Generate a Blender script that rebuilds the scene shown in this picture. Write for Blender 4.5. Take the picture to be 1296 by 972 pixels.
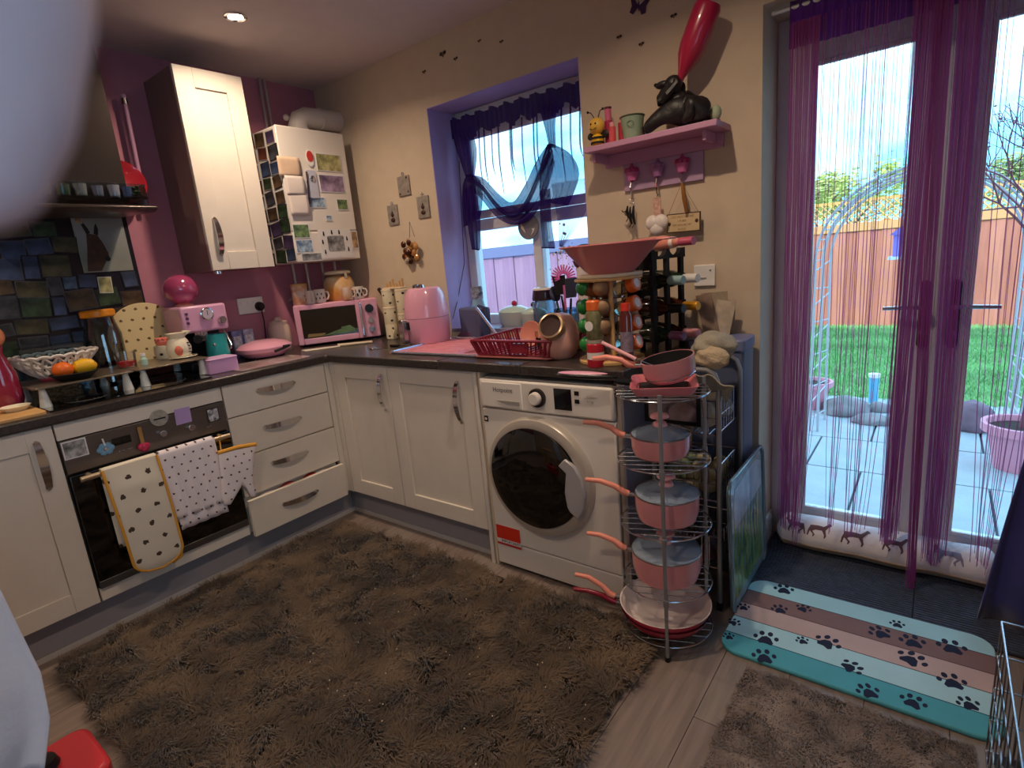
import bpy, bmesh, math, random
import numpy as np
from mathutils import Vector, Matrix, noise
random.seed(7)
C = bpy.context.scene.collection
PI = math.pi
for o in list(bpy.data.objects): bpy.data.objects.remove(o)

# ------------------------------------------------------------------ camera
cam_d = bpy.data.cameras.new('camera'); cam = bpy.data.objects.new('camera', cam_d); C.objects.link(cam)
cam.rotation_mode = 'XYZ'
cam.location = (3.1021, -2.2476, 1.3006)
cam.rotation_euler = (1.3489, 0.0888, 0.6481)
cam_d.sensor_width = 36; cam_d.sensor_fit = 'HORIZONTAL'
cam_d.lens = 36 * 696.66 / 1296
cam_d.clip_start = 0.01
cam_d.dof.use_dof = True; cam_d.dof.focus_distance = 2.6; cam_d.dof.aperture_fstop = 8
bpy.context.scene.camera = cam

# ------------------------------------------------------------------ sky, sun, exposure
def lin(v): return v/12.92 if v <= .04045 else ((v+.055)/1.055)**2.4
def hx(s, a=1): return tuple(lin(int(s[i:i+2], 16)/255) for i in (1, 3, 5)) + (a,)
vs = bpy.context.scene.view_settings
vs.view_transform = 'Standard'; vs.look = 'None'; vs.gamma = 1; vs.use_curve_mapping = False
vs.exposure = 0.25
W = bpy.data.worlds.new('sky'); bpy.context.scene.world = W; W.use_nodes = True
nt = W.node_tree; bg = nt.nodes['Background']
tc = nt.nodes.new('ShaderNodeTexCoord'); mp = nt.nodes.new('ShaderNodeMapping'); mp.inputs['Scale'].default_value = (1, 1, 2.5)
nz = nt.nodes.new('ShaderNodeTexNoise'); nz.inputs['Scale'].default_value = 2.2; nz.inputs['Detail'].default_value = 5
rp = nt.nodes.new('ShaderNodeValToRGB'); rp.color_ramp.elements[0].position = .42; rp.color_ramp.elements[1].position = .62
rp.color_ramp.elements[0].color = (.17, .50, .80, 1); rp.color_ramp.elements[1].color = (.72, .86, .95, 1)
nt.links.new(tc.outputs['Generated'], mp.inputs['Vector']); nt.links.new(mp.outputs[0], nz.inputs['Vector'])
nt.links.new(nz.outputs['Fac'], rp.inputs['Fac']); nt.links.new(rp.outputs[0], bg.inputs['Color'])
bg.inputs['Strength'].default_value = 3.4
sd = bpy.data.lights.new('sun', 'SUN'); so = bpy.data.objects.new('sun', sd); C.objects.link(so)
sd.energy = 3.2; sd.color = (1, .86, .66); sd.angle = .01
so.rotation_euler = Vector((-.20, -.80, .62)).to_track_quat('Z', 'Y').to_euler()
LAMP_POWER = 8.0; LAMP_COL = (1, .76, .54)

# ------------------------------------------------------------------ materials
def mat(name, col, rough=.5, metal=0, noise_=0, nscale=12, bump=0, bscale=60, trans=0, ior=1.45, emis=None, est=1, coat=0, stretch=None, col2=None, sheen=0, spec=None, sss=0):
    m = bpy.data.materials.new(name); m.use_nodes = True; t = m.node_tree; b = t.nodes['Principled BSDF']
    c = hx(col) if isinstance(col, str) else tuple(col)+(1,)
    b.inputs['Base Color'].default_value = c; b.inputs['Roughness'].default_value = rough; b.inputs['Metallic'].default_value = metal
    b.inputs['Transmission Weight'].default_value = trans; b.inputs['IOR'].default_value = ior
    b.inputs['Coat Weight'].default_value = coat; b.inputs['Sheen Weight'].default_value = sheen
    if spec is not None: b.inputs['Specular IOR Level'].default_value = spec
    if sss: b.inputs['Subsurface Weight'].default_value = sss; b.inputs['Subsurface Radius'].default_value = (.01, .004, .002)
    if emis: b.inputs['Emission Color'].default_value = hx(emis); b.inputs['Emission Strength'].default_value = est
    if noise_ or bump or col2:
        tc = t.nodes.new('ShaderNodeTexCoord'); mp = t.nodes.new('ShaderNodeMapping')
        if stretch: mp.inputs['Scale'].default_value = stretch
        t.links.new(tc.outputs['Object'], mp.inputs[0])
        n = t.nodes.new('ShaderNodeTexNoise'); n.inputs['Scale'].default_value = nscale; n.inputs['Detail'].default_value = 5
        t.links.new(mp.outputs[0], n.inputs['Vector'])
        if noise_ or col2:
            r = t.nodes.new('ShaderNodeValToRGB'); r.color_ramp.elements[0].position = .35; r.color_ramp.elements[1].position = .65
            k0, k1 = 1-noise_, 1+noise_
            a = tuple(min(1, x*k0) for x in c[:3])+(1,); z = hx(col2) if col2 else tuple(min(1, x*k1) for x in c[:3])+(1,)
            if col2: a = c
            r.color_ramp.elements[0].color = a; r.color_ramp.elements[1].color = z
            t.links.new(n.outputs['Fac'], r.inputs['Fac']); t.links.new(r.outputs[0], b.inputs['Base Color'])
        if bump:
            n2 = t.nodes.new('ShaderNodeTexNoise'); n2.inputs['Scale'].default_value = bscale; t.links.new(mp.outputs[0], n2.inputs['Vector'])
            bu = t.nodes.new('ShaderNodeBump'); bu.inputs['Strength'].default_value = bump; bu.inputs['Distance'].default_value = .01
            t.links.new(n2.outputs['Fac'], bu.inputs['Height']); t.links.new(bu.outputs[0], b.inputs['Normal'])
    return m
def sheer(name, col, alpha, thru=.45):
    """thin net fabric: part see-through, part coloured cloth lit from both sides"""
    m = bpy.data.materials.new(name); m.use_nodes = True; t = m.node_tree; t.nodes.clear()
    o = t.nodes.new('ShaderNodeOutputMaterial'); mx = t.nodes.new('ShaderNodeMixShader'); tr = t.nodes.new('ShaderNodeBsdfTransparent')
    d = t.nodes.new('ShaderNodeBsdfDiffuse'); tl = t.nodes.new('ShaderNodeBsdfTranslucent'); m2 = t.nodes.new('ShaderNodeMixShader')
    d.inputs['Color'].default_value = hx(col); tl.inputs['Color'].default_value = hx(col); m2.inputs[0].default_value = thru
    mx.inputs[0].default_value = alpha
    t.links.new(d.outputs[0], m2.inputs[1]); t.links.new(tl.outputs[0], m2.inputs[2])
    t.links.new(tr.outputs[0], mx.inputs[1]); t.links.new(m2.outputs[0], mx.inputs[2]); t.links.new(mx.outputs[0], o.inputs[0])
    return m
def glassmat(name, tint='#ffffff', refl=.06):
    m = bpy.data.materials.new(name); m.use_nodes = True; t = m.node_tree; t.nodes.clear()
    o = t.nodes.new('ShaderNodeOutputMaterial'); mx = t.nodes.new('ShaderNodeMixShader'); tr = t.nodes.new('ShaderNodeBsdfTransparent')
    g = t.nodes.new('ShaderNodeBsdfGlossy'); g.inputs['Roughness'].default_value = .03; tr.inputs['Color'].default_value = hx(tint)
    fr = t.nodes.new('ShaderNodeLayerWeight'); fr.inputs['Blend'].default_value = .25
    mu = t.nodes.new('ShaderNodeMath'); mu.operation = 'MULTIPLY_ADD'; mu.inputs[1].default_value = .6; mu.inputs[2].default_value = refl
    t.links.new(fr.outputs['Fresnel'], mu.inputs[0]); t.links.new(mu.outputs[0], mx.inputs[0])
    t.links.new(tr.outputs[0], mx.inputs[1]); t.links.new(g.outputs[0], mx.inputs[2]); t.links.new(mx.outputs[0], o.inputs[0])
    return m
def dotted(name, base, dot, period, radius, axes=(1, 2), rough=.9, wob=.25):
    """printed spots on a staggered grid in the plane of two object axes"""
    m = mat(name, base, rough); t = m.node_tree; b = t.nodes['Principled BSDF']
    tc = t.nodes.new('ShaderNodeTexCoord'); sp = t.nodes.new('ShaderNodeSeparateXYZ'); t.links.new(tc.outputs['Object'], sp.inputs[0])
    cb = t.nodes.new('ShaderNodeCombineXYZ')
    def mth(op, a, b_=None, c_=None):
        n = t.nodes.new('ShaderNodeMath'); n.operation = op
        for i, v in enumerate((a, b_, c_)):
            if v is None: continue
            if isinstance(v, (int, float)): n.inputs[i].default_value = v
            else: t.links.new(v, n.inputs[i])
        return n.outputs[0]
    u, v = sp.outputs[axes[0]], sp.outputs[axes[1]]
    vv = mth('DIVIDE', v, period); row = mth('FLOOR', vv); odd = mth('MODULO', mth('ABSOLUTE', row), 2.0)
    uu = mth('ADD', mth('DIVIDE', u, period), mth('MULTIPLY', odd, .5))
    fu = mth('SUBTRACT', mth('FRACT', uu), .5); fv = mth('SUBTRACT', mth('FRACT', vv), .5)
    t.links.new(fu, cb.inputs[0]); t.links.new(fv, cb.inputs[1])
    ln = t.nodes.new('ShaderNodeVectorMath'); ln.operation = 'LENGTH'; t.links.new(cb.outputs[0], ln.inputs[0])
    nn = t.nodes.new('ShaderNodeTexNoise'); nn.inputs['Scale'].default_value = 4/radius*.25; t.links.new(tc.outputs['Object'], nn.inputs['Vector'])
    d2 = mth('ADD', ln.outputs['Value'], mth('MULTIPLY', mth('SUBTRACT', nn.outputs['Fac'], .5), wob))
    lt = mth('LESS_THAN', d2, radius/period)
    mx = t.nodes.new('ShaderNodeMix'); mx.data_type = 'RGBA'; mx.inputs['A'].default_value = hx(base); mx.inputs['B'].default_value = hx(dot)
    t.links.new(lt, mx.inputs['Factor']); t.links.new(mx.outputs['Result'], b.inputs['Base Color'])
    return m

wall_cream = mat('cream paint', '#ccb9a2', .85, noise_=.03, bump=.05, bscale=150)
wall_pink = mat('pink paint', '#b8788c', .7, noise_=.03, bump=.05, bscale=150)
lilac = mat('lilac lining', '#b3a0d2', .7, noise_=.03)
ceil_m = mat('ceiling paint', '#cfc4c4', .9, noise_=.02)
white_shaker = mat('satin off white cabinet', '#ddd3c8', .45, noise_=.02)
plinth_m = mat('grey plinth', '#8f8b92', .5)
worktop_m = mat('dark stone-effect laminate', '#3c3432', .28, noise_=.35, nscale=90)
white_pl = mat('white plastic', '#e8e4e2', .35)
appliance = mat('white enamel', '#e2dad2', .3)
upvc = mat('white window plastic', '#dcdce4', .4)
chrome = mat('chrome', '#d8d8dc', .12, 1)
steel = mat('brushed steel', '#8b8785', .32, 1, noise_=.08, nscale=40, stretch=(1, .05, 1))
dark_steel = mat('dark steel', '#6a6664', .38, .8)
wire_m = mat('chromed wire', '#b9bcc4', .22, 1)
grey_frame = mat('silver painted tube', '#9c9ea4', .35, .6)
black_gl = mat('black glass', '#050507', .06, coat=1)
black_pl = mat('black plastic', '#101013', .35)
black_mt = mat('matt black', '#131216', .7)
pink_enamel = mat('pink enamel', '#e0949a', .25, coat=.5, noise_=.03)
pink_handle = mat('salmon handle', '#e8917f', .4)
pink_deep = mat('deep pink enamel', '#b8485a', .3, coat=.4)
pan_red = mat('raspberry enamel', '#8c1f35', .25, coat=.5)
pan_cream = mat('cream ceramic lining', '#e6d9d6', .3)
pink_app = mat('pink appliance', '#dfa0b8', .28, coat=.6)
pink_app2 = mat('lilac pink appliance', '#dba4c6', .3, coat=.5)
rosewood = mat('pink shelf paint', '#bd8cab', .5)
wood_l = mat('light wood', '#cda26a', .5, noise_=.15, nscale=8, stretch=(1, 1, .15))
wood_cream = mat('cream painted wood', '#dccab0', .6)
glass = glassmat('clear glass'); glass_b = glassmat('bluish clear plastic', '#dfeef5', .08)
pane_m = glassmat('window pane', '#f4fbff', .0)
lid_glass = mat('smoky glass lid', '#7f8fa4', .12, coat=1)
ivory = mat('ivory ceramic', '#e9dfc6', .35, coat=.3)
bee_ivory = dotted('ivory ceramic with small bees', '#e9dcbd', '#3a2a18', .045, .0065)
bee_plate = dotted('cream board with bees', '#d8c496', '#6a5030', .048, .0065)
bee_cloth = dotted('white cotton with small bees', '#e6dce2', '#4a3a40', .036, .0042)
bee_mitt = dotted('cream quilted cotton with bees', '#dad0bf', '#4a3a30', .068, .0095)
mustard = mat('mustard trim', '#d59a3c', .8)
white_cloth = mat('white cotton', '#dfd8de', .9, bump=.1, bscale=80)
orange_m = mat('orange peel', '#e2691c', .45, bump=.1, bscale=200)
yellow_m = mat('yellow peel', '#e8b21f', .45, bump=.1, bscale=200)
green_cap = mat('green cap', '#1f7a35', .3)
orange_cap = mat('orange cap', '#e0682a', .4)
red_m = mat('red plastic', '#c62a34', .3, coat=.5)
dish_red = mat('maroon red plastic', '#8e2236', .35)
purple_net = sheer('dark purple net', '#38206e', .84, .12)
purple_thin = sheer('thin purple voile', '#6a4ab8', .10)
voile_hem = sheer('purple voile fold', '#2c1a5e', .9, .1)
string_m = sheer('magenta string', '#b65fa8', .52, .35)
string_hdr = sheer('purple curtain band', '#5a2488', .90, .2)
navy_cloth = mat('dark navy velvet', '#2a2a72', .9, sheen=.4, noise_=.25, nscale=6)
slate = mat('slate blue plastic', '#646c88', .4)
cork = mat('jute', '#a27a3f', .9)
teal = mat('teal enamel', '#28a3a6', .3, coat=.4)

# ------------------------------------------------------------------ mesh helpers
class G:
    def __init__(s): s.b = bmesh.new()
    def box(s, a, b, M=None):
        r = bmesh.ops.create_cube(s.b, size=1)['verts']
        for v in r:
            v.co = Vector((a[i]+(v.co[i]+.5)*(b[i]-a[i]) for i in range(3)))
            if M: v.co = M @ v.co
        return s
    def cyl(s, p0, p1, r0, r1=None, n=20):
        p0, p1 = Vector(p0), Vector(p1); d = p1-p0; r1 = r0 if r1 is None else r1
        M = Matrix.Translation((p0+p1)/2) @ d.to_track_quat('Z', 'Y').to_matrix().to_4x4()
        bmesh.ops.create_cone(s.b, cap_ends=True, segments=n, radius1=max(r0, 1e-5), radius2=max(r1, 1e-5), depth=d.length, matrix=M); return s
    def sph(s, c, r, sc=(1, 1, 1), u=18, v=12, M=None):
        T = Matrix.Translation(c) @ (M or Matrix()) @ Matrix.Diagonal((sc[0]*r, sc[1]*r, sc[2]*r, 1))
        bmesh.ops.create_uvsphere(s.b, u_segments=u, v_segments=v, radius=1, matrix=T); return s
    def lathe(s, prof, c=(0, 0, 0), n=28, M=None, sc=(1, 1)):
        T = Matrix.Translation(c) @ (M or Matrix()); rings = []
        for r, z in prof:
            if r < 1e-6: rings.append([s.b.verts.new(T @ Vector((0, 0, z)))])
            else: rings.append([s.b.verts.new(T @ Vector((r*sc[0]*math.cos(2*PI*i/n), r*sc[1]*math.sin(2*PI*i/n), z))) for i in range(n)])
        for A, B in zip(rings, rings[1:]):
            for i in range(n):
                j = (i+1) % n
                if len(A) == 1 and len(B) == 1: break
                if len(A) == 1: s.b.faces.new((A[0], B[i], B[j]))
                elif len(B) == 1: s.b.faces.new((A[i], A[j], B[0]))
                else: s.b.faces.new((A[i], A[j], B[j], B[i]))
        return s
    def tube(s, pts, r, n=8, closed=False, cap=True):
        P = [Vector(p) for p in pts]; N = len(P); rr = r if isinstance(r, (list, tuple)) else [r]*N
        up = None; rings = []
        for i, p in enumerate(P):
            if closed: t = (P[(i+1) % N]-P[i-1]).normalized()
            else: t = (P[min(i+1, N-1)]-P[max(i-1, 0)]).normalized()
            if up is None:
                up = Vector((0, 0, 1)) if abs(t.z) < .9 else Vector((1, 0, 0))
            a = t.cross(up).normalized(); up = a.cross(t).normalized()
            rings.append([s.b.verts.new(p+rr[i]*(a*math.cos(2*PI*k/n)+up*math.sin(2*PI*k/n))) for k in range(n)])
        for i in range(N if closed else N-1):
            A, B = rings[i], rings[(i+1) % N]
            for k in range(n): s.b.faces.new((A[k], A[(k+1) % n], B[(k+1) % n], B[k]))
        if not closed and cap: s.b.faces.new(rings[0][::-1]); s.b.faces.new(rings[-1])
        return s
    def prism(s, poly, axis, a, b, M=None):
        def P(u, v, w):
            q = Vector({'x': (w, u, v), 'y': (u, w, v), 'z': (u, v, w)}[axis]); return M @ q if M else q
        A = [s.b.verts.new(P(u, v, a)) for u, v in poly]; B = [s.b.verts.new(P(u, v, b)) for u, v in poly]; n = len(poly)
        s.b.faces.new(A); s.b.faces.new(B[::-1])
        for i in range(n): s.b.faces.new((A[i], B[i], B[(i+1) % n], A[(i+1) % n]))
        return s
    def grid(s, f, nu, nv):
        V = [[s.b.verts.new(f(i/nu, j/nv)) for j in range(nv+1)] for i in range(nu+1)]
        for i in range(nu):
            for j in range(nv): s.b.faces.new((V[i][j], V[i+1][j], V[i+1][j+1], V[i][j+1]))
        return s
    def ring(s, c, R, r, n=36, m=8, M=None, sc=(1, 1)):
        T = Matrix.Translation(c) @ (M or Matrix())
        return s.tube([T @ Vector((R*sc[0]*math.cos(2*PI*i/n), R*sc[1]*math.sin(2*PI*i/n), 0)) for i in range(n)], r, m, True)
    def done(s, name, m, parent=None, world=False, bev=0, sol=0, sub=0, ang=35, kind=None, label=None, flat=False):
        if world and parent:
            L = parent.location
            for v in s.b.verts: v.co -= L
        bmesh.ops.recalc_face_normals(s.b, faces=s.b.faces)
        me = bpy.data.meshes.new(name); s.b.to_mesh(me); s.b.free()
        me.materials.append(m)
        if not flat and len(me.polygons):
            me.polygons.foreach_set('use_smooth', [True]*len(me.polygons)); me.set_sharp_from_angle(angle=math.radians(ang))
        o = bpy.data.objects.new(name, me); C.objects.link(o)
        if parent: o.parent = parent
        if sol: k = o.modifiers.new('solid', 'SOLIDIFY'); k.thickness = sol; k.offset = 0
        if sub: k = o.modifiers.new('sub', 'SUBSURF'); k.levels = sub; k.render_levels = sub
        if bev: k = o.modifiers.new('bev', 'BEVEL'); k.width = bev; k.segments = 2; k.limit_method = 'ANGLE'; k.angle_limit = .7
        if kind: o['kind'] = kind
        if label: o['label'] = label
        return o
def thing(name, label, cat, loc=(0, 0, 0), rz=0, group=None, rot=None):
    o = bpy.data.objects.new(name, None); C.objects.link(o); o.location = loc; o.rotation_euler = rot or (0, 0, rz)
    o.empty_display_size = .05; o['label'] = label; o['category'] = cat
    if group: o['group'] = group
    return o
def tag(o, label, cat, group=None):
    o['label'] = label; o['category'] = cat
    if group: o['group'] = group
    return o
def struct(o): o['kind'] = 'structure'; return o
def dup(root, loc, label=None, rz=None, rot=None):
    r = root.copy(); C.objects.link(r); r.location = loc
    if rz is not None: r.rotation_euler = (0, 0, rz)
    if rot: r.rotation_euler = rot
    if label: r['label'] = label
    for ch in list(root.children):
        c = ch.copy(); C.objects.link(c); c.parent = r
        for g in ch.children:
            d = g.copy(); C.objects.link(d); d.parent = c
    return r
def text(name, s, size, m, parent, loc, rot, align='LEFT', ext=.0003):
    cu = bpy.data.curves.new('t', 'FONT'); cu.body = s; cu.size = size; cu.extrude = ext; cu.align_x = align; cu.resolution_u = 2
    o = bpy.data.objects.new('t', cu); C.objects.link(o); dg = bpy.context.evaluated_depsgraph_get()
    me = bpy.data.meshes.new_from_object(o.evaluated_get(dg)); bpy.data.objects.remove(o); bpy.data.curves.remove(cu)
    me.materials.clear(); me.materials.append(m)
    o = bpy.data.objects.new(name, me); C.objects.link(o); o.location = loc; o.rotation_euler = rot
    if parent: o.parent = parent
    return o
def circ(cx, cy, r, n=24, sx=1, sy=1): return [(cx+r*sx*math.cos(2*PI*i/n), cy+r*sy*math.sin(2*PI*i/n)) for i in range(n)]
def rrect(x0, y0, x1, y1, r, n=5):
    o = []
    for cx, cy, a in ((x1-r, y1-r, 0), (x0+r, y1-r, PI/2), (x0+r, y0+r, PI), (x1-r, y0+r, 1.5*PI)):
        o += [(cx+r*math.cos(a+PI/2*k/n), cy+r*math.sin(a+PI/2*k/n)) for k in range(n+1)]
    return o
def lerp(P, t):
    t = max(0, min(1, t))*(len(P)-1); i = min(int(t), len(P)-2); f = t-i; return Vector(P[i])*(1-f)+Vector(P[i+1])*f
def sm(P, t):   # smooth interpolation through the points
    n = len(P)-1; t = max(0, min(1, t))*n; i = min(int(t), n-1); f = t-i
    p = [Vector(P[max(0, min(n, i+k))]) for k in (-1, 0, 1, 2)]
    return .5*((2*p[1])+(-p[0]+p[2])*f+(2*p[0]-5*p[1]+4*p[2]-p[3])*f*f+(-p[0]+3*p[1]-3*p[2]+p[3])*f**3)
# ================================================================== the room shell
XR, YF, CZ = 3.95, -3.9, 2.41
plank_ms = [mat('grey oak laminate %s' % k, c, .42, noise_=.16, nscale=9, stretch=(5, .35, 1), bump=.05, bscale=40) for k, c in (('pale', '#857870'), ('mid', '#7a6d66'), ('warm', '#80716a'))]
floor = struct(G().box((0, YF, -.05), (XR, .3, -.008)).done('floor', mat('dark joint', '#3a322e', .8)))
pk_mesh = {}
for i in range(21):
    x0 = i*.19-.03; off = (i*.43) % 1.28
    y0 = YF-off
    while y0 < .22:
        ya, yb = max(y0, YF), min(y0+1.28, .22)
        if yb-ya > .02:
            key = (round(yb-ya, 3), (i*7+int(y0*3)) % 3, x0 < 0)
            w0 = .03 if x0 < 0 else 0; w1 = min(.188, XR-x0)
            if key in pk_mesh and i < 20:
                o = bpy.data.objects.new('plank', pk_mesh[key]); C.objects.link(o); o.parent = floor
            else:
                o = G().box((w0, 0, -.008), (w1, yb-ya-.002, 0)).done('plank', plank_ms[key[1]], floor)
                pk_mesh[key] = o.data
            o.location = (x0, ya, 0)
        y0 += 1.28
# back wall with a window opening and the french door opening
WX0, WX1, WZ0, WZ1 = .93, 1.84, .955, 2.105
DX0, DX1, DZ = 2.565, 3.60, 2.07
g = G()
g.box((0, 0, 0), (WX0, .3, 2.6)); g.box((WX0, 0, WZ1), (WX1, .3, 2.6)); g.box((WX0, 0, 0), (WX1, .3, WZ0-.02))
g.box((WX1, 0, 0), (DX0, .3, 2.6)); g.box((DX0, 0, DZ), (DX1, .3, 2.6)); g.box((DX1, 0, 0), (XR+.2, .3, 2.6))
struct(g.done('wall_back', wall_cream, flat=True))
g = G()   # lilac window reveal lining
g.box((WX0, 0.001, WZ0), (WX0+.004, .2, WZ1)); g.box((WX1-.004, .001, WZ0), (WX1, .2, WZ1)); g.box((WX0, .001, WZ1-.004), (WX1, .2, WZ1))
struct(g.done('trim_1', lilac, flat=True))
struct(G().box((WX0, -.0, WZ0-.02), (WX1, .2, WZ0)).done('trim_2', mat('window sill', '#8f86a4', .35), bev=.003))
struct(G().box((-.2, YF-.2, 0), (0, .3, 2.6)).done('wall_left', wall_pink, flat=True))
RY0, RY1, RZ0, RZ1 = -3.45, -2.05, .95, 2.0     # unseen side window behind the photographer, added for bluish fill light
g = G(); g.box((XR, YF, 0), (XR+.2, RY0, 2.6)); g.box((XR, RY1, 0), (XR+.2, 0, 2.6)); g.box((XR, RY0, 0), (XR+.2, RY1, RZ0)); g.box((XR, RY0, RZ1), (XR+.2, RY1, 2.6))
struct(g.done('wall_right', wall_cream, flat=True))
g = G(); g.box((XR+.1, RY0, RZ0), (XR+.16, RY0+.06, RZ1)); g.box((XR+.1, RY1-.06, RZ0), (XR+.16, RY1, RZ1)); g.box((XR+.1, RY0+.06, RZ0), (XR+.16, RY1-.06, RZ0+.06)); g.box((XR+.1, RY0+.06, RZ1-.06), (XR+.16, RY1-.06, RZ1)); g.box((XR+.1, -2.78, RZ0+.06), (XR+.16, -2.72, RZ1-.06))
w2 = struct(g.done('fill_window', upvc, bev=.004))
for a, b in ((RY0+.06, -2.78), (-2.72, RY1-.06)): G().box((XR+.125, a, RZ0+.06), (XR+.131, b, RZ1-.06)).done('pane', pane_m, w2, flat=True)
struct(G().box((0, YF-.2, 0), (XR+.2, YF, 2.6)).done('wall_front', wall_cream, flat=True))
struct(G().box((-.2, YF-.2, CZ), (XR+.2, .0, CZ+.2)).done('ceiling', ceil_m, flat=True))
g = G().box((-.2, -.02, 2.6), (XR+.6, .3, 5.3)); g.box((-.2, YF-.2, 5.2), (XR+.6, .3, 5.3)); g.box((-.2, YF-.2, 2.62), (0, -.02, 5.2)); g.box((XR+.4, YF-.2, 2.62), (XR+.6, -.02, 5.2))  # unseen upper storey, added to shade the patio
struct(g.done('patio_shade_wall', mat('brick render', '#9a7a6a', .9, noise_=.1), flat=True))
struct(G().box((2.27+.02, -.014, 0), (DX0+.012, 0, .12)).box((DX0, -.014, 0), (DX0+.012, .2, .12)).done('baseboard_back', white_pl, bev=.003))
struct(G().box((XR-.014, YF, 0), (XR, 0, .12)).done('baseboard_right', white_pl, bev=.003))
struct(G().box((DX1-.012, -.014, 0), (XR-.014, 0, .12)).done('baseboard_doorside', white_pl, bev=.003))

# ------------------------------------------------------------------ kitchen window
WY = .2
g = G()
fx0, fx1, fz0, fz1 = WX0+.004, WX1-.004, WZ0, WZ1-.05
g.box((fx0, WY, fz0), (fx0+.055, WY+.07, fz1)); g.box((fx1-.055, WY, fz0), (fx1, WY+.07, fz1))
g.box((fx0+.055, WY, fz0), (fx1-.055, WY+.07, fz0+.05)); g.box((fx0+.055, WY, fz1-.06), (fx1-.055, WY+.07, fz1))
g.box((fx0+.055, WY, 1.475), (fx1-.055, WY+.07, 1.535)); g.box((1.395, WY, fz0+.05), (1.45, WY+.07, 1.475))
g.box((fx0, WY+.01, fz1), (fx1, WY+.09, WZ1))
win = struct(g.done('window_1', upvc, bev=.004))
g = G()
for (a, b, c, d) in ((fx0+.055, fx1-.055, 1.535, fz1-.06),):
    g.box((a, WY-.015, c), (a+.05, WY-.001, d)); g.box((b-.05, WY-.015, c), (b, WY-.001, d)); g.box((a+.05, WY-.015, c), (b-.05, WY-.001, c+.045)); g.box((a+.05, WY-.015, d-.05), (b-.05, WY-.001, d))
g.done('sash', upvc, win, bev=.004)
G().box((fx0+.1, WY+.02, 1.575), (fx1-.1, WY+.026, fz1-.11)).done('pane', pane_m, win, flat=True)
G().box((fx0+.05, WY+.03, fz0+.045), (1.4, WY+.036, 1.48)).done('pane', pane_m, win, flat=True)
G().box((1.445, WY+.03, fz0+.045), (fx1-.05, WY+.036, 1.48)).done('pane', pane_m, win, flat=True)
g = G()  # pale speckled frost stickers on the lower right pane
for k in range(70):
    x = random.gauss(1.56, .05); z = random.gauss(1.27, .1)
    if 1.46 < x < 1.76 and 1.02 < z < 1.46: g.cyl((x, WY+.027, z), (x, WY+.029, z), random.uniform(.003, .008), n=6)
g.done('frost_sticker', white_pl, win, kind='stuff')

# ------------------------------------------------------------------ french doors
DY = .22
g = G(); g.box((DX0, DY, 0), (DX0+.055, DY+.07, DZ)); g.box((DX1-.055, DY, 0), (DX1, DY+.07, DZ)); g.box((DX0+.055, DY, DZ-.055), (DX1-.055, DY+.07, DZ)); g.box((DX0+.055, DY, 0), (DX1-.055, DY+.07, .035))
struct(g.done('door_frame', upvc, bev=.004)).name = 'trim_3'
def leaf(n, x0, x1, gx0, gx1, hx_, dr):
    g = G(); z0, z1, gz0, gz1 = .036, DZ-.056, .145, 1.90
    y0, y1 = DY-.005, DY+.055
    g.box((x0, y0, z0), (gx0, y1, z1)); g.box((gx1, y0, z0), (x1, y1, z1)); g.box((gx0, y0, z0), (gx1, y1, gz0)); g.box((gx0, y0, gz1), (gx1, y1, z1))
    d = struct(g.done('door_%d' % n, upvc, bev=.005))
    g = G()
    b = .014
    g.box((gx0, y0-.006, gz0), (gx0+b, y0+.01, gz1)); g.box((gx1-b, y0-.006, gz0), (gx1, y0+.01, gz1)); g.box((gx0+b, y0-.006, gz0), (gx1-b, y0+.01, gz0+b)); g.box((gx0+b, y0-.006, gz1-b), (gx1-b, y0+.01, gz1))
    g.done('glazing_bead', upvc, d, bev=.003)
    G().box((gx0+.005, DY+.02, gz0+.005), (gx1-.005, DY+.026, gz1-.005)).done('pane', pane_m, d, flat=True)
    pl = G().prism(rrect(hx_-.016, .86, hx_+.016, 1.10, .014), 'y', y0-.012, y0).done('handle_plate', black_pl, d, bev=.002)
    g = G().cyl((hx_, y0-.012, 1.01), (hx_, y0-.05, 1.01), .009); g.tube([(hx_, y0-.05, 1.01), (hx_+dr*.03, y0-.055, 1.01), (hx_+dr*.12, y0-.052, 1.008)], [.009, .0085, .007])
    g.done('handle', chrome, d)
    G().cyl((hx_, y0-.013, .915), (hx_, y0-.016, .915), .008).done('lock', chrome, d)
leaf(1, DX0+.0555, 3.0945, 2.69, 3.003, 3.065, -1)
leaf(2, 3.0947, DX1-.0555, 3.185, 3.46, 3.15, 1)

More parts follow.
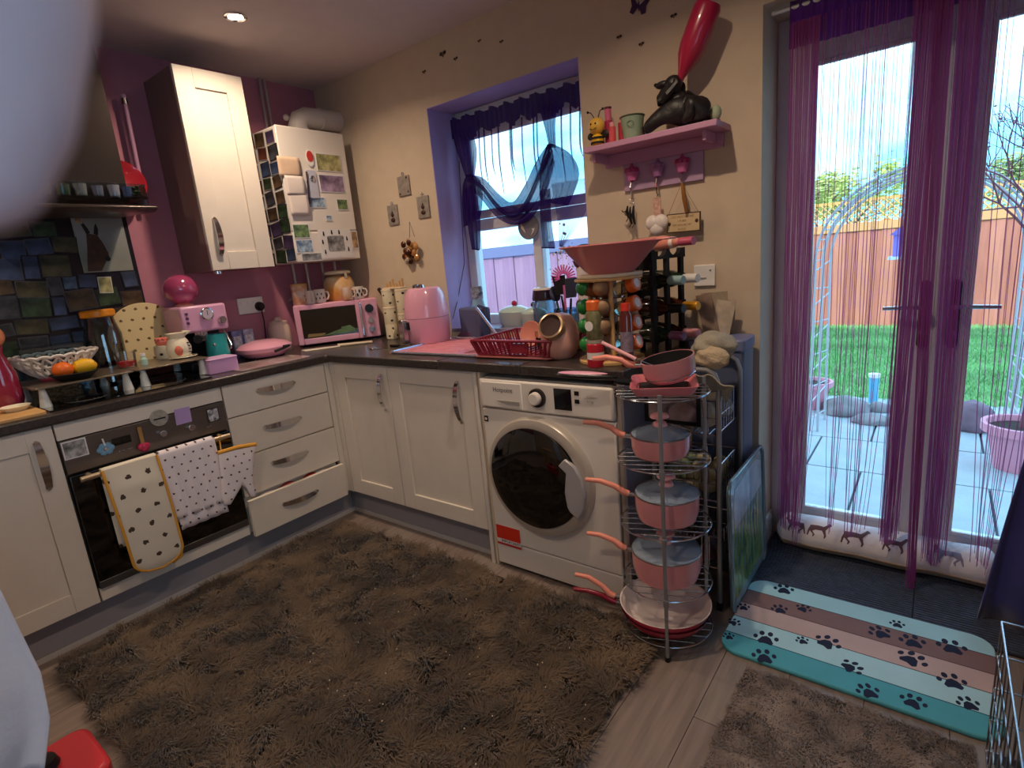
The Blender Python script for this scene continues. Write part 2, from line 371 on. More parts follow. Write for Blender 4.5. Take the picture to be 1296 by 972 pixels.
# ================================================================== the garden
GZ = -.15
slab_m = mat('pale sandstone', '#a7adb4', .8, noise_=.07, nscale=5, bump=.2)
pt = struct(G().box((-3, .3, GZ-.06), (6, 3.25, GZ-.02)).done('patio', mat('mortar', '#6c7074', .9)))
sm1 = None
for i in range(14):
    for j in range(5):
        if i*.6-2.9 < .0: continue
        if sm1 is None: o = G().box((0, 0, -.02), (.588, .588, 0)).done('slab', slab_m, pt, bev=.004); sm1 = o
        else: o = sm1.copy(); C.objects.link(o)
        o.location = (i*.6-2.9+(.3 if j % 2 else 0), .31+j*.6, GZ)
struct(G().box((-4, 3.25, GZ-.06), (9, 9, GZ-.01)).done('lawn', mat('lawn soil', '#7aa86a', .95, noise_=.25, nscale=3)))
rs = np.random.RandomState(3)
def blades(name, n, xr, yr, z, hmin, hmax, w, m):
    x = rs.uniform(xr[0], xr[1], n); y = rs.uniform(yr[0], yr[1], n); h = rs.uniform(hmin, hmax, n); a = rs.uniform(0, 2*PI, n)
    lx = rs.normal(0, .4, n)*h; ly = rs.normal(0, .4, n)*h
    V = np.zeros((n, 3, 3)); V[:, 0] = np.c_[x-w*np.cos(a), y-w*np.sin(a), np.full(n, z)]; V[:, 1] = np.c_[x+w*np.cos(a), y+w*np.sin(a), np.full(n, z)]; V[:, 2] = np.c_[x+lx, y+ly, z+h]
    me = bpy.data.meshes.new(name); me.vertices.add(n*3); me.vertices.foreach_set('co', V.ravel()); me.loops.add(n*3); me.polygons.add(n)
    me.loops.foreach_set('vertex_index', np.arange(n*3)); me.polygons.foreach_set('loop_start', np.arange(n)*3)
    me.update(); me.validate(); me.materials.append(m); o = bpy.data.objects.new(name, me); C.objects.link(o); return o
o = blades('grass', 45000, (.5, 5.5), (3.25, 7.6), GZ-.01, .03, .06, .006, mat('grass blades', '#8ab878', .8, noise_=.25, nscale=2)); o['kind'] = 'stuff'; tag(o, 'short green lawn beyond the pale patio slabs', 'grass')
# near fence outside the kitchen window, then back fence with trellis
fence_a = [mat('mauve fence board', '#94708a', .85, noise_=.12, stretch=(6, 6, .5), nscale=4), mat('rosy fence board', '#9c7890', .85, noise_=.12, stretch=(6, 6, .5), nscale=4)]
fence_b = [mat('red brown fence board', '#c07a68', .85, noise_=.1, stretch=(6, 6, .5), nscale=4), mat('russet fence board', '#b36e5e', .85, noise_=.1, stretch=(6, 6, .5), nscale=4)]
def fence(nm, label, x0, x1, y, z1, pw, ms, rail, group=None):
    t = thing(nm, label, 'fence', ((x0+x1)/2, y, GZ)); L = (x1-x0)/2; n = int((x1-x0)/pw); src = [None, None]
    for i in range(n):
        k = i % 2
        if src[k] is None: src[k] = G().box((0, -.009, 0), (pw+.006, .009, z1-GZ)).done('board', ms[k], t); o = src[k]
        else: o = src[k].copy(); C.objects.link(o)
        o.location = (-L+i*pw, (.006 if k else -.006), 0)
    G().box((-L, -.035, z1-GZ-.02), (L, .035, z1-GZ+.10)).done('top_rail', rail, t, bev=.004)
    for xx in (-L+.05, -L+1.85, -L+3.6, L-.05):
        if xx <= L: G().box((xx-.04, .01, -.05), (xx+.04, .09, z1-GZ+.12)).done('post', rail, t)
    return t
fence('garden_fence', 'mauve vertical board fence close outside the kitchen window', -3.4, .9, 3.0, 1.36, .15, fence_a, mat('weathered rail', '#6c7094', .8))
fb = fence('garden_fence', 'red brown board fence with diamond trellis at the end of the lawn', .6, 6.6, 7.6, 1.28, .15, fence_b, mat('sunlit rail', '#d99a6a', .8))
g = G()
for i in range(62):
    for s in (-1, 1):
        a = -3+i*.1
        p, q = (a, -.01+.008*s, 1.53), (a+s*.30, -.01+.008*s, 1.83)
        g.tube([p, q], .010, 4)
g.done('trellis', mat('trellis wood', '#e0b070', .8), fb, kind='stuff')
G().box((-3, -.02, 1.82), (3, .02, 1.86)).done('trellis_rail', mat('trellis rail', '#d9a060', .8), fb)
# tree behind the fence, twiggy bush by the doors
def tree(name, label, loc, h, spread, seed, leaf_m, bark_m, nleaf, leaf_r, cat='tree', depth=5, trunk=.05, gravity=.0):
    t = thing(name, label, cat, loc); R = random.Random(seed); g = G(); tips = []
    def br(p, d, L, r, k):
        pts = [p]; q = p
        for s in range(3):
            d = (d+Vector((R.gauss(0, .14), R.gauss(0, .14), R.gauss(0, .08)))).normalized(); q = q+d*L/3; pts.append(q)
        g.tube(pts, [r, r*.9, r*.8, r*.68], 5)
        if k <= 2: tips.extend(pts[1:])
        if k > 0:
            for _ in range(3 if k > 1 else 2):
                nd = (d+Vector((R.gauss(0, spread), R.gauss(0, spread), R.gauss(.15, .25)))).normalized(); br(q, nd, L*.72, r*.62, k-1)
    br(Vector((0, 0, -.02)), Vector((0, 0, 1)), h*.32, trunk, depth)
    g.done('branches', bark_m, t)
    if nleaf:
        g = G(); vs_ = g.b.verts
        for _ in range(nleaf):
            c = R.choice(tips)+Vector((R.gauss(0, .06), R.gauss(0, .06), R.gauss(0, .06)))*h*.5
            M = Matrix.Rotation(R.uniform(0, 6.3), 4, 'Z') @ Matrix.Rotation(R.uniform(-1.2, 1.2), 4, 'X'); r = leaf_r*R.uniform(.6, 1.3)
            v = [g.b.verts.new(c+(M @ Vector(p))*r) for p in ((-1, 0, 0), (0, -.5, .1), (1, 0, 0), (0, .5, .1))]; g.b.faces.new(v)
        g.done('foliage', leaf_m, t, kind='stuff', flat=True)
    return t
bark = mat('bark', '#5b4a48', .9); twig = mat('reddish twig', '#7a4a50', .9)
tree('garden_tree', 'yellow green leafy tree beyond the trellis, seen through the left door', (1.9, 10.2, GZ), 2.9, .5, 5, mat('yellow green leaves', '#bcc070', .8, noise_=.25), bark, 6000, .05)
tree('garden_tree', 'pale leafy tree beyond the trellis, seen through the right door', (4.4, 10.0, GZ), 2.8, .5, 8, mat('pale leaves', '#a9b478', .8, noise_=.25), bark, 5000, .05)
tree('twiggy_bush', 'thin branching bush with small buds close outside the right door', (3.54, 1.90, GZ+.25), 1.95, .42, 21, mat('small buds', '#7c4258', .8), twig, 260, .012, 'bush', 5, .022)
# metal rose arch
g = G(); am = mat('weathered arch metal', '#b4b2b8', .6)
t = thing('garden_arch', 'pale metal garden arch curving over the patio outside the left door', 'arch', (2.98, 2.2, GZ))
def archp(y, R0, a0=0, a1=PI): return [(-R0*math.cos(a), y, 1.25+R0*.95*math.sin(a)) for a in [a0+(a1-a0)*k/24 for k in range(25)]]
for s in (0, .32):
    for R0 in (.58, .53):
        g.tube([(-R0, s, 0)]+archp(s, R0)+[(R0, s, 0)], .009, 6)
g.done('frame', am, t)
g = G()
for k in range(25):
    a = PI*k/24
    g.tube([(-.58*math.cos(a), 0, 1.25+.55*math.sin(a)), (-.58*math.cos(a), .32, 1.25+.55*math.sin(a))], .005, 5)
for k in range(10):
    for s in (-1, 1): g.tube([(s*.58, 0, .1+k*.12), (s*.53, .32, .1+k*.12+(.06 if k % 2 else -.02))], .005, 5)
g.done('rung', am, t, kind='stuff')
# bird house on a post, pots, rocks, blue canister
t = thing('bird_house', 'purple bird house with pale ledge on a post before the back fence', 'bird house', (2.82, 5.6, GZ))
G().box((-.03, -.03, 0), (.03, .03, 1.1)).done('post', mat('pale post', '#b9a7a0', .8), t)
G().box((-.16, -.12, 1.1), (.16, .12, 1.35)).done('body', mat('violet paint', '#8c78d8', .7), t, bev=.004)
G().prism([(-.2, 1.34), (.2, 1.34), (0, 1.5)], 'y', -.15, .15).done('roof', mat('plum roof', '#7f6cc0', .7), t)
G().cyl((.05, -.121, 1.24), (.05, -.118, 1.24), .025).done('hole', black_mt, t)
G().box((-.2, -.2, 1.07), (.2, .14, 1.1)).done('ledge', mat('pale ledge', '#cfd8e4', .6), t)
terr = mat('pink planter', '#d98fa0', .6); soil = mat('soil', '#3a2c26', .95)
for nm, lab, loc, sc in (('planter', 'pink round planter outside the left edge of the left door', (2.30, 2.85, GZ), .8), ('planter', 'large pink round planter outside the right door', (3.54, 1.90, GZ), .95)):
    t = thing(nm, lab, 'planter', loc, group=None)
    G().lathe([(0, 0), (.12*sc, 0), (.17*sc, .24*sc), (.20*sc, .24*sc), (.20*sc, .29*sc), (.175*sc, .29*sc), (.165*sc, .25*sc), (0, .25*sc)]).done('pot', terr, t)
    G().lathe([(0, .262*sc), (.166*sc, .255*sc), (.1*sc, .24*sc)]).done('soil', soil, t)
rock_m = mat('garden stone', '#8a8386', .9, noise_=.2, nscale=8, bump=.5, bscale=12); rk = mat('mauve stone', '#7d6470', .9, noise_=.2, bump=.5, bscale=12)
def rock(lab, loc, r, sc, m, seed):
    g = G(); bmesh.ops.create_icosphere(g.b, subdivisions=3, radius=1)
    for v in g.b.verts:
        k = 1+.22*noise.noise(v.co*1.3+Vector((seed, 0, 0)))+.08*noise.noise(v.co*4); v.co = Vector((v.co.x*sc[0]*r*k, v.co.y*sc[1]*r*k, max(-.35, v.co.z)*sc[2]*r*k+.35*sc[2]*r))
    o = g.done('garden_rock', m); o.location = loc; tag(o, lab, 'rock')
rock('flat grey rock on the patio edge below the arch', (2.56, 2.75, GZ), .13, (1.3, 1, .8), rock_m, 1)
rock('low pale stone lying right of the grey rock', (2.76, 2.55, GZ), .09, (1.5, 1, .55), rock_m, 4)
rock('small round stone behind the low pale stone', (2.78, 2.90, GZ), .07, (1.2, 1, .8), rock_m, 9)
rock('mauve upright rock beside the large planter', (3.34, 2.62, GZ), .13, (1, .9, 1.25), rk, 2)
t = thing('garden_lamp', 'small blue cylinder light standing at the lawn edge', 'light', (2.72, 3.15, GZ))
G().cyl((0, 0, 0), (0, 0, .22), .035).done('body', mat('sky blue plastic', '#6fb4d8', .4), t); G().cyl((0, 0, .22), (0, 0, .25), .042).done('cap', white_pl, t)
# ================================================================== fitted units
ML = lambda X: Matrix(((0, 1, 0, X), (1, 0, 0, 0), (0, 0, 1, 0), (0, 0, 0, 1)))      # (u, out, z) -> left run, u = y, facing +x
MB = lambda Y: Matrix(((1, 0, 0, 0), (0, -1, 0, Y), (0, 0, 1, 0), (0, 0, 0, 1)))     # back run, u = x, facing -y
def at(M, L, u, w, z): return M @ Vector((u, w, z))-L
def shaker(t, M, u0, u1, z0, z1, f=.078, name='door'):
    g = G(); L = Matrix.Translation(-t.location) @ M
    g.box((u0, 0, z0), (u0+f, .02, z1), L); g.box((u1-f, 0, z0), (u1, .02, z1), L); g.box((u0+f, 0, z0), (u1-f, .02, z0+f), L); g.box((u0+f, 0, z1-f), (u1-f, .02, z1), L)
    g.box((u0+f, 0, z0+f), (u1-f, .0115, z1-f), L)
    return g.done(name, white_shaker, t, bev=.0018)
def bow(t, M, p0, p1, par, name='handle'):
    g = G(); L = Matrix.Translation(-t.location) @ M; p0, p1 = Vector(p0), Vector(p1); pts = []
    for k in range(13):
        s = k/12; q = p0.lerp(p1, s)+Vector((0, .004+.024*math.sin(PI*s)**.6, 0)); pts.append(q)
    ax = (p1-p0).normalized(); side = ax.cross(Vector((0, 1, 0)))
    for i in range(12):
        a, b = pts[i], pts[i+1]; n = Vector((0, .003, 0)); w0 = side*(.0105+.003*math.cos(PI*(i/12-.5)*1.2)); w1 = side*(.0105+.003*math.cos(PI*((i+1)/12-.5)*1.2))
        V = [g.b.verts.new(L @ q) for q in (a-w0-n, a+w0-n, a+w0+n, a-w0+n, b-w1-n, b+w1-n, b+w1+n, b-w1+n)]
        for f in ((0, 1, 5, 4), (1, 2, 6, 5), (2, 3, 7, 6), (3, 0, 4, 7)): g.b.faces.new([V[k] for k in f])
        if i == 0: g.b.faces.new(V[:4])
        if i == 11: g.b.faces.new(V[4:][::-1])
    bmesh.ops.remove_doubles(g.b, verts=g.b.verts, dist=1e-5)
    for q in (p0, p1): g.cyl(L @ q, L @ (q+Vector((0, .01, 0))), .0065, n=10)
    return g.done(name, chrome, par)
# left cabinet
def fix(o, par): return o
t = thing('base_cabinet', 'off white base cabinet with a shaker door left of the oven', 'cabinet', (.3, -2.06, .15))
G().box((.02, -2.36, .15), (.579, -1.761, .868)).done('body', white_shaker, t, world=True)
d = shaker(t, ML(.58), -2.357, -1.763, .152, .868); bow(t, ML(.60), (-1.817, 0, .822), (-1.817, 0, .648), d)
t = thing('base_cabinet', 'off white base cabinet at the far left end of the oven run', 'cabinet', (.3, -2.66, .15))
G().box((.02, -2.96, .15), (.579, -2.363, .868)).done('body', white_shaker, t, world=True)
d = shaker(t, ML(.58), -2.957, -2.363, .152, .868); bow(t, ML(.60), (-2.42, 0, .822), (-2.42, 0, .648), d)
# drawers
t = thing('drawer_unit', 'four drawer unit in the inner corner with its bottom drawer pulled out', 'drawer unit', (.3, -.89, .15))
G().box((.02, -1.157, .15), (.575, -.64, .868)).done('body', white_shaker, t, world=True)
for k, (za, zb, o_) in enumerate(((.719, .868, 0), (.528, .714, 0), (.335, .523, .004), (.143, .322, .034))):
    g = G(); g.box((.58+o_, -1.155, za), (.60+o_, -.632, zb)); d = g.done('drawer', white_shaker, t, world=True, bev=.002)
    if k == 3:
        G().box((.3, -1.13, .16), (.585+o_, -1.115, .30)).box((.3, -.67, .16), (.585+o_, -.655, .30)).box((.3, -1.13, .16), (.585+o_, -.655, .17)).done('tray', white_pl, d, world=False).location = -t.location
        for q, (yy, c) in enumerate(((-1.04, '#d8cfd0'), (-.93, '#c04a4a'), (-.80, '#b83a30'), (-.74, '#e0d8d8'))):
            o = G().sph((0, 0, 0), .05, (1, .9, .45)).done('packet', mat('packet %d' % q, c, .6), d); o.location = Vector((.56, yy, .30))-t.location
    zz = (.812, .632, .452, .243)[k]
    bow(t, ML(.60+o_), (-1.0, 0, zz), (-.812, 0, zz-.003), d)
# oven
t = thing('oven', 'built-in oven with brushed steel control panel and black glass door', 'oven', (.3, -1.46, .15))
G().box((.02, -1.757, .205), (.575, -1.161, .80)).done('body', dark_steel, t, world=True)
G().box((.575, -1.757, .806), (.60, -1.161, .868)).done('filler_strip', white_shaker, t, world=True, bev=.0015)
G().box((.575, -1.757, .152), (.60, -1.161, .200)).done('lower_strip', white_shaker, t, world=True, bev=.0015)
cp = G().box((.575, -1.755, .675), (.602, -1.163, .802)).done('control_panel', mat('oven steel', '#7c7470', .35, .85, noise_=.05, nscale=30, stretch=(1, .03, 1)), t, world=True, bev=.002)
od = G().box((.575, -1.755, .206), (.612, -1.163, .668)).done('door', black_gl, t, world=True, bev=.003)
G().box((.610, -1.753, .207), (.6145, -1.165, .236)).done('door_trim', dark_steel, t, world=True, bev=.001)
g = G().tube([(.662, -1.735, .660), (.662, -1.19, .660)], .0105, 12)
for yy in (-1.70, -1.215): g.cyl((.61, yy, .66), (.662, yy, .66), .008)
g.done('door_handle', mat('warm brushed metal', '#b9a58c', .35, .7), t, world=True)
G().box((.602, -1.60, .735), (.606, -1.535, .765)).done('clock', black_gl, t, world=True, bev=.001)
for yy in (-1.585, -1.555, -1.25, -1.505): G().box((.602, yy, .706), (.607, yy+.018, .713)).done('button', chrome, t, world=True, bev=.001)
for yy, zz in ((-1.425, .735), (-1.315, .728)): G().cyl((.602, yy, zz), (.622, yy, zz), .013).done('knob', chrome, t, world=True, bev=.002)
# magnets on the oven panel
def card(name, label, cat, c, w, h, col, rot, border='#e8e6ea', pm=None, th=.002, group=None):
    """card lying in its own XZ plane facing -Y before rotation"""
    t = thing(name, label, cat, c, rot=rot, group=group)
    G().box((-w/2, -th, -h/2), (w/2, 0, h/2)).done('card', mat('card', border, .6), t, flat=True)
    G().box((-w/2+.004, -th-.0006, -h/2+.004), (w/2-.004, -th, h/2-.004)).done('print', pm or mat('print', col, .5, noise_=.5, nscale=35), t, flat=True)
    return t
FX = lambda roll=0: (0, 0, PI/2)
photo_dark = mat('greyscale photo', '#2c2c30', .4, col2='#c9c9c9', nscale=30)
o = card('photo_magnet', 'framed black and white photo magnet at the left end of the oven panel', 'magnet', (.604, -1.715, .765), .075, .068, '#333', FX(), pm=photo_dark)
o.rotation_euler = (.05, 0, PI/2)
card('photo_magnet', 'black and white cartoon style square magnet at the right end of the oven panel', 'magnet', (.604, -1.215, .755), .05, .06, '#333', FX(), border='#3a3a44', pm=mat('bw print', '#1d1d28', .4, col2='#e0e0ea', nscale=55))
card('sticky_note', 'lilac square note stuck across the top of the oven panel', 'note', (.606, -1.335, .785), .062, .068, '#b79ad2', (.12, 0, PI/2), border='#b9a0d6', pm=mat('lilac paper', '#b79ad2', .8))
t = thing('round_magnet', 'round silver magnet with printed lettering above the oven dial', 'magnet', (.606, -1.425, .802)); G().cyl((0, 0, 0), (.008, 0, 0), .034).done('disc', mat('silver disc', '#c4c6c2', .3, .6, noise_=.15, nscale=60), t, bev=.001)
G().box((.008, -.022, -.006), (.0088, .022, .000)).done('print', black_mt, t)
t = thing('flower_magnet', 'light blue flower shaped magnet on the left of the oven panel', 'magnet', (.603, -1.625, .735))
g = G()
for k in range(6): g.sph((.006, .018*math.cos(k*PI/3), .014*math.sin(k*PI/3)), .012, (.4, 1, 1), 10, 6)
g.done('petal', mat('ice blue', '#6f9fc4', .3, coat=.5), t); G().sph((.01, 0, 0), .008, (.6, 1, 1), 10, 6).done('centre', chrome, t)
G().tube([(.008, .0, .014), (.010, -.004, .042)], .003, 6).done('stem', white_pl, t)
t = thing('gem_magnet', 'shiny crimson heart magnet with a gold bow low on the oven panel', 'magnet', (.604, -1.502, .705))
G().sph((.01, -.008, 0), .015, (.6, 1, 1)).sph((.01, .008, 0), .015, (.6, 1, 1)).sph((.01, 0, -.01), .013, (.6, 1, 1)).done('heart', mat('crimson gloss', '#b0184a', .1, coat=1), t)
G().box((.004, -.007, .012), (.008, .007, .08)).done('ribbon', mat('gold ribbon', '#b98f5a', .4, .4), t, bev=.001)

# back run
t = thing('base_cabinet', 'double door base cabinet under the sink beside the washing machine', 'cabinet', (1.12, -.3, .15))
G().box((.62, -.575, .15), (1.598, -.02, .868)).done('body', white_shaker, t, world=True)
G().box((.602, -.60, .15), (.640, -.576, .868)).box((.578, -.629, .15), (.602, -.576, .868)).done('corner_post', white_shaker, t, world=True)
d = shaker(t, MB(-.58), .643, 1.053, .152, .868); bow(t, MB(-.60), (1.012, 0, .822), (1.018, 0, .65), d)
d = shaker(t, MB(-.58), 1.058, 1.596, .152, .868); bow(t, MB(-.60), (1.510, 0, .818), (1.515, 0, .642), d)
t = thing('end_panel', 'white upright panel between the sink cabinet and the washing machine', 'panel', (1.62, -.3, 0)); G().box((1.602, -.605, 0), (1.620, -.02, .868)).done('panel', white_shaker, t, world=True, bev=.001); G().box((1.626, -.60, 0), (1.638, -.02, .868)).done('spacer', wood_cream, t, world=True, bev=.001)
t = thing('end_panel', 'silver edged upright panel closing the run right of the washing machine', 'panel', (2.265, -.3, 0)); G().box((2.256, -.60, 0), (2.274, -.02, .868)).done('panel', mat('grey blue panel', '#8f93a8', .4), t, world=True); G().box((2.254, -.604, 0), (2.276, -.598, .868)).done('edge_trim', mat('silver edge', '#b9b4ae', .35, .5), t, world=True)
pl = G().box((.02, -2.96, 0), (.55, -.56, .149)).box((.02, -.55, 0), (1.60, -.30, .149)); struct(pl.done('trim_4', plinth_m, bev=.001)); 
struct(G().box((.552, -.556, 0), (1.60, -.548, .02)).box((.548, -2.96, 0), (.556, -.548, .02)).done('trim_5', mat('plinth seal', '#b8b2b0', .5)))
# worktop: one continuous L, sink hole left open
SX0, SX1, SY0, SY1 = 1.42, 1.86, -.47, -.13
g = G(); a, b = .872, .91
g.prism([(.002, -2.98), (.62, -2.98), (.62, -.64), (.626, -.626), (.64, -.62), (SX0, -.62), (SX0, -.002), (.002, -.002)], 'z', a, b)
g.box((SX0, -.62, a), (SX1, SY0, b)); g.box((SX0, SY1, a), (SX1, -.002, b)); g.box((SX1, -.62, a), (2.292, -.002, b))
o = g.done('worktop', worktop_m, bev=.006); tag(o, 'dark L-shaped worktop running over the oven, cabinets and washing machine', 'worktop')
# pink sink with drainer
t = thing('sink', 'pink inset sink and drainer with a pale metallic rim below the window', 'sink', (1.45, -.3, .912))
pink_s = mat('pink sink', '#d98a98', .3, coat=.3)
g = G(); X0, X1, Y0, Y1 = 1.0, 1.92, -.52, -.085
g.box((X0, Y0, .911), (SX0+.01, Y1, .915)); g.box((SX1-.01, Y0, .911), (X1, Y1, .915)); g.box((SX0+.01, Y0, .911), (SX1-.01, SY0+.01, .915)); g.box((SX0+.01, SY1-.01, .911), (SX1-.01, Y1, .915))
g.done('deck', pink_s, t, world=True)
g = G()
for k in range(7): g.tube([(1.06, Y0+.09+k*.045, .916), (1.38, Y0+.09+k*.045, .914)], .004, 6)
g.done('drainer_rib', pink_s, t, world=True)
g = G().tube([(x, y, .9165) for x, y in rrect(X0, Y0, X1, Y1, .03)], .006, 8, True); g.done('rim', mat('pale rim', '#c9cfe2', .2, .8), t, world=True)
g = G(); s = .012
g.box((SX0+.001, SY0+.001, .76), (SX1-.001, SY1-.001, .765)); g.box((SX0+.001, SY0+.001, .765), (SX0+s, SY1-.001, .91)); g.box((SX1-s, SY0+.001, .765), (SX1-.001, SY1-.001, .91)); g.box((SX0+s, SY0+.001, .765), (SX1-s, SY0+s, .91)); g.box((SX0+s, SY1-s, .765), (SX1-s, SY1-.001, .91))
g.done('basin', pink_s, t, world=True)

# ------------------------------------------------------------------ washing machine
t = thing('washing_machine', 'white front loading washing machine with black porthole door', 'washing machine', (1.95, -.33, 0))
X0, X1 = 1.646, 2.246
G().box((X0, -.59, .012), (X1, -.04, .85)).done('body', appliance, t, world=True, bev=.008)
G().box((X0, -.612, .13), (X1, -.588, .722)).done('front_panel', appliance, t, world=True, bev=.006)
G().box((X0, -.608, .02), (X1, -.588, .126)).done('kick_panel', appliance, t, world=True, bev=.005)
fp = G().box((X0, -.620, .727), (X1, -.588, .848)).done('control_panel', appliance, t, world=True, bev=.009)
dr = G().box((X0+.015, -.625, .735), (X0+.215, -.618, .838)).done('detergent_drawer', appliance, t, world=True, bev=.004)
G().prism([(1.74, .766), (1.85, .766), (1.85, .752), (1.79, .752), (1.76, .758)], 'y', -.628, -.62).done('drawer_grip', mat('shadow grey grip', '#9a948f', .5), t, world=True)
text('brand_lettering', 'Hotpoint', .026, mat('print grey', '#4a4644', .6), t, Vector((1.722, -.6255, .800))-t.location, (PI/2, 0, 0))
kx, kz = 1.935, .790
G().lathe([(0, .0), (.036, 0), (.036, .012), (.030, .014), (0, .014)], M=Matrix.Rotation(PI/2, 4, 'X')).done('dial_ring', mat('dark dial ring', '#3a3634', .3, .6), t).location = Vector((kx, -.620, kz))-t.location
G().lathe([(0, .0), (.026, 0), (.024, .028), (.020, .031), (0, .031)], M=Matrix.Rotation(PI/2, 4, 'X')).done('dial', appliance, t).location = Vector((kx, -.622, kz))-t.location
G().box((2.008, -.6225, .752), (2.082, -.6195, .832)).done('display', black_gl, t, world=True, bev=.001)
for zz in (.812, .782): G().box((2.096, -.6225, zz), (2.114, -.6195, zz+.015)).done('button', black_pl, t, world=True)
text('small_print', 'EcoSilence', .010, mat('faint print', '#a39a92', .6), t, Vector((2.145, -.6212, .806))-t.location, (PI/2, 0, 0)); text('small_print', 'A 9 kg', .010, mat('faint print2', '#a39a92', .6), t, Vector((2.145, -.6212, .790))-t.location, (PI/2, 0, 0))
cx, cz = 1.912, .468
RY = Matrix.Rotation(PI/2, 4, 'X')
dd = G().lathe([(.0, 0), (.243, 0), (.243, .018), (.236, .030), (.218, .036), (.200, .034), (.196, .026), (0, .020)], n=64, M=RY).done('door', mat('silver door ring', '#c9c0b6', .35, .45), t); dd.location = Vector((cx, -.611, cz))-t.location
wn = G().lathe([(.205, .0), (.204, .010), (.17, .020), (.10, .026), (0, .028)], n=56, M=RY).done('porthole', black_gl, t); wn.location = Vector((cx-.012, -.641, cz))-t.location
g = G(); g.prism([(-.05, .10), (-.018, .075), (-.022, .05), (-.03, 0), (-.022, -.06), (-.012, -.078), (.02, -.10), (.045, -.06), (.056, 0), (.046, .06), (.02, .105), (-.02, .13)], 'y', -.018, 0)
h = g.done('handle', mat('satin silver grip', '#b9b6bc', .35, .3), t, bev=.004); h.location = Vector((cx+.168, -.645, cz-.02))-t.location
g = G()
for r_, a0 in ((.145, .9), (.115, 1.2)): g.tube([(r_*math.cos(-a0-k*.15)*.9, 0, r_*math.sin(-a0-k*.15)) for k in range(10)], .002, 5)
g.done('glass_moulding', mat('grey moulding', '#56504e', .3), t).location = Vector((cx-.012, -.655, cz))-t.location
G().box((1.652, -.6145, .665), (1.672, -.6118, .69)).done('small_badge', black_pl, t, world=True, bev=.001); G().cyl((1.662, -.6148, .6775), (1.662, -.615, .6775), .006).done('badge_mark', white_pl, t, world=True)
st = thing('warning_sticker', 'red and white warning sticker low on the front of the washing machine', 'sticker', (1.655, -.6135, .112))
G().box((0, -.0006, 0), (.128, 0, .094)).done('backing', white_pl, st, flat=True); G().box((.001, -.001, .031), (.127, -.0006, .093)).done('red_panel', mat('sticker red', '#d8331f', .5), st, flat=True); G().box((.001, -.001, .002), (.127, -.0006, .012)).done('red_strip', mat('sticker dark red', '#b82a26', .5), st, flat=True)
text('lettering', 'IMPORTANT!', .017, black_mt, st, (.024, -.001, .0155), (PI/2, 0, 0))

# ------------------------------------------------------------------ upper cabinet and boiler
t = thing('wall_cabinet', 'tall narrow off white wall cabinet on the pink wall', 'cabinet', (.15, -.79, 1.375))
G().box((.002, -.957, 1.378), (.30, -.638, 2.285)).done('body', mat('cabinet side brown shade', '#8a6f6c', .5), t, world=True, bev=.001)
d = shaker(t, ML(.301), -.957, -.638, 1.378, 2.288, f=.085); bow(t, ML(.32), (-.905, 0, 1.62), (-.905, 0, 1.45), d)
g = G().cyl((.24, -.90, 1.375), (.24, -.90, 1.362), .02); g.done('cabinet_light', chrome, t, world=True)
t = thing('boiler', 'white wall boiler hung in the corner above the microwave', 'boiler', (.16, -.29, 1.39))
G().box((.002, -.502, 1.39), (.31, -.078, 2.09)).done('body', appliance, t, world=True, bev=.008)
G().box((.305, -.502, 1.555), (.32, -.078, 2.092)).done('front_cover', appliance, t, world=True, bev=.006); G().box((.305, -.502, 1.39), (.32, -.078, 1.55)).done('lower_flap', appliance, t, world=True, bev=.006)
g = G().tube([(.17, -.26, 2.085), (.17, -.26, 2.14), (.172, -.245, 2.175), (.18, -.21, 2.19), (.19, -.13, 2.19), (.195, 0, 2.19)], .055, 20); g.ring((.19, -.13, 2.19), .056, .004, M=Matrix.Rotation(PI/2, 4, 'X')); g.ring((.17, -.26, 2.12), .056, .004)
g.sph((.13, -.30, 2.19), .018)
g.done('flue', mat('flue white', '#cfc6c0', .45), t, world=True)
pm = mat('pipe', '#b5a9a4', .35, .4)
for yy, xx in ((-.40, .10), (-.34, .14), (-.22, .12), (-.15, .15)): G().tube([(xx, yy, 1.395), (xx, yy, 1.22), (xx-.07, yy, 1.19), (.006, yy, 1.18)], .009, 8).done('pipe', pm, t, world=True)
for i in range(2): G().tube([(.02, -.36+i*.03, 2.41), (.02, -.36+i*.03, 2.10)], .008, 8).done('pipe', pm, t, world=True)
# photo prints and magnets
pals = [('#27304a', '#9aa6c8'), ('#3b2a20', '#c7a27a'), ('#1e3a2c', '#86a06a'), ('#40304a', '#b8a0c0'), ('#202024', '#b0b0b4'), ('#2b4a74', '#b4cbe0'), ('#5a2c2c', '#d8a090'), ('#6a6a40', '#c8c08a')]
pms = [mat('snapshot %d' % i, a, .35, col2=b, nscale=(14, 22, 30)[i % 3]) for i, (a, b) in enumerate(pals)]
def snap(lab, c, w, h, pi, rot, border='#e8e6ea', cat='photo', name='photo_print', group=None): return card(name, lab, cat, c, w, h, None, rot, border, pms[pi], .0015, group)
E90 = (0, 0, PI/2)
snap('green landscape photo at the top right of the boiler front', (.322, -.205, 1.925), .165, .095, 7, E90)
snap('plum coloured card with a small arch, second from the top on the boiler front', (.322, -.205, 1.812), .165, .095, 3, E90)
snap('blue seascape photo in the middle of the boiler front', (.322, -.325, 1.708), .115, .058, 5, E90)
snap('dark green photo at the right edge of the boiler front', (.322, -.155, 1.70), .075, .062, 2, E90)
snap('small grey blue square print below the blue seascape on the boiler', (.322, -.26, 1.625), .04, .032, 5, E90)
snap('green and teal landscape photo at the lower left of the boiler front', (.322, -.45, 1.555), .10, .075, 2, E90)
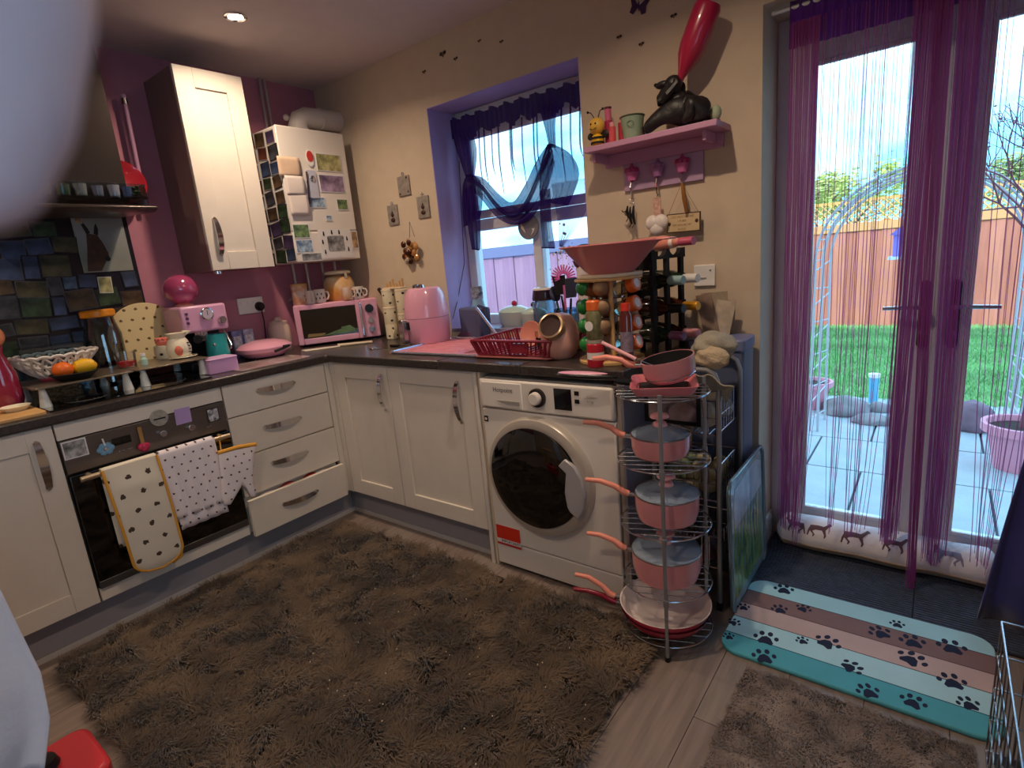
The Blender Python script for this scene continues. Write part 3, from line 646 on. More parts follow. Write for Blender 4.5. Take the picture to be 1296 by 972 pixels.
snap('pale blue lake photo under the green landscape at the boiler corner', (.322, -.445, 1.475), .105, .07, 5, E90)
snap('grey patterned strip at the bottom left of the boiler front', (.322, -.41, 1.415), .13, .045, 4, E90)
snap('brown photo with orange figure at the lower right edge of the boiler', (.322, -.105, 1.50), .045, .10, 1, E90)
t = card('cat_magnet_card', 'white card with a dark framed picture ringed by tiny black cats', 'card', (.322, -.24, 1.48), .22, .16, None, E90, '#e4e0e0', mat('white card', '#e0dcdc', .6))
G().prism(rrect(-.055, -.038, .055, .045, .008), 'y', -.0045, -.0022).done('picture', pms[4], t)
for q, (x_, z_) in enumerate(((-.075, .055), (-.02, .062), (.03, .062), (-.088, .01), (-.08, -.045), (.078, .025), (.08, -.035))):
    G().sph((x_, -.004, z_), .007, (.8, .3, 1.4), 8, 6).sph((x_, -.004, z_+.011), .005, (.9, .3, .9), 8, 6).done('cat_shape', black_mt, t)
t = thing('heart_tag', 'red and white oval luggage tag at the top of the boiler photos', 'magnet', (.323, -.325, 1.94), rot=E90)
G().prism(circ(0, 0, .03, 20, .75, 1.5), 'y', -.004, 0).done('tag', white_pl, t); G().prism(circ(0, .008, .022, 20, .9, 1.3), 'y', -.006, -.004).done('print', mat('tag red', '#c23a34', .5), t)
t = thing('clear_magnet', 'pair of clear pale blue acrylic magnets left of the plum card', 'magnet', (.323, -.335, 1.80), rot=E90)
G().prism(rrect(-.03, -.07, .03, .075, .01), 'y', -.006, 0).done('block', mat('pale acrylic', '#b9bcd0', .15, coat=1), t); G().sph((.005, -.006, .03), .018, (1, .4, 1)).done('dome', chrome, t)
pp = mat('note paper', '#d9cdc8', .8)
def paper(lab, c, w, h, rot, m=pp, nm='paper_note', cat='paper'):
    t = thing(nm, lab, cat, c, rot=rot); 
    G().grid(lambda u, v: Vector((w*(u-.5), -.004-.006*math.sin(PI*v)*u, h*(v-.5))), 6, 6).done('sheet', m, t, sol=.0008); return t
paper('cream sheet with red dots pinned at the upper left of the boiler front', (.322, -.46, 1.885), .13, .10, (.05, 0, PI/2), mat('dotted cream paper', '#d6b9a0', .8, noise_=.08))
paper('white note hanging in the middle of the boiler left column', (.326, -.445, 1.79), .11, .10, E90)
paper('white note hanging lowest in the boiler left column', (.326, -.44, 1.695), .115, .12, (-.03, 0, PI/2))
t = thing('pen', 'slim dark pen clipped beside the white notes on the boiler', 'pen', (.332, -.375, 1.775)); G().tube([(0, 0, -.08), (0, .01, .09)], .005, 8).done('barrel', mat('pen indigo', '#2a2140', .3), t); G().tube([(.006, .0, .04), (.006, .008, .085)], .002, 6).done('clip', chrome, t)
# magnets overlapping on the boiler's left side (facing -y)
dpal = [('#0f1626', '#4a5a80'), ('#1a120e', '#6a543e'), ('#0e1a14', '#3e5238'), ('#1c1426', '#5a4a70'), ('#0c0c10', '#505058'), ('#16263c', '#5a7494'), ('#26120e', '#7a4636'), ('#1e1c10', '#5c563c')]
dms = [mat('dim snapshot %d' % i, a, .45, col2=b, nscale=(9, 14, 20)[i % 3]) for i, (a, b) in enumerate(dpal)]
def sidecard(lab, c, w, h, pi, rot, border, cat, name, group): return card(name, lab, cat, c, w, h, None, rot, border, dms[pi], .0015, group)
R = random.Random(4); q = 0
side_labs = ['topmost', 'second', 'third', 'fourth', 'fifth', 'sixth', 'seventh', 'eighth', 'lowest']
cols = ['front', 'middle', 'wall side']
for j in range(9):
    for i, x_ in enumerate((.265, .165, .062)):
        w = R.uniform(.075, .10); h = R.uniform(.062, .08)
        sidecard('%s photo magnet down the %s column on the left side of the boiler' % (side_labs[j], cols[i]), (x_+R.uniform(-.008, .008), -.503-R.uniform(0, .0012), 2.045-j*.077+R.uniform(-.006, .006)), w, h, R.randrange(7), (0, R.uniform(-.12, .12), 0), border=R.choice(['#4f4a52', '#2a2530', '#a79c98', '#1a1520']), cat='magnet', name='photo_magnet', group='photo magnets on the boiler side')

# ------------------------------------------------------------------ cooker hood and collage splashback
t = thing('cooker_hood', 'dark steel cooker hood with chimney and clear shelf rim on the pink wall', 'cooker hood', (.2, -1.43, 1.64))
G().box((.002, -1.60, 1.70), (.24, -1.215, 2.405)).done('chimney', mat('hood chimney steel', '#4c4442', .35, .7), t, world=True, bev=.003)
g = G(); 
prof = [(.004, 1.655), (.30, 1.640), (.44, 1.632), (.47, 1.640), (.47, 1.652), (.42, 1.662), (.30, 1.675), (.15, 1.70), (.004, 1.705)]
g.prism([(x, z) for x, z in prof], 'y', -1.76, -1.20); g.done('canopy', mat('hood steel', '#4a403e', .32, .6), t, world=True, bev=.004)
G().box((.30, -1.74, 1.672), (.308, -1.17, 1.765)).done('glass_rim', glass_b, t, world=True); G().box((.02, -1.178, 1.665), (.31, -1.170, 1.765)).done('glass_side', glass_b, t, world=True)
G().box((.02, -1.76, 1.705), (.31, -1.165, 1.713)).done('glass_shelf', glass, t, world=True)
for k, (yy, rr_, hh, c, lab) in enumerate(((-1.515, .024, .05, '#b9a888', 'cream votive holder at the left of the row on the hood shelf'), (-1.455, .026, .045, '#5c6650', 'olive glass votive holder, second in the hood shelf row'), (-1.395, .024, .05, '#a89894', 'pale votive holder in the middle of the hood shelf'), (-1.335, .022, .045, '#8f7f8a', 'mauve glass votive right of the pale one on the hood'), (-1.275, .023, .05, '#c7b2b8', 'pink white votive holder on the hood shelf'), (-1.225, .022, .045, '#565a80', 'blue glass votive near the right end of the hood'))):
    t = thing('votive_holder', lab, 'candle holder', (.26, yy, 1.713)); G().lathe([(0, 0), (rr_*.8, 0), (rr_, hh), (rr_*.85, hh), (rr_*.7, .01), (0, .01)], n=18).done('cup', mat('votive', c, .15, coat=.6), t); G().cyl((0, 0, .011), (0, 0, hh*.6), rr_*.6).done('candle', ivory, t)
t = thing('plant_pot', 'dark green leafy trim in a clear box at the right end of the hood', 'plant', (.25, -1.195, 1.713)); g = G()
for k in range(40): g.sph((R.uniform(-.03, .03), R.uniform(-.015, .015), R.uniform(.005, .05)), .009, (1, 1, .5), 6, 4)
g.done('foliage', mat('dark green moss', '#3d5a34', .8), t, kind='stuff'); G().box((-.035, -.02, 0), (.035, .02, .004)).done('base', black_mt, t)
t = thing('red_dish', 'glossy red oval dish stood on the hood against the pink wall', 'dish', (.06, -1.17, 1.71)); G().lathe([(0, 0), (.07, .004), (.1, .022), (.095, .024), (.068, .01), (0, .006)], M=Matrix.Rotation(1.35, 4, 'Y'), c=(0, 0, .098)).done('dish', mat('glossy scarlet', '#a81f2e', .2, coat=.8), t)
t = thing('wall_rod', 'slim pale pole with a round cap on the pink wall above the hood', 'pole', (.05, -1.075, 1.71)); G().cyl((0, -.01, 0), (0, .0, .46), .010).done('pole', rosewood, t); G().cyl((0, .0, .45), (0, .0, .475), .014).done('collar', chrome, t); G().sph((0, 0, .485), .013).done('cap', rosewood, t)
sp = G().box((.001, -1.80, .912), (.006, -1.165, 1.665)); sp = sp.done('splashback', mat('dark splashback glass', '#24222c', .15, coat=.5)); tag(sp, 'dark glass splashback panel covered in photos below the hood', 'splashback')
# large donkey picture
t = card('donkey_poster', 'large pale photo of a brown donkey head under the hood', 'poster', (.009, -1.285, 1.545), .20, .26, None, E90, '#8d8f8a', mat('misty field photo', '#9da0a2', .4, col2='#7d8378', nscale=3))
dk = mat('donkey brown', '#4a3224', .6, noise_=.2, nscale=40); dk2 = mat('donkey dark', '#1c1512', .6)
G().prism([(-.055, .045), (-.045, .012), (-.02, -.005), (-.01, -.05), (-.005, -.085), (-.03, -.125), (-.085, -.125), (-.075, -.07), (-.065, -.02)], 'y', -.0032, -.0026).done('neck', dk, t, flat=True)
G().prism([(-.055, .045), (-.015, .035), (.0, .0), (.012, -.045), (.012, -.075), (-.005, -.083), (-.02, -.06), (-.04, -.02), (-.055, .01)], 'y', -.0038, -.0033).done('head', dk, t, flat=True)
G().prism([(-.055, .04), (-.072, .10), (-.066, .108), (-.045, .065), (-.04, .045)], 'y', -.0042, -.0036).done('ear', dk2, t, flat=True)
G().prism([(-.028, .04), (-.018, .075), (-.010, .088), (-.006, .06), (-.012, .034)], 'y', -.0042, -.0036).done('ear', dk2, t, flat=True)
G().prism(circ(.004, -.072, .012, 12), 'y', -.0046, -.004).done('muzzle', dk2, t, flat=True)
snap('light green polaroid stuck below the donkey picture', (.0095, -1.315, 1.355), .055, .075, 7, (0, .06, PI/2), border='#c9ccc4')
snap('tiny brown portrait photo on the top left corner of the donkey picture', (.012, -1.36, 1.645), .03, .03, 1, E90, border='#a0a0a0')
desc = ['navy blue', 'tan', 'dark green', 'plum', 'charcoal', 'sky blue', 'terracotta', 'olive']
rows = ['top', 'second', 'third', 'fourth', 'fifth', 'sixth', 'seventh', 'eighth', 'bottom']
nth = ['rightmost', 'second from the right', 'third from the right', 'fourth from the right', 'fifth from the right', 'sixth from the right', 'seventh from the right', 'eighth from the right', 'ninth from the right', 'tenth from the right', 'eleventh from the right']
zt = 1.655
hs = [.085, .07, .09, .075, .095, .065, .085, .08, .07]
for j in range(9):
    y_ = -1.17-R.uniform(0, .01); i = 0
    while y_ > -1.80:
        w = R.uniform(.05, .12); yc = y_-w/2; zc = zt-hs[j]/2
        if not (-1.42 < yc < -1.17 and zc > 1.40) and not (abs(yc+1.315) < .05 and abs(zc-1.355) < .05):
            k = R.choice([0, 0, 4, 5, 1, 2, 3, 6, 4, 0, 7])
            card('photo_print', '%s photo on the splashback, %s row, %s' % (desc[k], rows[j], nth[i]), 'photo', (.008+R.uniform(0, .003), yc, zc+R.uniform(-.014, .014)), w, hs[j]*R.uniform(.8, 1.15), None, (0, R.uniform(-.10, .10), PI/2), R.choice(['#14141c', '#22222c', '#4a4a56', '#0c0c12']), dms[k], .0015, 'photos on the splashback')
        y_ -= w+.002; i += 1
    zt -= hs[j]
# ================================================================== things on the worktop, left run
R = random.Random(11)
WT = .910
hob = thing('hob', 'black glass ceramic hob set in the worktop above the oven', 'hob', (.31, -1.46, WT)); G().box((-.26, -.29, 0), (.26, .29, .006)).done('glass', black_gl, hob, bev=.002)
g = G()
for x, y, r in ((-.12, -.14, .09), (.12, -.14, .07), (-.12, .14, .07), (.12, .14, .09)): g.ring((x, y, .0065), r, .0008)
g.done('zone_ring', mat('zone grey', '#55555a', .4), hob)
tray_m = mat('brushed metal tray', '#8d7f70', .3, .7, noise_=.1, nscale=30)
def riser(lab, y0, y1):
    t = thing('hob_riser', lab, 'riser', (.30, (y0+y1)/2, WT+.006)); h = (y1-y0)/2
    G().prism(rrect(-.17, -h, .17, h, .02), 'z', .070, .076).done('tray', tray_m, t, bev=.001)
    for x in (-.14, .145):
        for y in (-h+.03, h-.03):
            G().lathe([(0, 0), (.020, 0), (.019, .006), (.010, .068), (0, .07)], c=(x, y, 0), n=16).done('leg', mat('pearl leg', '#cfcfc8', .3, coat=.4), t)
riser('metal tray riser on conical white feet over the left half of the hob', -1.760, -1.425)
riser('metal tray riser on conical white feet over the right half of the hob', -1.420, -1.120)
TZ = WT+.0825
def lathed(name, lab, cat, loc, parts, rot=None, group=None, n=28):
    t = thing(name, lab, cat, loc, rot=rot, group=group)
    for pn, prof, m in parts: G().lathe(prof, n=n).done(pn, m, t)
    return t
# white lattice fruit bowl
t = thing('fruit_bowl', 'white openwork fruit bowl with a scalloped rim on the left riser', 'bowl', (.25, -1.625, TZ))
def bp(a, s, wv=0): r = .06+.085*s**.8; return Vector((r*math.cos(a), r*math.sin(a), .012+.085*s+wv))
G().lathe([(0, 0), (.062, 0), (.066, .008), (.064, .02), (.06, .016), (0, .012)]).done('base', pink_deep, t)
g = G(); N = 22
for k in range(N):
    a = 2*PI*k/N
    for sgn in (-1, 1): g.tube([bp(a+sgn*s*2*PI/N*1.5, s) for s in (0, .25, .5, .75, 1)], .0045, 6)
g.tube([bp(a, 1, .006*abs(math.sin(a*11))) for a in [2*PI*k/88 for k in range(88)]], .006, 6, True); g.tube([bp(a, .55) for a in [2*PI*k/44 for k in range(44)]], .004, 6, True)
g.done('lattice', mat('white pierced ceramic', '#d9d2cc', .4), t, sol=0)
# black bowl with fruit
t = lathed('black_bowl', 'shallow black bowl holding an orange and a lemon on the left riser', 'bowl', (.385, -1.605, TZ), [('bowl', [(0, 0), (.05, 0), (.082, .028), (.079, .030), (.048, .006), (0, .005)], black_mt)])
t = thing('orange', 'bright orange resting in the black bowl on the left riser', 'fruit', (.39, -1.640, TZ+.012)); G().sph((0, 0, .032), .034, (1.05, 1.05, .92)).done('peel', orange_m, t); G().cyl((0, 0, .0625), (0, 0, .065), .004, n=8).done('stem_end', wood_l, t)
t = thing('lemon', 'bright yellow lemon beside the orange in the black bowl', 'fruit', (.385, -1.568, TZ+.012)); G().lathe([(0, -.045), (.008, -.042), (.024, -.03), (.033, 0), (.024, .03), (.008, .042), (0, .045)], c=(0, 0, .032), M=Matrix.Rotation(PI/2, 4, 'X')).done('peel', yellow_m, t)
t = thing('measuring_glass', 'small clear measuring glass with red liquid on the right riser', 'glass', (.30, -1.395, TZ)); G().lathe([(0, 0), (.036, 0), (.041, .068), (.038, .068), (.034, .004), (0, .004)]).done('glass', glass, t); G().lathe([(0, .005), (.0335, .005), (.036, .028), (0, .028)]).done('liquid', mat('red jelly', '#b8252c', .2), t)
lathed('small_bottle', 'tiny pale green bottle beside the measuring glass', 'bottle', (.33, -1.338, TZ), [('bottle', [(0, 0), (.014, 0), (.015, .025), (.009, .034), (.009, .04), (0, .04)], mat('mint plastic', '#a8c8bc', .4)), ('cap', [(0, .04), (.010, .04), (.010, .052), (0, .052)], white_pl)])
t = thing('saucer', 'flat cream saucer under the white jug on the right riser', 'saucer', (.325, -1.175, TZ)); G().lathe([(0, 0), (.04, 0), (.062, .007), (.060, .009), (.038, .004), (0, .004)]).done('dish', ivory, t)
# white jug shaped like a pouring flower vase with painted design
t = thing('jug', 'white ceramic jug with orange blot design and blue dashes', 'jug', (.325, -1.185, TZ+.006))
G().lathe([(0, 0), (.036, 0), (.050, .02), (.052, .045), (.042, .075), (.034, .088), (.044, .112), (.041, .112), (.031, .088), (.03, .08), (0, .08)]).done('body', ivory, t)
G().prism([(-.02, 0), (.0, .02), (.03, .012), (.0, -.006)], 'y', -.012, .012, Matrix.Translation((.0, .035, .1)) @ Matrix.Rotation(PI/2, 4, 'Z')).done('spout', ivory, t, bev=.003)
G().sph((.034, -.012, .035), .026, (.72, .9, 1.05)).done('orange_blot', mat('coral glaze', '#d9705a', .3, noise_=.15), t)
g = G()
for k in range(4): g.box((.03, .022, .02+k*.014), (.046, .034, .024+k*.014))
g.done('blue_dash', mat('navy glaze', '#27305e', .4), t)
t = thing('trinket_pot', 'ivory pot with coral bobbled lid behind the white jug', 'pot', (.20, -1.205, TZ)); G().lathe([(0, 0), (.034, 0), (.04, .03), (.036, .062), (0, .062)]).done('pot', bee_ivory, t)
g = G().sph((0, 0, .078), .028, (1, 1, .8)); 
for k in range(9): g.sph((.02*math.cos(k*.7), .02*math.sin(k*.7), .09), .009, u=8, v=6)
g.done('lid', mat('coral pink', '#e07868', .35, coat=.4), t)
# bee platter standing against the wall
t = thing('round_board', 'large round cream board printed with bees leaning behind the jug', 'board', (.10, -1.215, WT+.01), rot=(0, -.12, 0)); G().cyl((0, 0, .175), (.012, 0, .175), .165, n=48).done('board', bee_plate, t, bev=.003)
t = thing('board_stand', 'dark red stand under the round bee board', 'stand', (.115, -1.225, WT)); G().box((-.03, -.07, 0), (.05, .07, .012)).box((.035, -.07, .0), (.05, .07, .05)).done('stand', mat('dark red wood', '#5a1a1a', .4), t, bev=.002)
# big clear jar with orange lid, two clear plastic boxes
lathed('storage_jar', 'tall clear glass jar with a bright orange lid behind the riser', 'jar', (.12, -1.405, WT+.006), [('glass', [(0, 0), (.062, 0), (.070, .01), (.072, .22), (.058, .275), (.055, .30), (.053, .30), (.056, .272), (.069, .22), (.067, .012), (0, .006)], glassmat('jar glass', '#d8dde0', .10)), ('lid', [(0, .300), (.062, .300), (.066, .304), (.066, .326), (.06, .332), (0, .332)], mat('orange lid', '#dd8a1e', .35)), ('contents', [(0, .008), (.065, .012), (.066, .045), (.03, .06), (0, .05)], mat('dark sweets', '#5a3424', .6, noise_=.4, nscale=60))])
t = thing('plastic_box', 'clear lidded plastic box behind the white openwork bowl', 'box', (.10, -1.60, WT+.006)); 
g = G(); g.box((-.05, -.11, 0), (.05, -.107, .2)); g.box((-.05, .107, 0), (.05, .11, .2)); g.box((-.05, -.11, 0), (-.047, .11, .2)); g.box((.047, -.11, 0), (.05, .11, .2)); g.done('side', glass_b, t); G().box((-.053, -.113, .2), (.053, .113, .206)).done('lid', glass_b, t, bev=.002)
g = G()
for k in range(26): g.sph((R.uniform(-.035, .035), R.uniform(-.09, .09), R.uniform(.012, .06)), .018, (1, .8, .7), 8, 5)
g.done('contents', mat('tan biscuits', '#8a6238', .8, noise_=.3), t, kind='stuff')
t = thing('glass_vase', 'pink glass vase with a salmon ball stopper at the far left', 'vase', (.33, -1.81, WT)); G().lathe([(0, 0), (.035, 0), (.048, .05), (.045, .14), (.022, .22), (.028, .25), (.025, .25), (.02, .222), (0, .2)]).done('vase', mat('cherry glass', '#8e2440', .12, coat=.6, noise_=.2), t); G().sph((0, 0, .285), .042).done('stopper', mat('salmon ball', '#e8946a', .35), t)
t = thing('chopping_board', 'worn light wooden board at the left end of the worktop', 'board', (.44, -1.90, WT)); G().prism(rrect(-.16, -.16, .155, .14, .02), 'z', 0, .012).done('board', wood_l, t, bev=.002)
lathed('dip_bowl', 'small cream oval dish on the wooden board', 'bowl', (.43, -1.815, WT+.012), [('dish', [(0, 0), (.03, 0), (.048, .018), (.045, .019), (.028, .005), (0, .005)], ivory)])
# coffee machine
t = thing('coffee_machine', 'lilac pink espresso machine with round pressure gauge', 'coffee machine', (.20, -1.03, WT))
G().box((-.09, -.108, 0), (-.02, .108, .19)).box((-.09, -.108, 0), (.10, .108, .045)).done('body', black_pl, t, bev=.006)
hd = G().box((-.10, -.108, .185), (.10, .108, .312)).done('head', pink_app2, t, bev=.012)
def onface(pn, y, z, r, m, dx=.012, par=t): return G().lathe([(0, 0), (r, 0), (r, dx), (r*.85, dx*1.2), (0, dx*1.2)], M=Matrix.Rotation(PI/2, 4, 'Y'), c=(.10, y, z), n=24).done(pn, m, par)
ga = onface('gauge', .008, .268, .031, chrome); G().cyl((.1146, .008, .268), (.1155, .008, .268), .024).done('gauge_face', mat('gauge dial', '#c9b8c8', .4), ga); G().box((.1156, .006, .262), (.1162, .009, .285)).done('needle', black_mt, ga)
onface('knob', .072, .232, .018, chrome, .02)
for k in range(3): onface('button', -.082, .278-k*.022, .007, mat('mauve button', '#6a4a78', .3, .4), .004)
G().cyl((.04, -.01, .19), (.04, -.01, .162), .03).done('group_head', chrome, t)
G().cyl((.04, -.01, .163), (.04, -.01, .14), .034).done('portafilter', dark_steel, t); G().tube([(.06, -.02, .155), (.13, -.06, .165), (.175, -.085, .16)], [.012, .018, .020], 12).done('portafilter_handle', black_pl, t)
G().tube([(.06, .09, .19), (.085, .095, .14), (.10, .098, .10)], .004, 8).done('steam_wand', chrome, t)
t = thing('milk_jug', 'turquoise milk jug with dark shaded front under the espresso spout', 'jug', (.262, -.985, WT+.0455)); G().lathe([(0, 0), (.052, 0), (.054, .02), (.047, .085), (.050, .118), (.047, .118), (.043, .085), (0, .08)]).done('jug', teal, t); G().sph((.038, -.028, .07), .008).done('stud', chrome, t)
G().tube([(.0, .038, .09), (.0, .068, .08), (.0, .066, .04), (.0, .044, .025)], .005, 8).done('handle', chrome, t)
t = thing('glass_globe', 'round pink glass globe on top of the espresso machine', 'glass globe', (.16, -1.055, WT+.312)); G().lathe([(0, 0), (.04, 0), (.04, .006), (.02, .014), (0, .014)]).done('foot', mat('peach glass', '#e0a08a', .3), t)
G().sph((0, 0, .082), .078, (1, 1, .92), 28, 18).done('globe', mat('hot pink glass', '#d0588c', .15, coat=1, noise_=.08, nscale=5, trans=.45), t)
t = thing('lidded_box', 'lilac plastic box at the worktop edge in front of the espresso machine', 'box', (.43, -1.072, WT)); G().prism(rrect(-.06, -.068, .06, .068, .012), 'z', 0, .062).done('box', mat('lilac plastic', '#cfa0d0', .35), t, bev=.004); G().prism(rrect(-.062, -.07, .062, .07, .012), 'z', .062, .07).done('lid', mat('lilac lid', '#d8aeda', .3), t, bev=.003)
t = thing('glass_chopping_board', 'thin pale glass board lying on the worktop right of the lilac box', 'board', (.47, -.87, WT)); G().prism(rrect(-.12, -.17, .11, .19, .015), 'z', 0, .005).done('board', mat('pale printed glass', '#cdb9be', .15, coat=.5, col2='#9a8078', nscale=6), t, bev=.001)
# waffle maker, cookie jar, tea boxes, socket
t = thing('waffle_maker', 'round pink clamshell sandwich maker between espresso machine and microwave', 'appliance', (.26, -.745, WT))
G().lathe([(0, .012), (.10, .012), (.137, .04), (.14, .052), (0, .052)]).done('lower_shell', pink_app, t); G().lathe([(0, .095), (.06, .093), (.115, .078), (.14, .06), (.14, .053), (0, .053)]).done('upper_shell', pink_app, t)
for a in (.6, 2.2, 3.8, 5.2): G().cyl((.09*math.cos(a), .09*math.sin(a), 0), (.09*math.cos(a), .09*math.sin(a), .016), .012, n=10).done('foot', black_pl, t)
G().tube([(.13, .03, .055), (.165, .045, .06), (.17, .0, .05), (.15, -.03, .04)], .007, 8).done('handle', black_pl, t)
lathed('cookie_jar', 'cream lidded jar in front of the pink wall left of the microwave', 'jar', (.11, -.56, WT), [('jar', [(0, 0), (.055, 0), (.06, .01), (.06, .13), (.05, .15), (0, .15)], mat('blush ceramic', '#cdb5ab', .4)), ('lid', [(0, .15), (.052, .15), (.052, .165), (.02, .175), (.015, .19), (0, .192)], mat('blush lid', '#c4aca4', .4))])
for i, (yy, c, l) in enumerate(((-.80, '#7d7fae', 'small blue printed tea box behind the round sandwich maker'), (-.735, '#a9a4c4', 'pale printed tea box next to the blue one by the wall'))):
    t = thing('tea_box', l, 'box', (.08, yy, WT)); G().box((-.02, -.028, 0), (.02, .028, .15)).done('box', mat('tea %d' % i, c, .5, noise_=.35, nscale=40), t, bev=.001); G().box((.02, -.02, .06), (.0205, .02, .12)).done('panel', mat('tea panel %d' % i, '#d8d4e0', .5, noise_=.3, nscale=70), t)
t = thing('wall_socket', 'white double socket with black plug on the pink wall', 'socket', (.001, -.645, 1.18), rot=(0, 0, 0)); G().box((0, -.075, -.045), (.012, .075, .045)).done('plate', white_pl, t, bev=.004)
for yy in (-.055, -.015, .02, .055): G().box((.012, yy-.005, .012), (.015, yy+.005, .028)).done('switch', white_pl, t)
t = thing('plug', 'black plug and cable in the right half of the pink wall socket', 'plug', (.013, -.60, 1.17)); G().lathe([(0, 0), (.026, 0), (.024, .02), (.016, .034), (0, .036)], M=Matrix.Rotation(PI/2, 4, 'Y')).done('body', black_pl, t); G().tube([(.02, 0, -.02), (.025, .0, -.08), (.02, -.005, -.18), (.05, -.03, -.245)], .0035, 6).done('cable', black_pl, t)
lathed('pill_pot', 'small white pot on the worktop under the socket', 'pot', (.10, -.66, WT), [('pot', [(0, 0), (.02, 0), (.02, .05), (0, .05)], white_pl), ('lid', [(0, .05), (.022, .05), (.022, .062), (0, .062)], ivory)])

# ------------------------------------------------------------------ microwave set diagonally in the corner, and what stands on it
ax = Vector((.5446, .8387, 0)); mo = Vector((.170, -.490, WT))
ang = math.atan2(ax.y, ax.x)
t = thing('microwave', 'pink retro microwave set diagonally across the corner', 'microwave', mo, ang)
Wm, Hm, Dm = .475, .245, .30
for x in (.04, Wm-.04):
    for y in (.03, Dm-.04): G().cyl((x, y, 0), (x, y, .012), .012, n=10).done('foot', black_pl, t)
G().box((0, .012, .010), (Wm, Dm, Hm)).done('body', pink_app, t, bev=.012)
g = G(); dW = .372; f = .034
g.box((.002, -.006, .014), (f, .012, Hm-.004)); g.box((dW-f*.8, -.006, .014), (dW, .012, Hm-.004)); g.box((f, -.006, .014), (dW-f*.8, .012, .014+f)); g.box((f, -.006, Hm-.004-f*.8), (dW-f*.8, .012, Hm-.004))
d = g.done('door', pink_app, t, bev=.004)
G().box((f, -.001, .014+f), (dW-f*.8, .011, Hm-.004-f*.8)).done('window', mat('smoked window', '#16120f', .06, coat=1), d)
G().prism([(.10, .055), (.16, .06), (.25, .085), (.25, .095), (.30, .10), (.33, .075), (.33, .06)], 'y', -.0016, -.0012).done('sticker', mat('energy label green', '#5f7a4e', .4, noise_=.3), d, flat=True)
G().prism([(.055, .055), (.14, .055), (.16, .07), (.06, .075)], 'y', -.0018, -.0012).done('sticker', mat('label kraft', '#8a7444', .5), d, flat=True)
G().box((dW-.006, -.030, .03), (dW+.006, -.022, Hm-.02)).box((dW-.006, -.030, .035), (dW+.006, .0, .045)).box((dW-.006, -.030, Hm-.035), (dW+.006, .0, Hm-.025)).done('handle', chrome, d, bev=.002)
G().box((dW+.008, -.004, .014), (Wm-.002, .012, Hm-.004)).done('control_panel', pink_app, t, bev=.004)
for z, r_, m_ in ((.185, .026, black_pl), (.115, .017, chrome), (.065, .018, chrome)): G().lathe([(0, 0), (r_, 0), (r_*.9, .018), (0, .018)], M=Matrix.Rotation(PI/2, 4, 'X'), c=(dW+.052, -.004, z), n=20).done('dial', m_, t)
G().cyl((dW+.052, -.004, .038), (dW+.052, -.006, .038), .004).done('lamp', red_m, t)
tM = mo+Vector((0, 0, Hm)); nrm = Vector((-ax.y, ax.x, 0))
def onmw(u, d_): return tM+ax*u+nrm*d_
def mug(lab, loc, r, h, m, prints=None, rz=0, name='mug', group=None):
    t = thing(name, lab, 'mug', loc, rz=rz, group=group)
    G().lathe([(0, 0), (r*.85, 0), (r, .008), (r, h), (r*.9, h), (r*.88, .01), (0, .008)]).done('cup', m, t)
    G().tube([(r*.95, 0, h*.8), (r*1.45, 0, h*.75), (r*1.6, 0, h*.5), (r*1.35, 0, h*.25), (r*.95, 0, h*.22)], .005, 8).done('handle', m, t)
    if prints: prints(t, r, h)
    return t
def star_print(c, n=5, sz=.010):
    def f(t, r, h):
        g = G()
        for k in range(n):
            a = -PI/2-.5+k*.35; z = h*(.35+.3*(k % 2)); p = Vector((r*math.cos(a), r*math.sin(a), z)); g.sph(p, sz, (.5, .5, 1), 8, 5, Matrix.Rotation(a, 4, 'Z'))
        g.done('motif', mat('motif', c, .4), t)
    return f
white_c = mat('white ceramic', '#e2d8d2', .3, coat=.4)
lathed('tea_canister', 'white canister with orange speckled design at the left end of the microwave top', 'canister', onmw(.050, .075), [('jar', [(0, 0), (.043, 0), (.045, .004), (.045, .105), (0, .105)], mat('white with orange blots', '#ddd3ca', .35, col2='#d08a60', nscale=26)), ('lid', [(0, .105), (.046, .105), (.047, .118), (.02, .122), (0, .122)], wood_l)])
mug('small white mug with dark letter mark beside the speckled canister', onmw(.105, .04), .028, .075, white_c, star_print('#4a3a34', 3, .006), -.3)
mug('white mug with three small black prints in front on the microwave', onmw(.160, .045), .032, .078, white_c, star_print('#1d1a1c', 5, .007), .7)
t = lathed('storage_pot', 'big ivory lidded storage pot with amber glaze patch on the microwave', 'pot', onmw(.278, .125), [('pot', [(0, 0), (.075, 0), (.088, .02), (.090, .10), (.074, .135), (.062, .142), (0, .142)], mat('ivory amber glaze', '#dccaa8', .35, coat=.4, col2='#cf8a34', nscale=7)), ('lid', [(0, .155), (.075, .155), (.078, .16), (.075, .170), (.05, .176), (0, .178)], mat('cream lid', '#dcd0ba', .4))])
G().cyl((0, 0, .142), (0, 0, .156), .062).done('seal', mat('rubber seal', '#8a6a50', .6), t); g = G()
for s in (-1, 1): g.box((s*.075-.008, -.01, .125), (s*.075+.008, .01, .165))
g.done('clip', chrome, t, bev=.002)
mug('white mug with orange side print at the right of the microwave top', onmw(.315, .02), .030, .075, mat('white orange mug', '#e4dad2', .3, col2='#dc9a6a', nscale=9), None, .5)
mug('white mug with dark blotted print at the right end of the microwave top', onmw(.378, .045), .034, .072, white_c, star_print('#2a2226', 6, .011), .6)
t = thing('black_headphones', 'dark rounded cable loop behind the mugs at the microwave corner', 'cable', (.395, -.05, WT)); G().tube([(.05, .0, .02), (.06, .02, .12), (.04, .03, .22), (-.02, .03, .29)], .012, 8).done('loop', black_mt, t)
t['label'] = 'thick black cable rising behind the right side of the microwave'; t['category'] = 'cable'; t.name = 'power_cable'
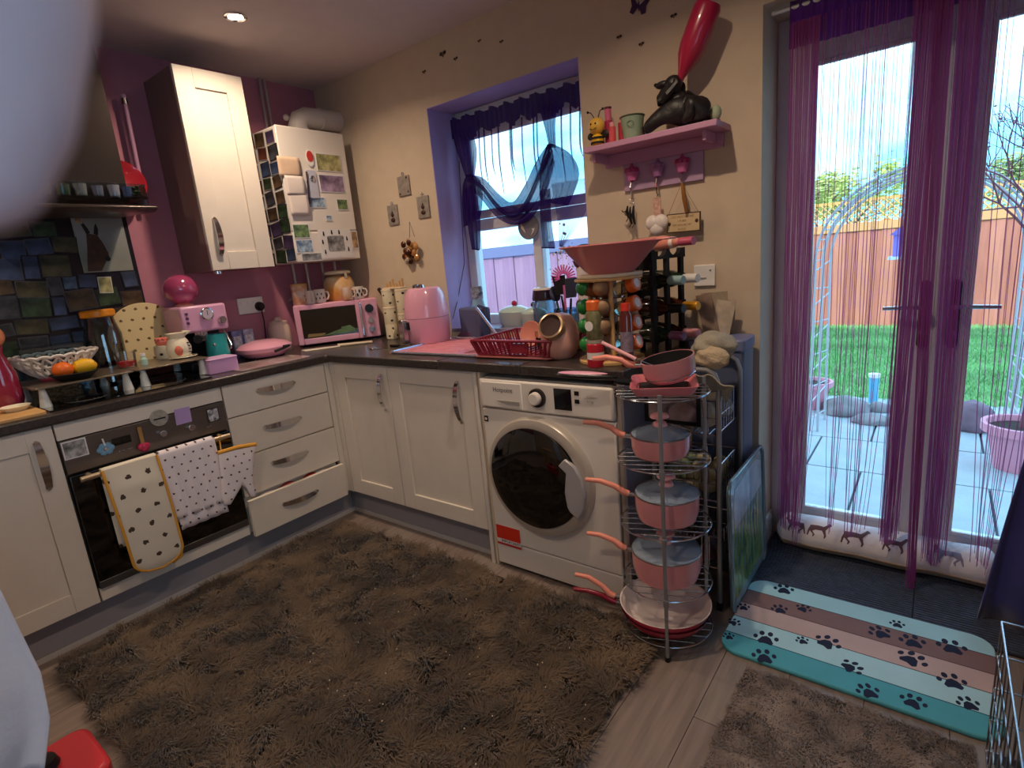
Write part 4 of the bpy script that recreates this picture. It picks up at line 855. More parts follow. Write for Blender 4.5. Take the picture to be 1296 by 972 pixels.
t = thing('spatula', 'long cream spatula lying in front of the microwave', 'spatula', (.42, -.43, WT)); G().prism([(-.12, -.13), (-.06, -.145), (-.02, -.08), (.03, .02), (.0, .03), (-.06, -.03)], 'z', 0, .006).done('blade', ivory, t, bev=.002); G().tube([(.01, .02, .008), (.14, .16, .008)], [.009, .007], 8).done('handle', wood_cream, t)

# ------------------------------------------------------------------ between microwave and window: canisters, air fryer
def canister(lab, x, y, z, h, m=bee_ivory, r=.040, lid=True, grp='bee print canisters'):
    t = thing('canister', lab, 'canister', (x, y, z), group=grp); G().lathe([(0, 0), (r*.95, 0), (r, .005), (r, h-.012), (0, h-.012)]).done('pot', m, t)
    if lid: G().lathe([(0, h-.012), (r*1.03, h-.012), (r*1.03, h-.003), (r*.9, h), (0, h)]).done('lid', wood_cream, t)
    return t
mug('ivory mug with a small bee at the bottom of the left canister stack', (.575, -.125, WT), .038, .088, bee_ivory, None, -.6)
canister('ivory canister in the middle of the left stack beside the microwave', .572, -.12, WT+.0885, .10)
canister('ivory canister topping the left stack beside the microwave', .570, -.115, WT+.189, .10)
canister('ivory canister at the bottom of the right stack by the air fryer', .675, -.105, WT, .15)
canister('ivory canister on top of the right stack by the air fryer', .673, -.103, WT+.1505, .135)
t = thing('egg_rack', 'wooden peg rack standing on the canister stacks', 'rack', (.62, -.10, WT+.2895)); G().box((-.08, -.03, 0), (.08, .03, .008)).done('base', wood_cream, t, bev=.002)
for k in range(6): G().cyl((-.07+k*.027, 0, .008), (-.07+k*.027, 0, .03+.012*(k % 3)), .006, n=8).done('peg', wood_l, t)
t = thing('air_fryer', 'glossy pink air fryer with chrome handle left of the window', 'air fryer', (.955, -.20, WT), rz=-.35)
G().lathe([(0, 0), (.098, 0), (.108, .015), (.112, .13), (.112, .136)], sc=(1, 1.05), n=48).done('lower_body', pink_app, t)
G().lathe([(.1125, .139), (.108, .20), (.096, .262), (.084, .285), (.070, .292), (0, .292)], sc=(1, 1.05), n=48).done('upper_body', pink_app, t)
G().cyl((0, 0, .12), (0, 0, .15), .1115, n=48).done('seam', mat('seam grey', '#8a6a78', .4), t).scale = (1, 1.05, 1)
for x_ in (-.03, .035): G().lathe([(0, 0), (.018, 0), (.015, .016), (0, .02)], c=(x_, -.03, .291), n=18).done('dial', chrome, t)
G().prism(rrect(-.028, 0, .028, .13, .02), 'y', -.147, -.114, Matrix.Translation((-.02, 0, .01))).done('handle', mat('satin chrome', '#c4bcc4', .2, .9), t, bev=.006); G().box((-.005, -.130, .085), (.025, -.11, .125)).done('release_button', black_pl, t, bev=.003)
t = thing('cable', 'thin grey cable hanging down the left reveal of the window', 'cable', (.95, .06, WT)); G().tube([(.01, .12, .95), (.0, .10, .6), (.005, .08, .40), (-.02, .02, .20), (.0, -.06, .10)], .0025, 6).done('cable', mat('grey cable', '#55505e', .6), t)
t = thing('napkins', 'folded dark napkins on a pale dish at the back of the worktop', 'napkins', (1.10, -.04, WT)); G().lathe([(0, 0), (.06, 0), (.075, .012), (0, .008)]).done('dish', white_pl, t); G().prism([(-.06, 0), (.06, 0), (.03, .03), (-.03, .025)], 'y', -.04, .03, Matrix.Translation((0, 0, .011))).done('napkin', mat('plum napkin', '#5a3a58', .8), t, bev=.003)
# small clutter in front of the air fryer
t = thing('peeler', 'black handled peeler lying at the worktop edge left of the sink', 'peeler', (.86, -.36, WT)); G().tube([(-.04, 0, .006), (.02, .01, .006)], .006, 8).done('handle', black_pl, t); G().tube([(.02, .01, .006), (.055, .02, .006)], .004, 8).done('blade', chrome, t)
t = thing('teaspoon', 'steel teaspoon lying beside the black peeler', 'spoon', (.80, -.43, WT)); G().sph((-.04, 0, .004), .014, (1.4, 1, .3)).done('bowl', chrome, t); G().tube([(-.02, 0, .004), (.06, .015, .004)], .0022, 6).done('handle', chrome, t)

# ------------------------------------------------------------------ window sill things
SZ = WZ0
dish_m = mat('blue cream enamel', '#a9b3b4', .3, coat=.4)
def dish(lab, x, y, w, h, knob_c, m=dish_m, z=SZ):
    t = thing('casserole_dish', lab, 'casserole', (x, y, z)); G().lathe([(0, 0), (w*.42, 0), (w*.48, .015), (w*.5, h), (0, h)], sc=(1, .5), n=36).done('dish', m, t)
    G().lathe([(0, h+.034), (w*.2, h+.032), (w*.4, h+.018), (w*.51, h+.002), (w*.51, h), (0, h)], sc=(1, .5), n=36).done('lid', mat('pale lid', '#b8cfc4', .25, coat=.6), t); G().sph((0, 0, h+.045), .016).done('knob', mat('knob', knob_c, .2, coat=.6), t)
    return t
dish('oval enamel casserole with a red knobbed lid on the window sill', 1.315, .10, .21, .075, '#b02048')
dish('smaller enamel casserole with a dark knobbed lid on the window sill', 1.475, .05, .155, .07, '#3a1420')
t = thing('clip_jar', 'wide glass jar with black and white rounded lid on the window sill', 'jar', (1.60, -.03, WT)); G().lathe([(0, 0), (.055, 0), (.06, .01), (.062, .17), (.05, .19), (.047, .19), (.058, .168), (.056, .012), (0, .006)]).done('glass', glass_b, t); G().lathe([(0, .19), (.060, .19), (.062, .20), (.055, .238), (.03, .25), (0, .25)]).done('lid', mat('black lid', '#2a1a2c', .2, coat=.8), t); G().ring((0, 0, .24), .045, .010).done('lid_ring', white_c, t)
t = thing('jug_kettle', 'dark grey canvas lunch box with pale pole handle on the window sill', 'box', (1.145, -.03, WT)); G().prism([(-.075, 0), (.07, 0), (.075, .16), (-.08, .165)], 'y', -.045, .045).done('box', mat('slate canvas', '#4f5270', .8), t, bev=.012); G().tube([(.03, .0, .165), (.085, -.01, .155), (.10, -.02, .10)], .012, 8).done('strap', mat('navy strap', '#2c2f50', .7), t); t.name = 'lunch_box'; t['label'] = 'dark slate lunch box standing below the left of the window'
t = thing('clear_bottle', 'pale bottle with a dark patterned cap in the window corner', 'bottle', (1.06, .10, SZ)); G().lathe([(0, 0), (.04, 0), (.048, .02), (.045, .10), (.034, .15), (0, .15)], sc=(1, .7)).done('bottle', mat('frosted bottle', '#a8c6d6', .15, trans=.4), t); G().lathe([(0, .15), (.037, .15), (.037, .215), (.033, .22), (0, .22)], sc=(1, .7)).done('cap', mat('patterned cap', '#3a3c50', .4, col2='#a4a8b8', nscale=40), t)
t = thing('skewer', 'pale pole leaning diagonally from the lunch box to the dish rack', 'pole', (1.40, -.16, WT+.022)); G().tube([(0, 0, 0), (-.17, .05, .145)], .007, 8).done('pole', mat('pale metal pole', '#c6c2dc', .25, .6), t)
# utensil crock with tools
t = thing('utensil_jar', 'glass utensil jar crowded with spatulas beside the window', 'jar', (1.80, -.16, WT)); G().lathe([(0, 0), (.05, 0), (.055, .01), (.058, .16), (.055, .16), (.05, .012), (0, .008)]).done('jar', glassmat('aqua glass', '#b9dbe8', .12), t)
def tool(nm, lab, cat, p0, p1, head, m, hm):
    t = thing(nm, lab, cat, p0); d = Vector(p1)-Vector(p0); G().tube([(0, 0, 0), d*.98], [.007, .005], 8).done('handle', hm, t)
    T = Matrix.Translation(d) @ d.to_track_quat('Z', 'Y').to_matrix().to_4x4()
    g = G()
    if head == 'spatula': g.prism([(-.025, 0), (.025, 0), (.032, .085), (-.032, .085)], 'y', -.002, .002, T)
    if head == 'spoon': g.sph(T @ Vector((0, 0, .035)), 1, (.026, .008, .038), 14, 8, T.to_3x3().to_4x4())
    if head == 'brush':
        for k in range(16): a = -1.9+k*3.8/15; g.tube([T @ Vector((.02*math.sin(a), 0, .03+.02*math.cos(a))), T @ Vector((.055*math.sin(a), 0, .03+.055*math.cos(a)))], .0035, 5)
        g.tube([T @ Vector((.02*math.sin(-2+k*.25), 0, .03+.02*math.cos(-2+k*.25))) for k in range(17)], .005, 6)
    g.done('head', m, t); return t
bz = WT+.02
tool('spatula', 'black spatula with square blade, tallest in the utensil jar', 'spatula', (1.80, -.16, bz), (1.765, -.14, bz+.20), 'spatula', black_mt, black_pl)
tool('cooking_spoon', 'dark blue oval cooking spoon at the left of the utensil jar', 'spoon', (1.785, -.16, bz), (1.725, -.12, bz+.17), 'spoon', mat('navy nylon', '#252a4a', .5), black_pl)
tool('scrubbing_brush', 'bright pink fan shaped washing brush above the utensil jar', 'brush', (1.79, -.15, bz), (1.775, -.13, bz+.245), 'brush', mat('hot pink bristle', '#e46ac0', .4), mat('pink grip', '#d86ab4', .4))
tool('turner', 'grey slotted turner leaning right in the utensil jar', 'turner', (1.81, -.17, bz), (1.845, -.19, bz+.19), 'spatula', mat('grey nylon', '#3c3f55', .5), black_pl)
for k, (x_, y_, z_, r_, c_, l_) in enumerate(((1.925, -.20, WT, .034, '#d8d0d2', 'tall white canister with a round brown mark behind the pink pot'), )):
    t = thing('tall_canister', l_, 'canister', (x_, y_, z_)); G().lathe([(0, 0), (r_, 0), (r_, .42), (0, .42)]).done('body', mat('white canister', c_, .4), t); 
    for zz in (.18, .36): G().sph((-.01, -r_+.004, zz), .024, (1, .3, 1.1)).done('mark', mat('brown mark', '#4a2026', .4), t)
# dish rack with crockery
t = thing('dish_rack', 'maroon plastic dish rack on the pink drainer', 'dish rack', (1.75, -.37, .9165), rz=.03)
def rk(u, v, s): return Vector(((.172+.024*s)*u, (.15+.015*s)*v, .010+.060*s))
g = G()
cs = [(-1, -1), (1, -1), (1, 1), (-1, 1)]
for s, r_ in ((1, .006), (0, .005)): g.tube([rk(u, v, s) for u, v in cs], r_, 6, True)
for i in range(4):
    a, b = cs[i], cs[(i+1) % 4]; n = 17
    for k in range(n+1):
        f = k/n; u = a[0]+(b[0]-a[0])*f; v = a[1]+(b[1]-a[1])*f
        g.tube([rk(u, v, 0), rk(u, v, 1)], .0038 if (k % 4) else .007, 5)
g.done('basket', dish_red, t)
g = G()
for k in range(11): g.box((-.165+k*.033-.003, -.145, .008), (-.165+k*.033+.003, .145, .014))
g.done('base_slat', dish_red, t); G().prism(rrect(-.19, -.165, .19, .165, .02), 'z', -.001, .005).done('drip_tray', mat('brick tray', '#a8605a', .4), t, bev=.001)
g = G().prism([(.0, .02), (.08, .02), (.09, .06), (.01, .06)], 'y', -.163, -.156); g.done('solid_panel', dish_red, t)
t = thing('plate', 'coral plate standing in the middle of the dish rack', 'plate', (1.745, -.36, .932)); G().lathe([(0, 0), (.03, 0), (.055, .012), (.053, .014), (.028, .004), (0, .004)], M=Matrix.Rotation(1.3, 4, 'X'), c=(0, 0, .056)).done('plate', mat('coral plate', '#d98a7a', .3, coat=.4), t)
t = thing('cup', 'pale blue marbled cup upturned at the right of the dish rack', 'cup', (1.845, -.37, .932)); G().lathe([(0, .065), (.02, .065), (.036, .045), (.038, 0), (.035, 0), (.033, .04), (0, .058)]).done('cup', mat('marbled blue', '#9cb6c8', .3, col2='#dfe8ee', nscale=20), t)
t = thing('fork', 'gold toned fork lying across the coral plate in the rack', 'fork', (1.775, -.385, .932)); G().tube([(0, 0, 0), (.01, .0, .05)], .003, 6).done('handle', mat('brass', '#b98a3a', .3, 1), t)
g = G()
for k in range(3): g.tube([(.004+k*.006, 0, .05), (.004+k*.006, 0, .072)], .0015, 5)
g.done('tine', mat('brass tine', '#b98a3a', .3, 1), t)
t = thing('dark_cup', 'small black cup beside the coral plate in the rack', 'cup', (1.805, -.375, .932)); G().lathe([(0, 0), (.02, 0), (.026, .045), (.023, .045), (.018, .004), (0, .004)]).done('cup', black_mt, t)
# pink tilted pot with a wide dark mouth
t = thing('pink_pot', 'large round pink ceramic pot with a tilted gold rimmed mouth', 'pot', (1.945, -.455, WT)); 
prof = [(0, 0), (.040, 0), (.062, .018), (.074, .055), (.075, .095), (.067, .135), (.052, .162), (.040, .170)]
G().lathe(prof+[(.02, .175), (0, .176)], n=36, sc=(1, 1)).done('body', mat('blush pink ceramic', '#dba294', .28, coat=.5), t)
nv_ = Vector((.12, -.80, .42)).normalized(); Mt = Matrix.Translation(Vector((0, 0, .098))+nv_*.064) @ nv_.to_track_quat('Z', 'Y').to_matrix().to_4x4()
G().lathe([(.052, 0), (.050, .026), (.043, .028), (.042, .012), (.047, 0)], M=Mt, n=36).done('mouth_rim', mat('gold rim', '#c8a888', .25, .6), t); G().lathe([(0, .014), (.044, .018)], M=Mt, n=36).done('mouth', mat('dark interior', '#3a2420', .7), t)

# ------------------------------------------------------------------ spice carousel
sx, sy = 2.165, -.455
t = thing('spice_rack', 'wooden revolving spice rack with round top and base', 'spice rack', (sx, sy, WT))
G().cyl((0, 0, 0), (0, 0, .014), .118, n=44).done('base', wood_l, t, bev=.003); G().cyl((0, 0, .292), (0, 0, .302), .120, n=44).done('top', wood_l, t, bev=.003)
for a in (-1.0, 1.1, 3.3): G().cyl((.07*math.cos(a), .07*math.sin(a), .012), (.07*math.cos(a), .07*math.sin(a), .294), .009, n=10).done('post', wood_l, t)
G().cyl((0, 0, .012), (0, 0, .294), .028, n=16).done('core', mat('white core', '#c8c0b4', .5), t)
for k, z in enumerate((.035, .1, .165, .23)): G().ring((0, 0, z), .055, .003).done('ring_shelf', chrome, t)
spg = mat('spice brown', '#8a5a34', .7, noise_=.3, nscale=80); spgl = glassmat('spice glass', '#dcd8cc', .1)
def spice(lab, a, z, capm, fillm, white_rim, grp):
    t = thing('spice_jar', lab, 'spice jar', (sx, sy, z), rot=(0, 0, a), group=grp)   # lies radially, cap outwards
    M_ = Matrix.Translation((.035, 0, -.004)) @ Matrix.Rotation(PI/2-.28, 4, 'Y')
    G().lathe([(0, 0), (.024, 0), (.025, .004), (.025, .048), (.021, .056)], M=M_, n=16).done('glass', fillm, t)
    G().lathe([(0, .088), (.012, .086), (.021, .080), (.028, .068), (.028, .058), (.022, .054), (0, .054)] if not white_rim else [(0, .084), (.025, .084), (.028, .080), (.028, .054), (0, .054)], M=M_, n=20).done('cap', capm, t)
    if white_rim: G().lathe([(.0, .0842), (.012, .0846), (.017, .0842)], M=M_, n=20).done('cap_disc', mat('cream disc', '#e8d8c8', .4), t)
lev = ['top', 'second', 'third', 'bottom']
fw = math.atan2(-2.2476-sy, 3.1021-sx)
for k in range(4): spice('green capped spice jar, %s in the left column of the spice rack' % lev[k], fw-1.20, WT+.258-k*.067, green_cap, spg, False, 'green capped spice jars')
for k in range(4): spice('orange capped spice jar, %s in the right column of the spice rack' % lev[k], fw+.98, WT+.258-k*.067, orange_cap, spgl, True, 'orange capped spice jars')
for k in range(3): spice('brown filled spice jar in the shaded middle column of the rack, %s one' % lev[k], fw-.28, WT+.258-k*.067, mat('beige cap', '#8a6c50', .5), spg, False, 'middle spice jars')
fx, fy = sx+.118*math.cos(fw-.35), sy+.118*math.sin(fw-.35)
lathed('spice_tin', 'short jar with red and white label at the foot of the spice rack', 'jar', (fx-.02, fy+.005, WT), [('jar', [(0, 0), (.029, 0), (.030, .003), (.030, .080), (.027, .084), (0, .084)], mat('red label', '#c62638', .35)), ('label', [(.0303, .028), (.0304, .052)], white_pl), ('lid', [(0, .084), (.029, .084), (.029, .096), (0, .097)], mat('pale lid silver', '#c4bcae', .3, .5))])
lathed('herb_jar', 'clear herb jar with orange lid and round label standing on the red jar', 'jar', (fx-.02, fy+.005, WT+.098), [('glass', [(0, 0), (.026, 0), (.028, .004), (.028, .085), (.022, .100), (0, .1)], mat('green herbs', '#6f6a48', .4, noise_=.3, nscale=60)), ('lid', [(0, .1), (.024, .1), (.024, .128), (.02, .133), (0, .133)], orange_cap)])
G().cyl((fx-.02-.004, fy+.005-.0285, WT+.145), (fx-.02-.0041, fy+.005-.0295, WT+.145), .017).done('round_label', white_pl).name = 'round_label'
o = bpy.data.objects['round_label']; hj = bpy.data.objects['herb_jar']; o.parent = hj; o.location = -Vector(hj.location)
lathed('sauce_bottle', 'slim dark bottle with a red cap right of the spice rack', 'bottle', (2.300, -.50, WT-.0), [('bottle', [(0, 0), (.020, 0), (.021, .004), (.021, .17), (.014, .19), (0, .19)], mat('brown sauce', '#5a2420', .15, coat=.8)), ('label', [(.0213, .05), (.0213, .12)], mat('printed label', '#8a7a8a', .5, noise_=.3, nscale=60)), ('cap', [(0, .19), (.016, .19), (.016, .215), (0, .216)], mat('red cap', '#d83a2a', .35))]).location = (2.268, -.54, WT)
# boards and pink bowl on top of the carousel
t = thing('serving_board', 'round pale board lying on top of the spice rack', 'board', (sx+.01, sy, WT+.3025)); G().cyl((0, 0, 0), (0, 0, .012), .112, n=40).done('board', wood_cream, t, bev=.003)
t = thing('mixing_bowl', 'wide pink roasting dish with flared rim balanced on the spice rack', 'dish', (2.180, -.460, WT+.3148), rz=.05)
G().lathe([(0, 0), (.078, 0), (.09, .01), (.165, .092), (.185, .098), (.184, .102), (.160, .098), (.086, .018), (0, .01)], sc=(1.02, .85), n=48).done('dish', mat('dusty pink enamel', '#cf7a80', .3, coat=.5), t)
G().prism([(.14, -.04), (.225, -.03), (.235, 0), (.225, .03), (.14, .04)], 'z', .096, .102).done('handle', mat('dusty pink enamel rim', '#c87a80', .3, coat=.5), t, bev=.002)
t = thing('oven_cloth', 'black cloth edge lying over the rim of the pink dish', 'cloth', (2.13, -.46, WT+.3148+.012)); G().grid(lambda u, v: Vector((-.10+.2*u, -.05+.11*v, .08+.015*math.sin(6*u)*math.sin(4*v))), 10, 8).done('cloth', black_mt, t, sol=.004)

# ------------------------------------------------------------------ wine rack with bottles
WR = Vector((2.238, -.215, 0)); WA = 1.25
t = thing('wine_rack', 'black upright wine rack with notched shelves by the wall', 'wine rack', (WR.x, WR.y, WT), rz=WA)
for x in (-.085, -.01, .07):
    for y in (-.065, .065): G().box((x-.010, y-.008, 0), (x+.010, y+.008, .37)).done('upright', black_mt, t, bev=.002)
for k, z in enumerate((.05, .15, .25, .345)):
    for y in (-.065, .065):
        g = G(); pts = [(-.10, z), (-.10, z+.035)]
        for c_ in (-.05, .03):
            pts += [(c_-.032, z+.035)]+[(c_+.032*math.cos(a), z+.035-.026*math.sin(a)) for a in [PI-PI*q/8 for q in range(1, 8)]]+[(c_+.032, z+.035)]
        pts += [(.085, z+.035), (.085, z)]
        g.prism(pts, 'y', y-.010, y+.010).done('shelf_bar', black_mt, t)
for k in range(4): G().box((-.10, .074, .02+k*.09), (.085, .082, .085+k*.09)).done('back_slat', black_mt, t)
def bottle(lab, u, z, glassm, foil, labm, r=.034, tilt=0):
    q = Matrix.Rotation(WA, 3, 'Z') @ Vector((u, -.005, 0)); x, y, yaw = WR.x+q.x, WR.y+q.y, WA
    t = thing('wine_bottle', lab, 'bottle', (x, y, z), rot=(PI/2+tilt, 0, yaw), group='bottles in the wine rack')   # local +Z points to -Y (the room)
    G().lathe([(0, -.10), (r*.8, -.10), (r, -.09), (r, .03), (r*.9, .06), (.015, .10), (.014, .13)], n=24).done('glass', glassm, t)
    G().lathe([(.0145, .105), (.016, .11), (.0165, .165), (.015, .168), (0, .168)], n=18).done('neck_foil', foil, t); G().lathe([(r+.0003, -.10), (r+.0003, -.02)], n=24).done('label', labm, t)
gr = mat('bottle green', '#1c2a1e', .08, coat=1); br_ = mat('bottle amber', '#3a1a12', .08, coat=1); ro = mat('rose wine', '#d88a7a', .08, coat=1); lb = mat('cream label', '#d8cdb8', .6, noise_=.2, nscale=50)
zr = [WT+.085+.002+.006+k*.1 for k in range(4)]
bottle('wine bottle with white and blue neck foil in the upper wine rack row', .03, WT+.268, gr, mat('white foil', '#d8d4d0', .4), lb)
bottle('bottle with cream foil behind the white foil bottle, upper row left', -.05, WT+.268, gr, mat('aqua foil', '#8aa6a8', .4), lb)
bottle('wine bottle with gold neck foil in the middle wine rack row', .03, WT+.168, br_, mat('gold foil', '#d8982a', .3, .5), lb)
bottle('dark bottle with black foil at the left of the middle row', -.05, WT+.168, br_, black_pl, lb)
bottle('bottle with pink foil in the lowest wine rack row', .03, WT+.068, br_, mat('pink foil', '#c88a94', .35), lb)
bottle('purple foiled bottle at the left of the lowest rack row', -.05, WT+.068, gr, mat('plum foil', '#7a4a6a', .3), lb)
t = thing('rose_bottle', 'pink wine bottle lying along the top of the wine rack', 'bottle', (2.290, -.235, WT+.400), rot=(0, PI/2, -.30))
G().lathe([(0, -.15), (.024, -.15), (.028, -.14), (.028, .0), (.014, .06), (.013, .08)], n=24).done('glass', ro, t); G().lathe([(.0, .125), (.015, .125), (.015, .07), (.0135, .065)], n=18).done('neck_foil', mat('rose foil', '#b8506a', .3), t); G().lathe([(.0145, .04), (.02, .045), (.022, .03)], n=18).done('collar', white_c, t)
# switch on the wall, papers and knife block to the right
t = thing('light_switch', 'white fused switch plate on the cream wall above the bin', 'switch', (2.358, -.001, 1.172)); G().box((-.042, -.010, -.042), (.042, 0, .042)).done('plate', white_pl, t, bev=.003); G().box((-.03, -.013, -.012), (.008, -.010, -.008)).done('rocker', mat('grey rocker', '#8a8078', .5), t); G().cyl((.024, -.011, .02), (.024, -.013, .02), .003, n=8).done('screw', chrome, t)
t = thing('letter_bundle', 'bundle of folded letters propped against the wall beside the wine rack', 'papers', (2.425, -.055, WT-.03), rot=(0, 0, 0))
for k, (c_, a, w_) in enumerate((('#b9a894', .12, .09), ('#a89884', -.05, .10), ('#c4b4a0', .2, .07), ('#9a8070', -.2, .06))):
    G().box((-w_/2, -.012*k-.002, 0), (w_/2, -.012*k, .20+.03*(k % 2)), Matrix.Rotation(a, 4, 'Y')).done('letter', mat('letter %d' % k, c_, .8, noise_=.15, nscale=30), t)
# ================================================================== cream wall: shelf, hooks, pictures, butterflies
t = thing('wall_shelf', 'pink wooden shelf with apron and hook board on the cream wall', 'shelf', (2.19, 0, 1.69))
G().box((1.935, -.165, 1.690), (2.458, -.001, 1.712)).done('shelf_board', rosewood, t, world=True, bev=.003)
G().box((1.95, -.020, 1.640), (2.435, -.001, 1.690)).done('apron', rosewood, t, world=True, bev=.002)
G().box((2.03, -.014, 1.535), (2.36, -.001, 1.640)).done('hook_board', mat('pale lilac board', '#b294b4', .5), t, world=True, bev=.002)
G().box((1.95, -.13, 1.655), (1.965, -.001, 1.690)).done('bracket', rosewood, t, world=True, bev=.002); G().box((2.395, -.13, 1.655), (2.41, -.001, 1.690)).done('bracket', rosewood, t, world=True, bev=.002)
mag = mat('magenta icing', '#a83a74', .4); 
for k, (x, c_) in enumerate(((2.075, mag), (2.185, mat('lilac icing', '#9a6a9c', .5)), (2.285, mag))):
    h = G().tube([(x, -.014, 1.575), (x, -.045, 1.562), (x, -.052, 1.545), (x, -.045, 1.532), (x, -.03, 1.535)], .0035, 8).done('hook', chrome, t, world=True)
    o = G().lathe([(0, -.008), (.018, -.008), (.026, .024), (.0, .024)], n=16, M=Matrix.Translation((x, -.030, 1.580))).done('cupcake_case', mat('case stripe', '#c46aa0', .5) if k != 1 else c_, t, world=True)
    g = G(); 
    for q in range(7): g.sph((x+.019*math.cos(q*.9), -.030+.014*math.sin(q*.9), 1.612), .012, u=8, v=6)
    g.sph((x, -.03, 1.622), .011).sph((x, -.03, 1.634), .006); g.done('cupcake_top', c_, t, world=True)
SH = 1.7125
# bee figurine
t = thing('bee_figurine', 'yellow round faced bee figurine with black feelers on the pink shelf', 'figurine', (1.962, -.10, SH))
G().sph((0, 0, .028), .026, (1, .9, 1.1)).done('body', yellow_m, t); g = G()
for z in (.018, .036): g.lathe([(.027, -.004), (.0275, 0), (.027, .004)], c=(0, 0, z), n=18)
g.done('stripe', black_mt, t); hd_ = G().sph((0, 0, .082), .033, (1.02, .95, 1)).done('head', mat('warm yellow', '#e0b048', .4), t)
G().tube([(-.014+.007*k, -.030-.001*(3-abs(k-2)), .072-.0015*(4-(k-2)**2)) for k in range(5)], .0016, 6).done('smile', black_mt, hd_)
g = G(); g.sph((-.010, -.029, .088), .004, u=8, v=6).sph((.010, -.029, .088), .004, u=8, v=6); g.done('eye', black_mt, hd_)
g = G()
for s in (-1, 1): g.tube([(s*.008, 0, .112), (s*.02, -.005, .135), (s*.034, -.006, .14)], .002, 6); g.sph((s*.034, -.006, .14), .005, u=8, v=6)
g.done('antenna', black_mt, t); g = G(); 
for s in (-1, 1): g.sph((s*.03, .01, .05), .02, (1, .3, .8), 10, 6)
g.done('wing', mat('black wing', '#241c20', .5), t)
t = thing('black_tube', 'tall pink and black lipstick shaped bottle behind the bee', 'bottle', (1.995, -.06, SH)); G().cyl((0, 0, 0), (0, 0, .10), .016).done('bottle', mat('deep rose', '#b03058', .3), t); G().cyl((0, 0, .10), (0, 0, .145), .013).done('cap', mat('pink cap', '#d0688a', .3), t); G().cyl((0, 0, .145), (0, 0, .152), .015).done('lid', mat('wine lid', '#5a1a30', .4), t)
for k, (x, y, h, c_, l) in enumerate(((2.025, -.09, .085, '#d8545a', 'red candle stick bundle right of the bee on the shelf'), (2.047, -.05, .105, '#c03a50', 'crimson slim bottle against the wall on the pink shelf'))):
    t = thing('slim_bottle', l, 'bottle', (x, y, SH)); G().cyl((0, 0, 0), (0, 0, h*.8), .014).done('bottle', mat('slim %d' % k, c_, .35), t); G().cyl((0, 0, h*.8), (0, 0, h), .010).done('cap', mat('slim cap %d' % k, '#e8a0a0', .4), t)
t = thing('metal_pot', 'sage green enamel pot in the middle of the pink shelf', 'pot', (2.115, -.095, SH)); G().lathe([(0, 0), (.034, 0), (.046, .085), (.043, .085), (.032, .004), (0, .004)], n=32).done('pot', mat('sage enamel', '#8fa088', .45, noise_=.06), t); G().ring((0, 0, .086), .046, .0028).done('rim', mat('dark rim', '#4a5444', .4), t)
g = G().tube([(.012+.014*math.cos(a), -.0445, .055+.010*math.sin(a)) for a in [q*.5 for q in range(13)]], .001, 5); g.done('painted_scroll', mat('grey green line', '#6a7a66', .5), t)
t = thing('votive_cup', 'small dark glass cup between the green pot and the black dog', 'cup', (2.180, -.125, SH)); G().lathe([(0, 0), (.014, 0), (.017, .032), (.015, .032), (0, .004)], n=16).done('cup', black_gl, t)
# black dog bottle holder: one continuous skinned body
def skin(name, verts, edges, radii, m, parent, sub=2, root=0):
    me = bpy.data.meshes.new(name); me.from_pydata(verts, edges, []); o = bpy.data.objects.new(name, me); C.objects.link(o)
    if parent: o.parent = parent
    o.modifiers.new('skin', 'SKIN')
    for i, r in enumerate(radii):
        sv = me.skin_vertices[0].data[i]; sv.radius = (r, r) if isinstance(r, (int, float)) else r
    me.skin_vertices[0].data[root].use_root = True
    k = o.modifiers.new('sub', 'SUBSURF'); k.levels = sub; k.render_levels = sub; me.materials.append(m)
    o.modifiers['skin'].use_smooth_shade = True
    return o
t = thing('dog_bottle_holder', 'black reclining dog statuette holding up the red bottle', 'figurine', (2.31, -.09, SH))
blk = mat('black resin', '#1a1618', .45, noise_=.3, nscale=20, bump=.2, bscale=60)
V = [(.045, 0, .062), (.015, -.005, .066), (-.015, -.005, .075), (-.035, -.005, .105), (-.04, -.01, .135), (-.028, -.015, .165),   # pelvis..neck..head
     (-.060, -.04, .060), (-.105, -.05, .030), (-.125, -.05, .012),       # near foreleg lying forward
     (.02, .045, .10), (-.01, .04, .14),
     (.075, -.035, .05), (.04, -.055, .085), (.055, -.05, .03), (.02, -.06, .014),        # hind leg
     (.085, .02, .035), (.10, .03, .02)]
E_ = [(0, 1), (1, 2), (2, 3), (3, 4), (4, 5), (2, 6), (6, 7), (7, 8), (2, 9), (9, 10), (0, 11), (11, 12), (12, 13), (13, 14), (0, 15), (15, 16)]
skin('body', V, E_, [.060, .060, .054, .046, .042, .032, .032, .026, .019, .032, .022, .044, .034, .024, .017, .018, .010], blk, t)
hd_ = G().sph((-.025, -.015, .158), .033, (1, .9, .95)).sph((-.062, -.02, .165), .020, (1.5, .85, .7)).done('head', blk, t)
g = G()
g.sph((-.005, -.045, .145), .016, (.8, .4, 1.5)).sph((-.005, .02, .145), .016, (.8, .4, 1.5)); g.done('ear', blk, hd_)
G().sph((-.090, -.02, .170), .007).done('nose', black_gl, hd_)
g = G().tube([(-.055, -.045, .10), (-.03, -.06, .12), (.0, -.05, .15)], [.012, .014, .012], 8); g.done('paw', blk, t)
t = thing('red_wine_bottle', 'pink red bottle standing upside down in the arms of the black dog', 'bottle', (2.292, -.10, SH+.135), rot=(0, .46, 0))
